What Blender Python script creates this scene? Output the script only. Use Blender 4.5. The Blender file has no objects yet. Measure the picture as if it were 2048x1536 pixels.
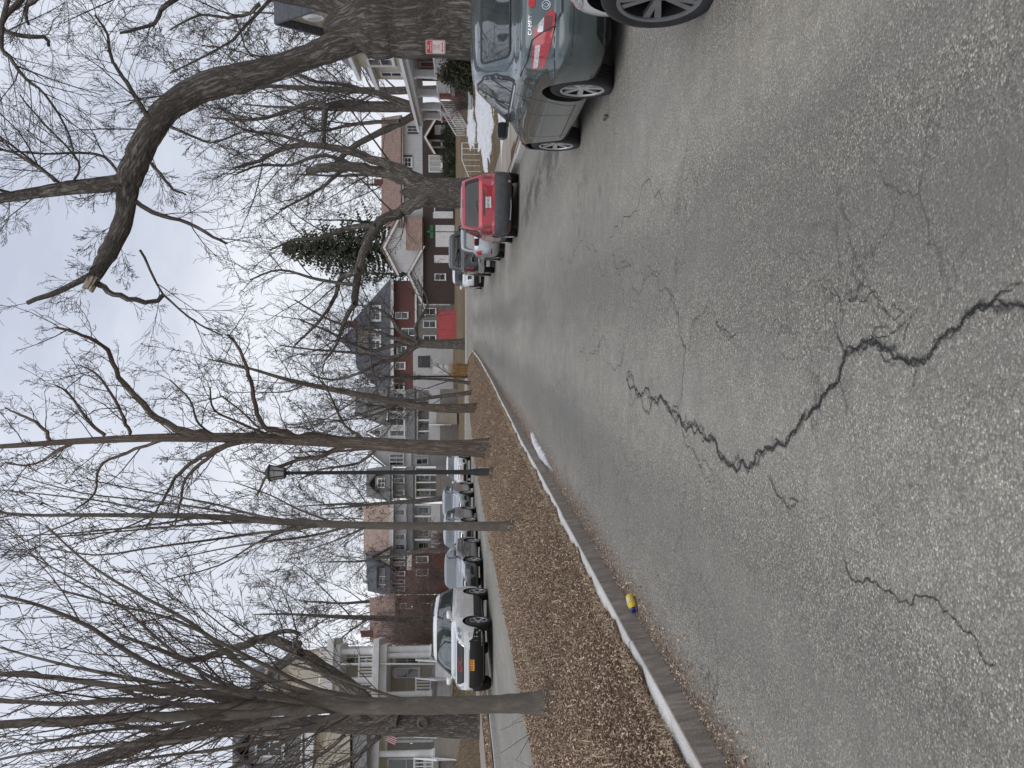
import bpy, bmesh, math, random
import numpy as np
from mathutils import Vector, Matrix
from mathutils.bvhtree import BVHTree

R = math.radians
rnd = random.Random(7)
nrg = np.random.default_rng(11)
SC = bpy.context.scene
COL = SC.collection

# ------------------------------------------------------------------ camera
CAM_H = 1.5
FPX = 1850.0                                   # focal length in photo pixels (2048 px long side)
PITCH = math.atan(89.0 / FPX)                  # looking slightly down
YAW = math.atan(117.0 / FPX)                   # slightly left of the street direction
fwd = Vector((-math.sin(YAW) * math.cos(PITCH), math.cos(YAW) * math.cos(PITCH), -math.sin(PITCH)))
rgt = Vector((math.cos(YAW), math.sin(YAW), 0.0))
upv = rgt.cross(fwd)
cam_d = bpy.data.cameras.new('camera')
cam_d.sensor_width = 36.0
cam_d.lens = FPX / 2048.0 * 36.0
cam_d.clip_start = 0.05
cam_d.clip_end = 6000.0
cam = bpy.data.objects.new('camera', cam_d)
COL.objects.link(cam)
mm = Matrix.Identity(4)
for i, ax in enumerate((-upv, rgt, -fwd)):     # the phone was held upright: picture left is up
    for j in range(3):
        mm[j][i] = ax[j]
mm[0][3], mm[1][3], mm[2][3] = 0.0, 0.0, CAM_H
cam.matrix_world = mm
SC.camera = cam

# ------------------------------------------------------------------ world, sun, exposure
SUN_EL, SUN_AZ = R(58), R(200)
world = bpy.data.worlds.new('World')
SC.world = world
world.use_nodes = True
wn, wl = world.node_tree.nodes, world.node_tree.links
wn.clear()
w_out = wn.new('ShaderNodeOutputWorld')
w_bg = wn.new('ShaderNodeBackground')
w_sky = wn.new('ShaderNodeTexSky'); w_sky.sky_type = 'NISHITA'; w_sky.sun_disc = False
w_sky.sun_elevation = SUN_EL; w_sky.sun_rotation = SUN_AZ; w_sky.dust_density = 4.0
w_geo = wn.new('ShaderNodeTexCoord')
w_map = wn.new('ShaderNodeMapping'); w_map.inputs['Scale'].default_value = (1.0, 1.0, 2.2)
w_noi = wn.new('ShaderNodeTexNoise'); w_noi.inputs['Scale'].default_value = 3.0
w_noi.inputs['Detail'].default_value = 5; w_noi.inputs['Roughness'].default_value = 0.55
w_ramp = wn.new('ShaderNodeValToRGB')
w_ramp.color_ramp.elements[0].position = 0.33; w_ramp.color_ramp.elements[0].color = (5.5, 5.85, 6.75, 1)
w_ramp.color_ramp.elements[1].position = 0.68; w_ramp.color_ramp.elements[1].color = (8.5, 8.7, 9.2, 1)
w_mix = wn.new('ShaderNodeMix'); w_mix.data_type = 'RGBA'; w_mix.inputs[0].default_value = 0.93
wl.new(w_geo.outputs['Generated'], w_map.inputs['Vector'])
wl.new(w_map.outputs[0], w_noi.inputs['Vector'])
wl.new(w_noi.outputs['Fac'], w_ramp.inputs[0])
wl.new(w_sky.outputs[0], w_mix.inputs[6])
wl.new(w_ramp.outputs[0], w_mix.inputs[7])
w_sep = wn.new('ShaderNodeSeparateXYZ'); wl.new(w_geo.outputs['Generated'], w_sep.inputs[0])
w_el = wn.new('ShaderNodeValToRGB')          # overcast: paler low down, bluer grey overhead
w_el.color_ramp.elements[0].position = 0.0; w_el.color_ramp.elements[0].color = (1.16, 1.15, 1.12, 1)
w_el.color_ramp.elements[1].position = 0.55; w_el.color_ramp.elements[1].color = (0.93, 0.96, 1.02, 1)
wl.new(w_sep.outputs[2], w_el.inputs[0])
w_mul = wn.new('ShaderNodeMix'); w_mul.data_type = 'RGBA'; w_mul.blend_type = 'MULTIPLY'; w_mul.inputs[0].default_value = 1.0
wl.new(w_mix.outputs[2], w_mul.inputs[6]); wl.new(w_el.outputs[0], w_mul.inputs[7])
wl.new(w_mul.outputs[2], w_bg.inputs['Color'])
w_bg.inputs['Strength'].default_value = 0.1
wl.new(w_bg.outputs[0], w_out.inputs[0])

sun_d = bpy.data.lights.new('sun', 'SUN')
sun_d.energy = 0.9
sun_d.angle = R(60)
sun_d.color = (1.0, 0.95, 0.88)
sun = bpy.data.objects.new('sun', sun_d)
COL.objects.link(sun)
sdir = Vector((math.sin(SUN_AZ) * math.cos(SUN_EL), math.cos(SUN_AZ) * math.cos(SUN_EL), math.sin(SUN_EL)))
sun.rotation_euler = sdir.to_track_quat('Z', 'Y').to_euler()

vs = SC.view_settings
vs.view_transform = 'Standard'
vs.look = 'None'
vs.exposure = 0.12
vs.gamma = 1.0
vs.use_curve_mapping = False
SC.cycles.max_bounces = 6
SC.cycles.transparent_max_bounces = 16


# ------------------------------------------------------------------ helpers
def pix(u, v, s):
    """World point whose forward (y) distance is s on the ray of upright-photo pixel (u, v)."""
    d = fwd + rgt * ((u - 768.0) / FPX) - upv * ((v - 1024.0) / FPX)
    k = s / d.y
    return Vector((d.x * k, s, CAM_H + d.z * k))


def img(v, y, s):
    """Same for landscape picture coordinates (x = v, y)."""
    return pix(1536.0 - y, v, s)


def ground_hit(u, v, zf, s0=2.0):
    d = fwd + rgt * ((u - 768.0) / FPX) - upv * ((v - 1024.0) / FPX)
    lo, hi = 0.5, 200.0
    for _ in range(50):
        m = (lo + hi) / 2
        p = Vector((d.x * m, d.y * m, CAM_H + d.z * m))
        if p.z > zf(p.x, p.y):
            lo = m
        else:
            hi = m
    return p


def interp(x, xs, ys):
    return float(np.interp(x, xs, ys))


def tag(o, label=None, cat=None, group=None, kind=None):
    if label: o['label'] = label
    if cat: o['category'] = cat
    if group: o['group'] = group
    if kind: o['kind'] = kind
    return o


def empty(name, loc=(0, 0, 0), rz=0.0, label=None, cat=None, group=None):
    o = bpy.data.objects.new(name, None)
    o.empty_display_size = 0.2
    COL.objects.link(o)
    o.location = loc
    o.rotation_euler = (0, 0, rz)
    return tag(o, label, cat, group)


def link_mesh(name, me, mat=None, parent=None, loc=None):
    o = bpy.data.objects.new(name, me)
    COL.objects.link(o)
    if mat is not None and len(me.materials) == 0:
        me.materials.append(mat)
    if parent is not None:
        o.parent = parent
    if loc is not None:
        o.location = loc
    return o


def copy_tree(o, parent=None):
    c = o.copy()
    COL.objects.link(c)
    c.parent = parent
    for ch in list(o.children):
        copy_tree(ch, c)
    return c


class MB:
    """Collects simple shapes, then builds them as ONE mesh object."""
    def __init__(self):
        self.v, self.f = [], []

    def add(self, vs, fs):
        b = len(self.v)
        self.v += [tuple(p) for p in vs]
        self.f += [tuple(i + b for i in f) for f in fs]
        return self

    def box(self, x0, x1, y0, y1, z0, z1):
        vs = [(x0, y0, z0), (x1, y0, z0), (x1, y1, z0), (x0, y1, z0), (x0, y0, z1), (x1, y0, z1), (x1, y1, z1), (x0, y1, z1)]
        return self.add(vs, [(3, 2, 1, 0), (4, 5, 6, 7), (0, 1, 5, 4), (1, 2, 6, 5), (2, 3, 7, 6), (3, 0, 4, 7)])

    def beam(self, a, b, w, h, up=(0, 0, 1)):
        """Rectangular bar from a to b, w across, h along up."""
        a, b = Vector(a), Vector(b)
        d = (b - a).normalized()
        s = d.cross(Vector(up))
        if s.length < 1e-4:
            s = d.cross(Vector((1, 0, 0)))
        s.normalize()
        n = s.cross(d)
        vs = []
        for p in (a, b):
            for i, j in ((-1, -1), (1, -1), (1, 1), (-1, 1)):
                vs.append(p + s * (w / 2 * i) + n * (h / 2 * j))
        return self.add(vs, [(0, 1, 2, 3)[::-1], (4, 5, 6, 7), (0, 1, 5, 4), (1, 2, 6, 5), (2, 3, 7, 6), (3, 0, 4, 7)])

    def prism(self, poly, d):
        """Extrude polygon points (3-D, planar) by vector d."""
        n = len(poly)
        d = Vector(d)
        vs = [Vector(p) for p in poly] + [Vector(p) + d for p in poly]
        fs = [tuple(range(n))[::-1], tuple(range(n, 2 * n))]
        fs += [(i, (i + 1) % n, n + (i + 1) % n, n + i) for i in range(n)]
        return self.add(vs, fs)

    def tube(self, pts, rad, sides=8, cap=True):
        pts = [Vector(p) for p in pts]
        n = len(pts)
        if not hasattr(rad, '__len__'):
            rad = [rad] * n
        tot = pts[-1] - pts[0]
        ref = Vector((0, 0, 1)) if abs(tot.normalized().z) < 0.9 else Vector((1, 0, 0))
        vs, fs = [], []
        for i, p in enumerate(pts):
            t = (pts[min(i + 1, n - 1)] - pts[max(i - 1, 0)])
            t.normalize()
            a = ref - t * ref.dot(t)
            if a.length < 1e-4:
                a = Vector((0, 1, 0)) - t * t.y
            a.normalize()
            b = t.cross(a)
            for k in range(sides):
                th = 2 * math.pi * k / sides
                vs.append(p + (a * math.cos(th) + b * math.sin(th)) * rad[i])
        for i in range(n - 1):
            for k in range(sides):
                k2 = (k + 1) % sides
                fs.append((i * sides + k, i * sides + k2, (i + 1) * sides + k2, (i + 1) * sides + k))
        if cap:
            fs.append(tuple(range(sides))[::-1])
            fs.append(tuple((n - 1) * sides + k for k in range(sides)))
        return self.add(vs, fs)

    def lathe(self, prof, sides=24, axis='Z', cap=True, origin=(0, 0, 0)):
        """prof: list of (radius, height) along the axis."""
        vs, fs = [], []
        ox, oy, oz = origin
        for r, h in prof:
            for k in range(sides):
                th = 2 * math.pi * k / sides
                c, s = math.cos(th) * r, math.sin(th) * r
                if axis == 'Z': vs.append((ox + c, oy + s, oz + h))
                elif axis == 'X': vs.append((ox + h, oy + c, oz + s))
                else: vs.append((ox + s, oy + h, oz + c))
        n = len(prof)
        for i in range(n - 1):
            for k in range(sides):
                k2 = (k + 1) % sides
                fs.append((i * sides + k, i * sides + k2, (i + 1) * sides + k2, (i + 1) * sides + k))
        if cap:
            fs.append(tuple(range(sides))[::-1])
            fs.append(tuple((n - 1) * sides + k for k in range(sides)))
        return self.add(vs, fs)

    def xform(self, M):
        self.v = [tuple(M @ Vector(p)) for p in self.v]
        return self

    def mesh(self, name, smooth=None):
        me = bpy.data.meshes.new(name)
        me.from_pydata(self.v, [], self.f)
        bm = bmesh.new(); bm.from_mesh(me)
        bmesh.ops.recalc_face_normals(bm, faces=bm.faces)
        bm.to_mesh(me); bm.free()
        if smooth is not None:
            shade(me, smooth)
        return me

    def build(self, name, mat, parent=None, smooth=None, loc=None):
        return link_mesh(name, self.mesh(name, smooth), mat, parent, loc)


def shade(me, ang=40):
    me.polygons.foreach_set('use_smooth', [True] * len(me.polygons))
    try:
        me.set_sharp_from_angle(angle=R(ang))
    except Exception:
        pass


def np_mesh(name, V, F, smooth=False):
    """Fast mesh from numpy arrays; F is (n, k)."""
    V = np.asarray(V, dtype=np.float32); F = np.asarray(F, dtype=np.int32)
    me = bpy.data.meshes.new(name)
    me.vertices.add(len(V)); me.vertices.foreach_set('co', V.ravel())
    k = F.shape[1]
    me.loops.add(F.size); me.loops.foreach_set('vertex_index', F.ravel())
    me.polygons.add(len(F))
    me.polygons.foreach_set('loop_start', np.arange(0, F.size, k, dtype=np.int32))
    if smooth:
        me.polygons.foreach_set('use_smooth', np.ones(len(F), dtype=bool))
    me.update(calc_edges=True)
    return me


# ------------------------------------------------------------------ materials
MATS = {}


class NT:
    def __init__(self, name):
        self.m = bpy.data.materials.new(name)
        self.m.use_nodes = True
        self.t = self.m.node_tree
        self.t.nodes.clear()
        self.out = self.n('ShaderNodeOutputMaterial')
        self.b = self.n('ShaderNodeBsdfPrincipled')
        self.l(self.b.outputs[0], self.out.inputs[0])
        self.geo = self.n('ShaderNodeNewGeometry')
        self.tc = self.n('ShaderNodeTexCoord')
        self.pos = self.geo.outputs['Position']
        self.obj = self.tc.outputs['Object']

    def n(self, t, **kw):
        x = self.t.nodes.new(t)
        for k, v in kw.items():
            if k in x.inputs: x.inputs[k].default_value = v
            else: setattr(x, k, v)
        return x

    def l(self, a, b):
        self.t.links.new(a, b)

    def set(self, name, v):
        i = self.b.inputs[name]
        if isinstance(v, bpy.types.NodeSocket): self.l(v, i)
        else: i.default_value = v

    def mapping(self, vec, scale=(1, 1, 1), rot=(0, 0, 0), loc=(0, 0, 0)):
        m = self.n('ShaderNodeMapping')
        m.inputs['Scale'].default_value = scale
        m.inputs['Rotation'].default_value = rot
        m.inputs['Location'].default_value = loc
        self.l(vec, m.inputs['Vector'])
        return m.outputs[0]

    def noise(self, vec, scale, detail=4, rough=0.55, dist=0.0):
        x = self.n('ShaderNodeTexNoise')
        x.inputs['Scale'].default_value = scale
        x.inputs['Detail'].default_value = detail
        x.inputs['Roughness'].default_value = rough
        x.inputs['Distortion'].default_value = dist
        self.l(vec, x.inputs['Vector'])
        return x.outputs['Fac']

    def voro(self, vec, scale, feature='F1', out='Distance', rand=1.0):
        x = self.n('ShaderNodeTexVoronoi', feature=feature)
        x.inputs['Scale'].default_value = scale
        x.inputs['Randomness'].default_value = rand
        self.l(vec, x.inputs['Vector'])
        return x.outputs[out]

    def ramp(self, fac, stops, interp='LINEAR'):
        r = self.n('ShaderNodeValToRGB')
        cr = r.color_ramp
        cr.interpolation = interp
        while len(cr.elements) < len(stops):
            cr.elements.new(0.5)
        for e, (p, c) in zip(cr.elements, stops):
            e.position = p
            e.color = (c, c, c, 1) if not hasattr(c, '__len__') else (*c, 1)
        self.l(fac, r.inputs[0])
        return r.outputs[0]

    def mix(self, fac, a, b, mode='MIX'):
        m = self.n('ShaderNodeMix', data_type='RGBA', blend_type=mode)
        m.clamp_factor = True
        for sock, v in ((m.inputs[0], fac), (m.inputs[6], a), (m.inputs[7], b)):
            if isinstance(v, bpy.types.NodeSocket): self.l(v, sock)
            elif sock.type == 'RGBA': sock.default_value = (*v, 1) if len(v) == 3 else v
            else: sock.default_value = v
        return m.outputs[2]

    def math(self, op, a, b=0.0, c=0.0, clamp=False):
        m = self.n('ShaderNodeMath', operation=op, use_clamp=clamp)
        for sock, v in zip(m.inputs, (a, b, c)):
            if isinstance(v, bpy.types.NodeSocket): self.l(v, sock)
            else: sock.default_value = v
        return m.outputs[0]

    def sep(self, vec):
        s = self.n('ShaderNodeSeparateXYZ'); self.l(vec, s.inputs[0]); return s.outputs

    def bump(self, h, strength=0.4, dist=0.02, normal=None):
        b = self.n('ShaderNodeBump')
        b.inputs['Strength'].default_value = strength
        b.inputs['Distance'].default_value = dist
        self.l(h, b.inputs['Height'])
        if normal is not None: self.l(normal, b.inputs['Normal'])
        self.l(b.outputs[0], self.b.inputs['Normal'])
        return b.outputs[0]


def plain(name, col, rough=0.6, metal=0.0, var=0.12, scale=6.0, bump=0.0, bscale=30.0, spec=0.5, coat=0.0, ior=None):
    if name in MATS: return MATS[name]
    t = NT(name)
    f = t.noise(t.pos, scale, 5)
    lo = tuple(max(0, c * (1 - var)) for c in col)
    hi = tuple(min(1, c * (1 + var)) for c in col)
    t.set('Base Color', t.ramp(f, [(0.3, lo), (0.7, hi)]))
    t.set('Roughness', rough); t.set('Metallic', metal)
    t.set('Specular IOR Level', spec); t.set('Coat Weight', coat); t.set('Coat Roughness', 0.04)
    if ior: t.set('IOR', ior)
    if bump: t.bump(t.noise(t.pos, bscale, 4), bump, 0.02)
    MATS[name] = t.m
    return t.m


def paint(name, col, flake=0.25, rough=0.32, dirt=0.25):
    """Car paint: clear coat over slightly metallic base, road dust low down."""
    if name in MATS: return MATS[name]
    t = NT(name)
    z = t.sep(t.obj)[2]
    n1 = t.noise(t.obj, 5.0, 6, 0.65)
    low = t.math('MULTIPLY', t.math('SUBTRACT', 0.75, z), 1.5, clamp=True)
    d = t.math('MULTIPLY', t.math('ADD', t.math('MULTIPLY', low, 0.8), 0.12), t.ramp(n1, [(0.35, 0.15), (0.7, 1.0)]))
    d = t.math('MULTIPLY', d, dirt * 2.2, clamp=True)
    t.set('Base Color', t.mix(d, col, (0.2, 0.193, 0.18)))
    t.set('Metallic', flake)
    t.set('Roughness', t.math('ADD', rough, t.math('MULTIPLY', d, 0.3)))
    t.set('Coat Weight', t.math('SUBTRACT', 1.0, t.math('MULTIPLY', d, 1.3), clamp=True)); t.set('Coat Roughness', 0.03)
    MATS[name] = t.m
    return t.m


def siding(name, col, pitch=0.12, var=0.1, vertical=False, dirt=0.3):
    if name in MATS: return MATS[name]
    t = NT(name)
    s = t.sep(t.pos)
    ax = s[2] if not vertical else t.math('ADD', s[0], s[1])
    fr = t.math('FRACT', t.math('DIVIDE', ax, pitch))
    line = t.ramp(fr, [(0.0, 0.0), (0.1, 0.75), (0.2, 1.0)])
    n = t.noise(t.pos, 1.7, 6, 0.65)
    base = t.mix(t.ramp(n, [(0.35, 0.0), (0.75, 1.0)]), tuple(c * (1 - dirt * 0.6) for c in col), col)
    t.set('Base Color', t.mix(line, tuple(c * 0.45 for c in col), base))
    t.set('Roughness', 0.65)
    t.bump(fr, 0.6, 0.03)
    MATS[name] = t.m
    return t.m


def bricks(name, c1, c2, mortar, sc=1.0, rough=0.85):
    """Bricks too far off to be told apart singly."""
    if name in MATS: return MATS[name]
    t = NT(name)
    s = t.sep(t.pos)
    cx = t.n('ShaderNodeCombineXYZ')
    t.l(t.math('ADD', s[0], s[1]), cx.inputs[0]); t.l(s[2], cx.inputs[1])
    b = t.n('ShaderNodeTexBrick')
    b.inputs['Color1'].default_value = (*c1, 1); b.inputs['Color2'].default_value = (*c2, 1); b.inputs['Mortar'].default_value = (*mortar, 1)
    b.inputs['Scale'].default_value = 4.0 * sc; b.inputs['Mortar Size'].default_value = 0.012
    b.inputs['Brick Width'].default_value = 0.9; b.inputs['Row Height'].default_value = 0.3
    t.l(cx.outputs[0], b.inputs['Vector'])
    n = t.noise(t.pos, 1.2, 5)
    t.set('Base Color', t.mix(t.ramp(n, [(0.3, 0.0), (0.75, 0.45)]), b.outputs[0], tuple(c * 0.55 for c in c1)))
    t.set('Roughness', rough)
    t.bump(b.outputs['Fac'], -0.4, 0.01)
    MATS[name] = t.m
    return t.m


def shingle(name, col, row=0.16, var=0.25):
    if name in MATS: return MATS[name]
    t = NT(name)
    s = t.sep(t.pos)
    cx = t.n('ShaderNodeCombineXYZ')
    t.l(t.math('ADD', s[0], t.math('MULTIPLY', s[1], 0.6)), cx.inputs[0]); t.l(t.math('ADD', s[2], t.math('MULTIPLY', s[1], 0.25)), cx.inputs[1])
    b = t.n('ShaderNodeTexBrick')
    b.inputs['Color1'].default_value = (*[c * (1 + var) for c in col], 1)
    b.inputs['Color2'].default_value = (*[c * (1 - var) for c in col], 1)
    b.inputs['Mortar'].default_value = (*[c * 0.45 for c in col], 1)
    b.inputs['Scale'].default_value = 1.0; b.inputs['Mortar Size'].default_value = 0.012
    b.inputs['Brick Width'].default_value = 0.3; b.inputs['Row Height'].default_value = row
    t.l(cx.outputs[0], b.inputs['Vector'])
    n = t.noise(t.pos, 0.6, 6, 0.65)
    t.set('Base Color', t.mix(t.ramp(n, [(0.4, 0.0), (0.75, 0.5)]), b.outputs[0], tuple(c * 0.6 + 0.03 for c in col)))
    t.set('Roughness', 0.85)
    t.bump(b.outputs['Fac'], -0.35, 0.015)
    MATS[name] = t.m
    return t.m


def bark(name, dark, light, sc=1.0, stretch=0.09, relief=1.0, smooth=False):
    """Furrowed bark: ridged noise drawn out along the trunk."""
    if name in MATS: return MATS[name]
    t = NT(name)
    wob = t.n('ShaderNodeTexNoise'); wob.inputs['Scale'].default_value = 2.2; wob.inputs['Detail'].default_value = 4
    att = t.n('ShaderNodeAttribute', attribute_name='barkco')
    bp = att.outputs['Vector']          # round and along each limb
    t.l(bp, wob.inputs['Vector'])
    k = t.n('ShaderNodeVectorMath', operation='SCALE'); k.inputs['Scale'].default_value = 0.12
    t.l(wob.outputs['Color'], k.inputs[0])
    ad = t.n('ShaderNodeVectorMath', operation='ADD')
    t.l(t.mapping(bp, (sc, sc, sc * stretch)), ad.inputs[0]); t.l(k.outputs[0], ad.inputs[1])
    q = ad.outputs[0]
    r1 = t.math('ABSOLUTE', t.math('SUBTRACT', t.noise(q, 11.0, 5, 0.65), 0.5))
    r2 = t.math('ABSOLUTE', t.math('SUBTRACT', t.noise(q, 24.0, 4, 0.7), 0.5))
    brk = t.noise(t.mapping(bp, (sc, sc, sc * 0.45)), 16.0, 5, 0.75)
    fine = t.noise(bp, 90.0, 4, 0.75)
    n2 = t.noise(t.pos, 1.1, 4)
    if smooth:
        h = t.math('ADD', t.math('MULTIPLY', brk, 0.7), t.math('MULTIPLY', fine, 0.3))
        c = t.ramp(h, [(0.3, tuple(x * 0.75 for x in dark)), (0.5, dark), (0.72, light)])
        amt = 0.3
    else:
        h = t.math('ADD', t.math('ADD', t.math('MULTIPLY', t.math('MINIMUM', r1, 0.16), 3.2), t.math('MULTIPLY', t.math('MINIMUM', r2, 0.16), 1.6)),
                   t.math('ADD', t.math('MULTIPLY', brk, 0.35), t.math('MULTIPLY', fine, 0.25)))
        c = t.ramp(h, [(0.3, tuple(x * 0.4 for x in dark)), (0.62, dark), (1.0, light)])
        amt = 0.9
    t.set('Base Color', t.mix(t.ramp(n2, [(0.35, 0.0), (0.75, 0.35)]), c, tuple(x * 0.65 for x in dark)))
    t.set('Roughness', 0.95); t.set('Specular IOR Level', 0.15)
    t.bump(h, amt * relief, 0.04)
    MATS[name] = t.m
    return t.m


def twig_mat(name, col):
    if name in MATS: return MATS[name]
    t = NT(name)
    n = t.noise(t.pos, 3.0, 3)
    t.set('Base Color', t.ramp(n, [(0.3, tuple(c * 0.75 for c in col)), (0.75, tuple(c * 1.3 for c in col))]))
    t.set('Roughness', 0.9); t.set('Specular IOR Level', 0.2)
    MATS[name] = t.m
    return t.m


def glassy(name, col, rough=0.03, ior=2.0):
    if name in MATS: return MATS[name]
    t = NT(name)
    n = t.noise(t.pos, 2.0, 3)
    t.set('Base Color', t.ramp(n, [(0.35, tuple(c * 0.6 for c in col)), (0.7, tuple(c * 1.3 for c in col))]))
    t.set('Roughness', rough); t.set('IOR', ior)
    MATS[name] = t.m
    return t.m

# ================================================================== the setting
def zr(y):   # right carriageway
    if y < 20: return 0.0
    if y < 65: return 0.00048 * (y - 20) ** 2
    return 0.972 + 0.0432 * (min(y, 80) - 65)


ZLX = [-30, 0, 10, 28, 34, 44, 61, 80]
ZLZ = [0.05, 0.24, 0.40, 0.82, 0.93, 1.12, 1.30, 1.62]


def zl(y):   # left carriageway, higher than the right one
    return interp(y, ZLX, ZLZ)


KY = [-30, 0, 5, 12, 23, 35, 45, 58, 65, 67.5]
KX = [-2.4, -2.45, -2.53, -2.63, -2.80, -2.70, -2.42, -1.95, -1.75, -2.6]
MX_Y = [-30, 40, 52, 60, 67.5]
MX_X = [-6.1, -6.1, -5.4, -4.4, -2.7]
RK = 4.62     # right kerb face
LK = -10.9    # left kerb face


def xk(y): return interp(y, KY, KX)      # median kerb, right side
def xm(y): return interp(y, MX_Y, MX_X)  # median edge, left side


def sstep(a, b, x):
    t = min(1.0, max(0.0, (x - a) / (b - a)))
    return t * t * (3 - 2 * t)


def zroad(x, y):
    w = sstep(-6.2, -2.4, x)
    z = (1 - w) * zl(y) + w * zr(y)
    if -2.4 < x < 4.6:
        z += 0.03 * (1 - ((x - 1.0) / 3.4) ** 2) * (1 if y < 66 else max(0, 1 - (y - 66) / 4))   # camber
    return z


def zmed(x, y):
    a, b = xm(y), xk(y) - 0.17
    t = min(1.0, max(0.0, (b - x) / max(0.05, b - a)))
    e0 = zroad(xk(y) + 0.02, y) + 0.19
    e1 = zl(y) + 0.06
    amp = 0.30 * min(1.0, (b - a) / 3.0)
    return (1 - t) * e0 + t * e1 + amp * math.sin(math.pi * t ** 0.9) ** 0.8 + 0.03 * math.sin(x * 3.1 + y * 1.3) * math.sin(y * 0.9) * math.sin(math.pi * t)


def zlawn(x, y):
    far = 1.66 + 0.052 * min(30, max(0.0, y - 80)) + 0.012 * max(0, y - 110)
    if x > 0:
        near = zr(y) + 0.17 + 0.10 * min(9.0, max(0.0, x - 6.4))
    else:
        near = zl(y) + 0.16 + 0.27 * min(2.8, max(0.0, -14.0 - x)) + 0.10 * min(8.0, max(0.0, -16.8 - x))
    w = sstep(74, 84, y)
    z = (1 - w) * near + w * far
    if y > 79: z = max(z, far)
    return z


def zground(x, y):
    """Bare ground sheet: the lawns, dropped well under every carriageway."""
    z = zlawn(x, y)
    road = (LK - 1.2 < x < RK + 0.2 and y < 80) or (67 < y < 79.6)
    if road:
        return zroad(min(max(x, -12), 4.4), y) - 0.35
    return z


def grid_sheet(name, xs_of, ys, zf, nx, mat, parent=None, kind='structure'):
    V, F = [], []
    for y in ys:
        x0, x1 = xs_of(y)
        for i in range(nx + 1):
            x = x0 + (x1 - x0) * i / nx
            V.append((x, y, zf(x, y)))
    n = nx + 1
    for j in range(len(ys) - 1):
        for i in range(nx):
            F.append((j * n + i, j * n + i + 1, (j + 1) * n + i + 1, (j + 1) * n + i))
    me = np_mesh(name, V, F, True)
    o = link_mesh(name, me, mat, parent)
    if kind and parent is None: o['kind'] = kind
    return o


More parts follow.
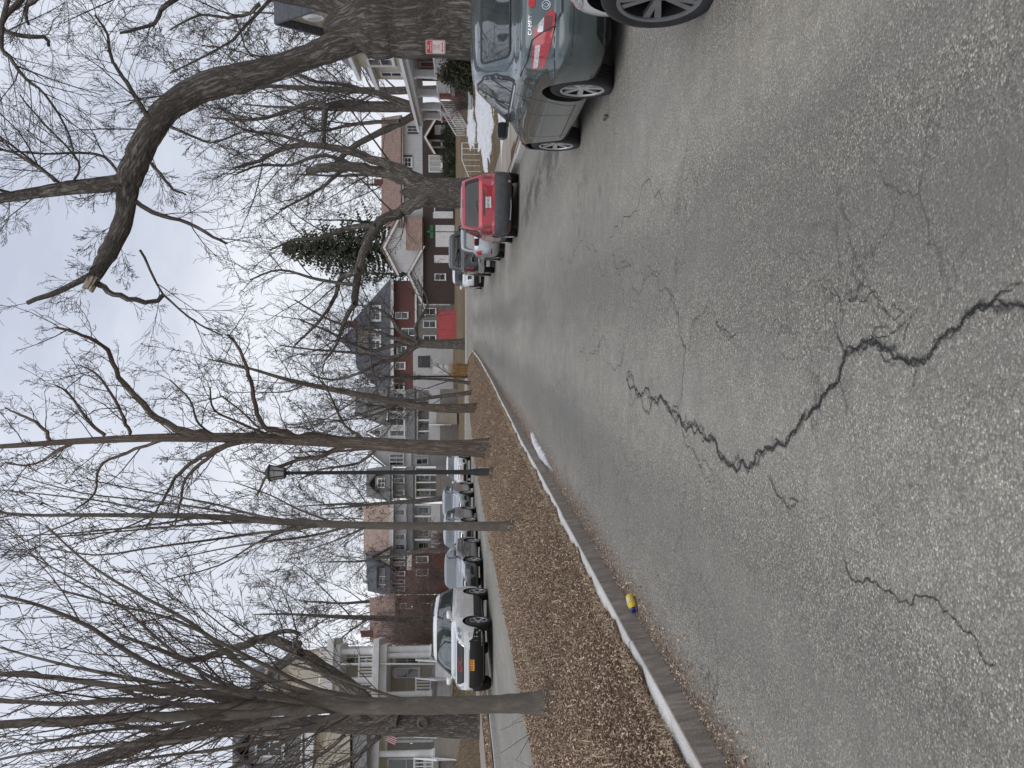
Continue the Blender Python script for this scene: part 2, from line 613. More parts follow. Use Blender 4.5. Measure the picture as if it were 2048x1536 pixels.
# ---- materials of the ground
def asphalt(name, near=True, tint=1.0):
    t = NT(name)
    p = t.pos
    wob = t.noise(p, 0.7, 3)
    cell = t.n('ShaderNodeTexVoronoi', feature='F1'); cell.inputs['Scale'].default_value = 120.0
    t.l(p, cell.inputs['Vector'])
    cr = t.sep(cell.outputs['Color'])[0]
    stones = t.ramp(cr, [(0.0, (0.13, 0.125, 0.113)), (0.25, (0.25, 0.24, 0.216)), (0.62, (0.36, 0.345, 0.308)), (0.86, (0.46, 0.44, 0.392)), (0.95, (0.66, 0.635, 0.57)), (1.0, (0.85, 0.82, 0.75))])
    edge = t.ramp(cell.outputs['Distance'], [(0.35, 1.0), (0.75, 0.45)])
    col = t.mix(1.0, stones, edge, 'MULTIPLY')
    fine = t.noise(p, 260.0, 3, 0.7)
    col = t.mix(t.ramp(fine, [(0.3, 0.5), (0.55, 0.0)]), col, (0.06, 0.06, 0.06))
    # broad wear: paler tracks and darker damp lanes along the street
    ln = t.noise(t.mapping(p, (0.55, 0.07, 1)), 1.6, 5, 0.6, 0.4)
    col = t.mix(t.ramp(ln, [(0.35, 0.5), (0.52, 0.0)]), col, (0.17, 0.168, 0.165))
    pale = t.noise(t.mapping(p, (0.6, 0.12, 1), loc=(3, 1, 0)), 1.1, 4, 0.6)
    col = t.mix(t.ramp(pale, [(0.5, 0.0), (0.7, 0.4)]), col, (0.42, 0.40, 0.36))
    # wheel tracks: polished pale lanes and darker, crazed ones between
    wx = t.math('ADD', t.sep(p)[0], t.math('MULTIPLY', t.math('SUBTRACT', t.noise(t.mapping(p, (1, 0.25, 1)), 1.3, 4, 0.6), 0.5), 1.1))
    def lane(c, hw): return t.ramp(t.math('ABSOLUTE', t.math('SUBTRACT', wx, c)), [(hw * 0.25, 1.0), (hw * 1.5, 0.0)])
    brk_ = t.ramp(t.noise(p, 2.2, 6, 0.7), [(0.3, 0.35), (0.65, 1.0)])
    if near:
        for c_, hw_ in ((-0.55, 0.42), (1.45, 0.5)):
            col = t.mix(t.math('MULTIPLY', t.math('MULTIPLY', lane(c_, hw_), brk_), 0.34), col, (0.47, 0.445, 0.40))
        for c_, hw_ in ((0.42, 0.34), (-1.55, 0.42)):
            col = t.mix(t.math('MULTIPLY', t.math('MULTIPLY', lane(c_, hw_), brk_), 0.5), col, (0.145, 0.14, 0.13))
    spots = t.ramp(t.voro(p, 0.9, 'F1'), [(0.03, 1.0), (0.11, 0.0)])
    col = t.mix(t.math('MULTIPLY', spots, 0.45), col, (0.09, 0.085, 0.08))
    mid = t.noise(p, 4.0, 6, 0.7)
    col = t.mix(t.ramp(mid, [(0.3, 0.4), (0.6, 0.0)]), col, (0.16, 0.155, 0.146))
    # hairline crazing in places
    pv = t.n('ShaderNodeVectorMath', operation='ADD')
    wn_ = t.n('ShaderNodeTexNoise'); wn_.inputs['Scale'].default_value = 5.0; wn_.inputs['Detail'].default_value = 5
    t.l(p, wn_.inputs['Vector'])
    s_ = t.n('ShaderNodeVectorMath', operation='SCALE'); s_.inputs['Scale'].default_value = 0.35
    t.l(wn_.outputs['Color'], s_.inputs[0]); t.l(p, pv.inputs[0]); t.l(s_.outputs[0], pv.inputs[1])
    ce = t.voro(pv.outputs[0], 2.3, 'DISTANCE_TO_EDGE')
    where = t.ramp(t.noise(p, 0.45, 3), [(0.47, 0.0), (0.6, 0.5)])
    crk = t.math('MULTIPLY', t.ramp(ce, [(0.004, 1.0), (0.025, 0.0)]), where)
    col = t.mix(crk, col, (0.025, 0.025, 0.026))
    if near:
        # damp, dirty strip along the parked cars
        sx = t.sep(p)
        band = t.math('MULTIPLY', t.ramp(t.math('ABSOLUTE', t.math('SUBTRACT', sx[0], 3.0)), [(0.2, 1.0), (0.75, 0.0)]),
                      t.ramp(t.math('MULTIPLY', t.math('ABSOLUTE', t.math('SUBTRACT', sx[1], 19.5)), 0.1), [(0.35, 1.0), (0.8, 0.0)]))
        patch = t.ramp(t.noise(t.mapping(p, (1.0, 0.35, 1)), 1.8, 6, 0.68), [(0.44, 0.0), (0.56, 1.0)])
        wet = t.math('MULTIPLY', band, patch)
        col = t.mix(t.math('MULTIPLY', wet, 0.75), col, (0.05, 0.047, 0.043))
        # grit and soil washed along the median kerb
        gr = t.ramp(t.math('ADD', t.math('MULTIPLY', t.math('ADD', sx[0], 2.65), 1.6), t.math('MULTIPLY', t.math('SUBTRACT', t.noise(p, 2.4, 6, 0.7), 0.5), 1.1)), [(0.25, 1.0), (0.72, 0.0)])
        col = t.mix(t.math('MULTIPLY', gr, 0.8), col, (0.19, 0.155, 0.13))
    col = t.mix(1.0, col, (tint * 1.0, tint * 0.975, tint * 0.92), 'MULTIPLY')
    t.set('Base Color', col)
    t.set('Roughness', 0.86); t.set('Specular IOR Level', 0.35)
    h = t.math('ADD', t.math('MULTIPLY', t.math('SUBTRACT', 1.0, cell.outputs['Distance']), 0.8), t.math('MULTIPLY', fine, 0.35))
    t.bump(h, 0.55, 0.006)
    return t.m


M_ASPH = asphalt('asphalt')
M_ASPH2 = asphalt('asphalt_far', near=False, tint=1.12)


def grass_mat(name, a, b, c):
    t = NT(name)
    n1 = t.noise(t.pos, 0.5, 5, 0.6)
    n2 = t.noise(t.pos, 14.0, 6, 0.75)
    n3 = t.noise(t.mapping(t.pos, (1, 1, 1)), 60.0, 3, 0.7)
    col = t.ramp(n2, [(0.3, a), (0.55, b), (0.75, c)])
    col = t.mix(t.ramp(n1, [(0.35, 0.0), (0.7, 0.6)]), col, tuple(x * 0.6 for x in a))
    t.set('Base Color', t.mix(t.ramp(n3, [(0.3, 0.5), (0.6, 0.0)]), col, tuple(x * 0.35 for x in a)))
    t.set('Roughness', 0.95); t.set('Specular IOR Level', 0.1)
    t.bump(t.math('ADD', n2, n3), 0.9, 0.05)
    return t.m


M_LAWN = grass_mat('winter_lawn', (0.19, 0.145, 0.09), (0.28, 0.215, 0.135), (0.35, 0.28, 0.185))
M_SOIL = grass_mat('litter_soil', (0.22, 0.15, 0.1), (0.34, 0.24, 0.165), (0.48, 0.355, 0.25))


def concrete(name, col, grime=(0.16, 0.13, 0.1), amt=0.5):
    t = NT(name)
    n1 = t.noise(t.pos, 1.6, 6, 0.65)
    n2 = t.noise(t.pos, 45.0, 4, 0.7)
    c = t.mix(t.ramp(n1, [(0.35, 0.0), (0.75, amt)]), col, grime)
    t.set('Base Color', t.mix(t.ramp(n2, [(0.3, 0.35), (0.55, 0.0)]), c, tuple(x * 0.5 for x in col)))
    t.set('Roughness', 0.88)
    t.bump(n2, 0.35, 0.01)
    return t.m


M_CONC = concrete('sidewalk_concrete', (0.36, 0.32, 0.27))
M_KERBTOP = concrete('kerb_concrete', (0.76, 0.735, 0.70), (0.42, 0.37, 0.31), 0.55)
M_KERBGREY = concrete('kerb_grey_concrete', (0.5, 0.48, 0.45), (0.25, 0.21, 0.17), 0.5)


def kerb_face_mat():
    t = NT('kerb_face_dirt')
    s = t.sep(t.pos)
    streak = t.noise(t.mapping(t.pos, (3.0, 3.6, 0.8)), 3.0, 7, 0.8, 0.6)
    n = t.noise(t.pos, 3.0, 6, 0.7)
    c = t.ramp(streak, [(0.3, (0.15, 0.122, 0.098)), (0.5, (0.29, 0.245, 0.20)), (0.72, (0.50, 0.45, 0.39))])
    t.set('Base Color', t.mix(t.ramp(n, [(0.4, 0.0), (0.7, 0.6)]), c, (0.16, 0.14, 0.12)))
    t.set('Roughness', 0.95)
    t.bump(t.math('ADD', t.math('MULTIPLY', streak, 0.5), t.noise(t.pos, 70, 3)), 0.6, 0.015)
    return t.m


M_KFACE = kerb_face_mat()


def snow_mat():
    t = NT('old_snow')
    n = t.noise(t.pos, 9.0, 6, 0.7)
    n2 = t.noise(t.pos, 2.0, 5, 0.6)
    c = t.ramp(n, [(0.32, (0.42, 0.41, 0.40)), (0.45, (0.66, 0.67, 0.69)), (0.62, (0.80, 0.81, 0.83))])
    t.set('Base Color', t.mix(t.ramp(n2, [(0.5, 0.0), (0.7, 0.6)]), c, (0.42, 0.39, 0.34)))
    t.set('Roughness', 0.7); t.set('Subsurface Weight', 0.1)
    t.bump(n, 0.6, 0.04)
    return t.m


M_SNOW = snow_mat()

# ---- ground, roads
ys = list(np.concatenate([np.arange(-14, 64, 2.0), np.arange(64, 84, 0.4), np.arange(84, 140, 4.0), [160, 220, 400, 1200, 3000]]))
XSG = list(np.concatenate([[-3000, -800, -300, -140], np.arange(-80, -20, 4.0), [-18.5, -16.8, -15.4, -14.0, -12.3, -12.08, -10, -5, 0, 4.78, 4.86], np.arange(6, 30, 2.0), np.arange(32, 84, 6.0), [140, 300, 800, 3000]]))
V, F = [], []
for y in ys:
    for x in XSG:
        V.append((x, y, zground(x, min(y, 400))))
n = len(XSG)
for j in range(len(ys) - 1):
    for i in range(n - 1):
        F.append((j * n + i, j * n + i + 1, (j + 1) * n + i + 1, (j + 1) * n + i))
ground = link_mesh('ground', np_mesh('ground', V, F, True), M_LAWN)
ground['kind'] = 'structure'

yr = list(np.arange(-12, 68.01, 1.0))
road = grid_sheet('road', lambda y: (min(xk(y), -1.9) if y < 64 else -2.75, RK), yr, zroad, 26, M_ASPH)
road_l = grid_sheet('left_carriageway', lambda y: (LK, xm(y)), yr, zroad, 12, M_ASPH2)
cross = grid_sheet('cross_street', lambda y: (-75, 75), list(np.arange(68.0, 79.01, 1.0)), lambda x, y: zroad(x, y), 150, M_ASPH2)
strip = grid_sheet('left_carriageway_end', lambda y: (xm(y), -2.75), list(np.arange(64.0, 68.01, 1.0)), lambda x, y: zroad(x, y) - 0.004, 6, M_ASPH2)

# ---- the median between the carriageways
def soil_edge(y):   # the litter creeps unevenly over the kerb top
    return xk(y) - 0.085 + 0.035 * math.sin(y * 1.9) + 0.03 * math.sin(y * 4.7 + 1) + 0.02 * math.sin(y * 11.3)


ym = list(np.concatenate([np.arange(-12, 30, 0.2), np.arange(30, 67.6, 0.5)]))
median = grid_sheet('median', lambda y: (xm(y), soil_edge(y)), ym, zmed, 24, M_SOIL)


def kerb_run(name, pts, zf, side, top_w, h, mtop, mface, seg=2.4, joint=0.012):
    """A kerb of separate stones along pts (list of (x, y)); side = +1: road on +x."""
    root = empty(name); root['kind'] = 'structure'
    acc = []
    L = 0
    for i in range(len(pts) - 1):
        a, b = Vector(pts[i]), Vector(pts[i + 1])
        acc.append((L, L + (b - a).length, a, b)); L += (b - a).length

    def at(d):
        for s0, s1, a, b in acc:
            if d <= s1 or (s0, s1, a, b) == acc[-1]:
                return a + (b - a) * ((d - s0) / (s1 - s0)), (b - a).normalized()
    d = 0.0
    while d < L - 0.3:
        e = min(L, d + seg * rnd.uniform(0.9, 1.1))
        top, fac = MB(), MB()
        k = 4
        rows = []
        dz = rnd.uniform(-0.012, 0.012)
        for i in range(k + 1):
            p, t = at(d + joint + (e - joint * 2 - d) * i / k)
            nrm = Vector((t.y, -t.x)) * side
            rows.append((p, nrm))
        tv, fv = [], []
        for p, nn in rows:
            zz = zf(p.x, p.y)
            q0 = p + nn * 0.0
            q1 = p - nn * top_w
            zt = zz + h + dz + rnd.uniform(-0.004, 0.004)
            tv += [(q0.x, q0.y, zt - 0.012), ((q0 - nn * 0.015).x, (q0 - nn * 0.015).y, zt), (q1.x, q1.y, zt), (q1.x, q1.y, zz - 0.1), (q0.x, q0.y, zz - 0.1)]
            g0 = p + nn * 0.004; g1 = p + nn * 0.035
            fv += [(g0.x, g0.y, zt - 0.022), (g1.x, g1.y, zz - 0.05), (q0.x, q0.y, zz - 0.05), (q0.x, q0.y, zt - 0.022)]
        tf = []
        for i in range(k):
            for j in range(5):
                j2 = (j + 1) % 5
                tf.append((i * 5 + j, i * 5 + j2, (i + 1) * 5 + j2, (i + 1) * 5 + j))
        tf += [(0, 1, 2, 3, 4), tuple(k * 5 + j for j in (4, 3, 2, 1, 0))]
        st = top.add(tv, tf).build('kerb_stone', mtop, root)
        ff = []
        for i in range(k):
            for j in range(4):
                j2 = (j + 1) % 4
                ff.append((i * 4 + j, i * 4 + j2, (i + 1) * 4 + j2, (i + 1) * 4 + j))
        ff += [(0, 1, 2, 3), tuple(k * 4 + j for j in (3, 2, 1, 0))]
        fac.add(fv, ff).build('kerb_face', mface, st)
        d = e
    return root


kerb_run('median_kerb', [(xk(y), y) for y in np.concatenate([np.arange(-10, 60, 2.5), [62, 64, 65, 66, 67]])], lambda x, y: zroad(x + 0.05, y), 1, 0.15, 0.18, M_KERBTOP, M_KFACE, 6.0, 0.004)
kerb_run('right_kerb', [(RK, y) for y in np.arange(-10, 68, 4.0)], lambda x, y: zroad(x, y), -1, 0.16, 0.15, M_KERBGREY, M_KERBGREY, 3.0)
kerb_run('left_kerb', [(LK, y) for y in np.arange(-10, 68, 4.0)], lambda x, y: zroad(x, y), 1, 0.16, 0.13, M_KERBGREY, M_KERBGREY, 3.0)
kerb_run('far_kerb', [(x, 79.0) for x in np.arange(-60, 62, 4.0)], lambda x, y: zroad(x, y), 1, 0.16, 0.13, M_KERBGREY, M_KERBGREY, 4.0)

# ---- pavements: separate slabs
def slabs(name, x0, x1, ya, yb, zf, step):
    root = empty(name); root['kind'] = 'structure'
    y = ya
    while y < yb:
        e = min(yb, y + step)
        b = MB()
        g = 0.012
        dz = rnd.uniform(-0.008, 0.01)
        vs = []
        for yy in (y + g, e - g):
            for xx in (x0, x1):
                z = zf(xx, yy) + dz
                vs += [(xx, yy, z), (xx, yy, z - 0.2)]
        b.add(vs, [(0, 2, 6, 4), (1, 5, 7, 3), (0, 1, 3, 2), (4, 6, 7, 5), (0, 4, 5, 1), (2, 3, 7, 6)])
        b.build('slab', M_CONC, root)
        y = e
    return root


slabs('right_pavement', RK + 0.17, 6.35, -10, 67.5, lambda x, y: zr(y) + 0.16 + 0.03 * (x - RK), 1.9)
slabs('left_pavement', -13.95, -12.6, -10, 67.5, lambda x, y: zl(y) + 0.2 + 0.03 * (-12.6 - x), 1.9)

# ---- cracks in the asphalt of the near carriageway
def crack_mat(name='crack_dark', peak=0.95, dark=0.022):
    t = NT(name)
    uv = t.n('ShaderNodeUVMap')
    s = t.sep(uv.outputs[0])
    a = t.math('ABSOLUTE', s[1])
    n = t.noise(t.pos, 38.0, 5, 0.75)
    n2 = t.noise(t.pos, 110.0, 3, 0.7)
    k = t.math('SUBTRACT', t.math('ADD', t.math('MULTIPLY', n, 1.25), t.math('MULTIPLY', n2, 0.55)), a)
    al = t.ramp(k, [(0.28, 0.0), (0.62, 0.65 * peak), (0.85, peak)])
    tr = t.n('ShaderNodeBsdfTransparent')
    mx = t.n('ShaderNodeMixShader')
    t.l(al, mx.inputs[0]); t.l(tr.outputs[0], mx.inputs[1]); t.l(t.b.outputs[0], mx.inputs[2]); t.l(mx.outputs[0], t.out.inputs[0])
    t.set('Base Color', (dark, dark, dark, 1)); t.set('Roughness', 0.95)
    return t.m


M_CRACK = crack_mat()
M_STAIN = crack_mat('crack_stain', 0.5, 0.06)


def crack(pts, w0, w1, rough=0.22, mat=None, lift=0.004):
    """pts: list of ground points; fractal ragged strip lying on the road."""
    P = [Vector((p.x, p.y)) for p in pts]
    for it in range(4):
        Q = [P[0]]
        for a, b in zip(P[:-1], P[1:]):
            d = b - a
            m = (a + b) / 2 + Vector((-d.y, d.x)) * rnd.uniform(-rough, rough)
            Q += [m, b]
        P = Q
    n = len(P)
    me = bpy.data.meshes.new('crack')
    V, F, UV = [], [], []
    for i, p in enumerate(P):
        t = (P[min(n - 1, i + 1)] - P[max(0, i - 1)])
        t = t.normalized() if t.length > 0 else Vector((1, 0))
        nn = Vector((-t.y, t.x))
        w = (w0 + (w1 - w0) * i / n) * rnd.uniform(0.65, 1.4)
        for sgn in (-1, 1):
            q = p + nn * w * sgn
            V.append((q.x, q.y, zroad(q.x, q.y) + lift + 0.0006 * rnd.random()))
            UV.append((i * 0.1, sgn))
    for i in range(n - 1):
        F.append((2 * i, 2 * i + 1, 2 * i + 3, 2 * i + 2))
    me.from_pydata(V, [], F)
    ul = me.uv_layers.new(name='UVMap')
    for lp in me.loops:
        ul.data[lp.index].uv = UV[lp.vertex_index]
    return link_mesh('crack', me, mat or M_CRACK, road)


def gi(v, y):
    return ground_hit(1536 - y, v, zroad)


def cpts(L):
    return [gi(1200 + X * 0.414, 500 + Y * 0.414) for X, Y in L]


MAIN = [(2200, 280), (2048, 270), (1960, 265), (1880, 270), (1800, 300), (1760, 330), (1720, 390), (1660, 420), (1610, 480), (1550, 540), (1500, 550), (1450, 520), (1400, 480), (1340, 440), (1300, 440), (1240, 480), (1190, 495), (1170, 560), (1160, 620), (1110, 660), (1080, 700), (1060, 760), (1020, 790), (980, 800), (950, 870), (920, 895), (895, 950), (820, 955), (780, 975), (745, 1035), (680, 1025), (635, 1040), (600, 1000), (570, 975), (560, 920), (520, 920), (480, 870), (440, 850), (395, 840), (385, 800), (345, 795), (310, 730), (290, 705), (260, 720), (200, 705), (170, 670), (130, 630)]
crack(cpts(MAIN), 0.007, 0.017)
crack(cpts(MAIN), 0.004, 0.009, 0.3)
crack(cpts(MAIN), 0.019, 0.03, 0.24, M_STAIN, 0.003)
for L_, wa, wb in (([(385, 800), (400, 880), (450, 960), (490, 1050), (560, 1115)], .02, .012),
                   ([(390, 740), (405, 600), (415, 480), (380, 300), (340, 210)], .014, .02),
                   ([(820, 1100), (860, 1190), (910, 1245), (960, 1215)], .016, .02),
                   ([(1190, 495), (1150, 420), (1130, 340)], .016, .008),
                   ([(1165, 300), (1160, 230), (1050, 150)], .014, .006),
                   ([(1550, 540), (1520, 610), (1500, 690)], .012, .006),
                   ([(1880, 270), (1930, 215), (1960, 200), (2040, 150)], .02, .008),
                   ([(1880, 275), (1830, 265), (1790, 320)], .022, .022),
                   ([(1160, 620), (1185, 720), (1195, 800)], .01, .005),
                   ([(1470, 430), (1490, 360), (1540, 280)], .012, .006),
                   ([(1240, 490), (1320, 400), (1420, 400), (1480, 350)], .018, .01),
                   ([(1200, 240), (1320, 200), (1380, 290), (1470, 300)], .014, .014),
                   ([(1340, 440), (1380, 540), (1440, 530)], .014, .01),
                   ([(430, 480), (460, 330), (520, 270)], .012, .01),
                   ([(60, 30), (150, 80), (250, 110), (340, 210)], .02, .014),
                   ([(560, 350), (600, 380), (660, 400)], .02, .012)):
    crack(cpts(L_), wa * 0.28, wb * 0.28, 0.2)
    crack(cpts(L_), wa * 0.7, wb * 0.7, 0.22, M_STAIN, 0.003)
crack([gi(*p) for p in ((1690, 1120), (1740, 1160), (1800, 1205), (1850, 1192), (1905, 1232), (1950, 1272), (1990, 1330))], .008, .006)
crack([gi(*p) for p in ((1120, 520), (1180, 500), (1240, 470), (1330, 420))], .008, .006)
crack([gi(*p) for p in ((1160, 705), (1195, 690), (1260, 620))], .008, .006)

# ---- patches of old snow
def blob_sheet(name, cx, cy, rx, ry, zf, th, seed, mat, n=40, rings=7, ang=0.0):
    r = random.Random(seed)
    ph = [r.uniform(0, 6.28) for _ in range(6)]
    V, F = [], []
    V.append((cx, cy, zf(cx, cy) + th))
    for k in range(1, rings + 1):
        q = k / rings
        for i in range(n):
            a = 2 * math.pi * i / n
            rr = 1 + 0.22 * math.sin(2 * a + ph[0]) + 0.16 * math.sin(3 * a + ph[1]) + 0.12 * math.sin(5 * a + ph[2]) + 0.10 * math.sin(9 * a + ph[3]) + 0.10 * math.sin(17 * a + ph[4]) + 0.08 * math.sin(29 * a + ph[0])
            lx, ly = math.cos(a) * rx * rr * q, math.sin(a) * ry * rr * q
            x = cx + lx * math.cos(ang) - ly * math.sin(ang)
            y = cy + lx * math.sin(ang) + ly * math.cos(ang)
            h = th * (1 - q ** 3) * (0.75 + 0.5 * abs(math.sin(x * 5.1 + ph[5]) * math.sin(y * 3.7)))
            V.append((x, y, zf(x, y) + h - (0.02 if k == rings else 0)))
    for i in range(n):
        F.append((0, 1 + i, 1 + (i + 1) % n, 1 + (i + 1) % n))
    me = bpy.data.meshes.new(name)
    F = [(0, 1 + i, 1 + (i + 1) % n) for i in range(n)]
    for k in range(rings - 1):
        for i in range(n):
            a, b = 1 + k * n + i, 1 + k * n + (i + 1) % n
            F.append((a, b, b + n, a + n))
    me.from_pydata(V, [], F)
    shade(me, 60)
    return link_mesh(name, me, mat)


def lawn_z(x, y): return zlawn(x, y)


for k, (cx, cy, rx, ry, sd, lab) in enumerate([
        (9.6, 30, 3.0, 9.5, 1, 'wide sheet of thin old snow on the right-hand lawn nearest the parked sedan'),
        (9.4, 44, 2.4, 6.0, 2, 'sheet of thin snow on the lawn beyond the red car'),
        (11.8, 55, 1.2, 5.5, 3, 'narrow strip of snow along the path below the porch'),
        (8.2, 17, 1.7, 5.0, 4, 'patch of snow on the lawn right beside the grey sedan')]):
    tag(blob_sheet('snow_patch', cx, cy, rx, ry, lawn_z, 0.09, sd, M_SNOW, 64, 10), lab, 'snow', 'snow lying on the right-hand lawn')
tag(blob_sheet('snow_patch', 4.15, 20.3, 0.2, 0.95, zroad, 0.06, 5, M_SNOW), 'small ridge of dirty snow in the right gutter behind the red car', 'snow')
tag(blob_sheet('snow_patch', 4.0, 17.6, 0.16, 0.5, zroad, 0.05, 8, M_SNOW), 'little lump of dirty snow in the gutter by the front wheel of the grey sedan', 'snow')
_k = gi(1078, 895)
tag(blob_sheet('snow_patch', xk(_k.y) + 0.16, _k.y, 0.14, 2.1, zroad, 0.07, 6, M_SNOW), 'long ridge of melting snow against the median kerb', 'snow')
_k = pix(632, 908, 66)
tag(blob_sheet('snow_patch', -13.0, 62, 0.6, 4.5, lambda x, y: zl(y) + 0.2, 0.12, 9, M_SNOW), 'bank of snow on the far left verge below the white house', 'snow')


# ---- leaf litter and dry grass on the median (uncountable)
def litter_mat():
    t = NT('leaf_litter_brown')
    at = t.n('ShaderNodeAttribute', attribute_name='leafcol')
    n = t.noise(t.pos, 30.0, 3)
    t.set('Base Color', t.mix(t.ramp(n, [(0.3, 0.25), (0.55, 0.0)]), at.outputs['Color'], (0.1, 0.068, 0.045)))
    t.set('Roughness', 0.85); t.set('Specular IOR Level', 0.2)
    return t.m


M_LITTER = litter_mat()


def scatter_leaves(name, N, place, size, cols, label):
    """N bent leaf quads (two faces each) placed by place() -> (x, y, z)."""
    P = np.array([place() for _ in range(N)])
    th = nrg.uniform(0, 6.283, N); tilt = nrg.normal(0, 0.5, N); roll = nrg.normal(0, 0.5, N)
    L = size * nrg.uniform(0.55, 1.4, N); W = L * nrg.uniform(0.22, 0.6, N)
    c, s = np.cos(th), np.sin(th)
    ax = np.stack([c * np.cos(tilt), s * np.cos(tilt), np.sin(tilt)], 1)
    bx = np.stack([-s * np.cos(roll), c * np.cos(roll), np.sin(roll)], 1)
    nz = np.cross(ax, bx)
    curl = (L * nrg.uniform(0.05, 0.35, N))[:, None]
    A = P - ax * L[:, None] / 2; B = P + ax * L[:, None] / 2
    C = P + bx * W[:, None] / 2 + nz * curl; D = P - bx * W[:, None] / 2 + nz * curl
    V = np.stack([A, D, B, C], 1).reshape(-1, 3)
    V[:, 2] += 0.012
    i = np.arange(N) * 4
    F = np.concatenate([np.stack([i, i + 1, i + 2], 1), np.stack([i, i + 2, i + 3], 1)])
    me = np_mesh(name, V, F)
    col = np.array(cols)[nrg.integers(0, len(cols), N)] * nrg.uniform(0.6, 1.3, (N, 1))
    at = me.color_attributes.new('leafcol', 'FLOAT_COLOR', 'POINT')
    cc = np.ones((N, 4, 4), dtype=np.float32); cc[:, :, :3] = col[:, None, :]
    at.data.foreach_set('color', cc.ravel())
    o = link_mesh(name, me, M_LITTER)
    tag(o, label, 'leaf litter', kind='stuff')
    return o


def blades(name, N, place, h, cols, label, lean=0.5, cat='grass'):
    P = np.array([place() for _ in range(N)])
    th = nrg.uniform(0, 6.283, N); H = h * nrg.uniform(0.5, 1.4, N)
    ln = nrg.uniform(0.1, 1.0, N) * lean
    d = np.stack([np.cos(th), np.sin(th), np.zeros(N)], 1)
    w = np.stack([-np.sin(th), np.cos(th), np.zeros(N)], 1) * (0.0035 + 0.0007 * P[:, 1:2] * 0.25)
    up = np.array([0, 0, 1.0])
    m = P + d * (ln * H * 0.4)[:, None] + up * (H * 0.6)[:, None]
    e = P + d * (ln * H * 1.1)[:, None] + up * (H * (1.0 - ln * 0.5))[:, None]
    V = np.stack([P - w, P + w, m + w * 0.8, m - w * 0.8, e], 1).reshape(-1, 3)
    i = np.arange(N) * 5
    F = np.concatenate([np.stack([i, i + 1, i + 2], 1), np.stack([i, i + 2, i + 3], 1), np.stack([i + 3, i + 2, i + 4], 1)])
    me = np_mesh(name, V, F)
    col = np.array(cols)[nrg.integers(0, len(cols), N)] * nrg.uniform(0.65, 1.3, (N, 1))
    at = me.color_attributes.new('leafcol', 'FLOAT_COLOR', 'POINT')
    cc = np.ones((N, 5, 4), dtype=np.float32); cc[:, :, :3] = col[:, None, :]
    at.data.foreach_set('color', cc.ravel())
    o = link_mesh(name, me, M_LITTER)
    tag(o, label, cat, kind='stuff')
    return o


FEET = [(img(1105, 1405, 9.7).x, 9.7, 0.2), (img(1012, 1054, 17.5).x, 17.5, 0.18), (img(965, 896, 30.0).x, 30.0, 0.45), (img(968, 944, 26.5).x, 26.5, 0.25)]


def med_place():
    y = 3.5 + 62 * (rnd.random() ** 2.1)
    a, b = xm(y) + 0.02, soil_edge(y) + 0.025 * rnd.random()
    x = a + (b - a) * rnd.random()
    z = zmed(x, y) + rnd.uniform(0, 0.03)
    for bx_, by_, br_ in FEET:                      # leaves banked up against trunks and the lamp post
        dd = math.hypot(x - bx_, y - by_)
        if dd < 4 * br_: z += 0.10 * math.exp(-(dd / (1.6 * br_)) ** 2)
    return (x, y, z)


LEAFC = [(0.46, 0.33, 0.235), (0.54, 0.405, 0.30), (0.38, 0.27, 0.195), (0.60, 0.465, 0.355), (0.30, 0.205, 0.15), (0.66, 0.535, 0.42)]
GRASSC = [(0.42, 0.33, 0.22), (0.34, 0.265, 0.175), (0.50, 0.41, 0.29)]
scatter_leaves('leaf_litter', 320000, med_place, 0.030, LEAFC, 'brown fallen leaves covering the median strip')


def clump_place(r=random.Random(3)):
    while True:
        x, y, z = med_place()
        if math.sin(x * 2.9 + y * 0.37) * math.sin(y * 0.83 - x * 1.7) + 0.5 * math.sin(y * 2.3 + 2.1 * x) * math.sin(x * 5.1 - y) + 0.25 * math.sin(y * 7.7) > 0.3:
            return (x, y, z)


blades('dry_grass', 5500, clump_place, 0.10, GRASSC, 'straw coloured dry grass tufts poking through the leaves on the median', 0.9)


def gutter_place():
    y = 3.0 + 45 * (rnd.random() ** 2.0)
    x = xk(y) + 0.03 + abs(rnd.gauss(0, 0.16))
    return (x, y, zroad(x, y) + rnd.uniform(0, 0.012))


scatter_leaves('gutter_litter', 9000, gutter_place, 0.024, LEAFC, 'crumbled leaf debris and grit lying along the foot of the median kerb')


def edge_place():
    y = 3.0 + 45 * (rnd.random() ** 2.0)
    x = xk(y) - 0.16 + abs(rnd.gauss(0, 0.03))
    return (x, y, zroad(xk(y) + .05, y) + 0.175)


blades('kerb_edge_grass', 6500, edge_place, 0.09, GRASSC, 'dry grass leaning over the inner edge of the median kerb', 1.4)


def lawn_place_r():
    y = 12 + 50 * rnd.random(); x = 6.5 + 8 * rnd.random()
    return (x, y, zlawn(x, y) - 0.01)


def lawn_place_l():
    y = 18 + 46 * rnd.random(); x = -14.05 - 6.5 * rnd.random()
    return (x, y, zlawn(x, y) - 0.01)


LAWNC = [(0.33, 0.25, 0.155), (0.27, 0.21, 0.125), (0.38, 0.30, 0.195)]
blades('right_lawn_grass', 22000, lawn_place_r, 0.07, LAWNC, 'short winter grass on the lawns right of the street', 0.8)
blades('left_lawn_grass', 22000, lawn_place_l, 0.08, LAWNC, 'short tan winter grass on the lawns left of the street', 0.8)


def verge_place():
    y = 8 + 55 * rnd.random(); x = -11.1 - 1.45 * rnd.random()
    return (x, y, zl(y) + 0.17)


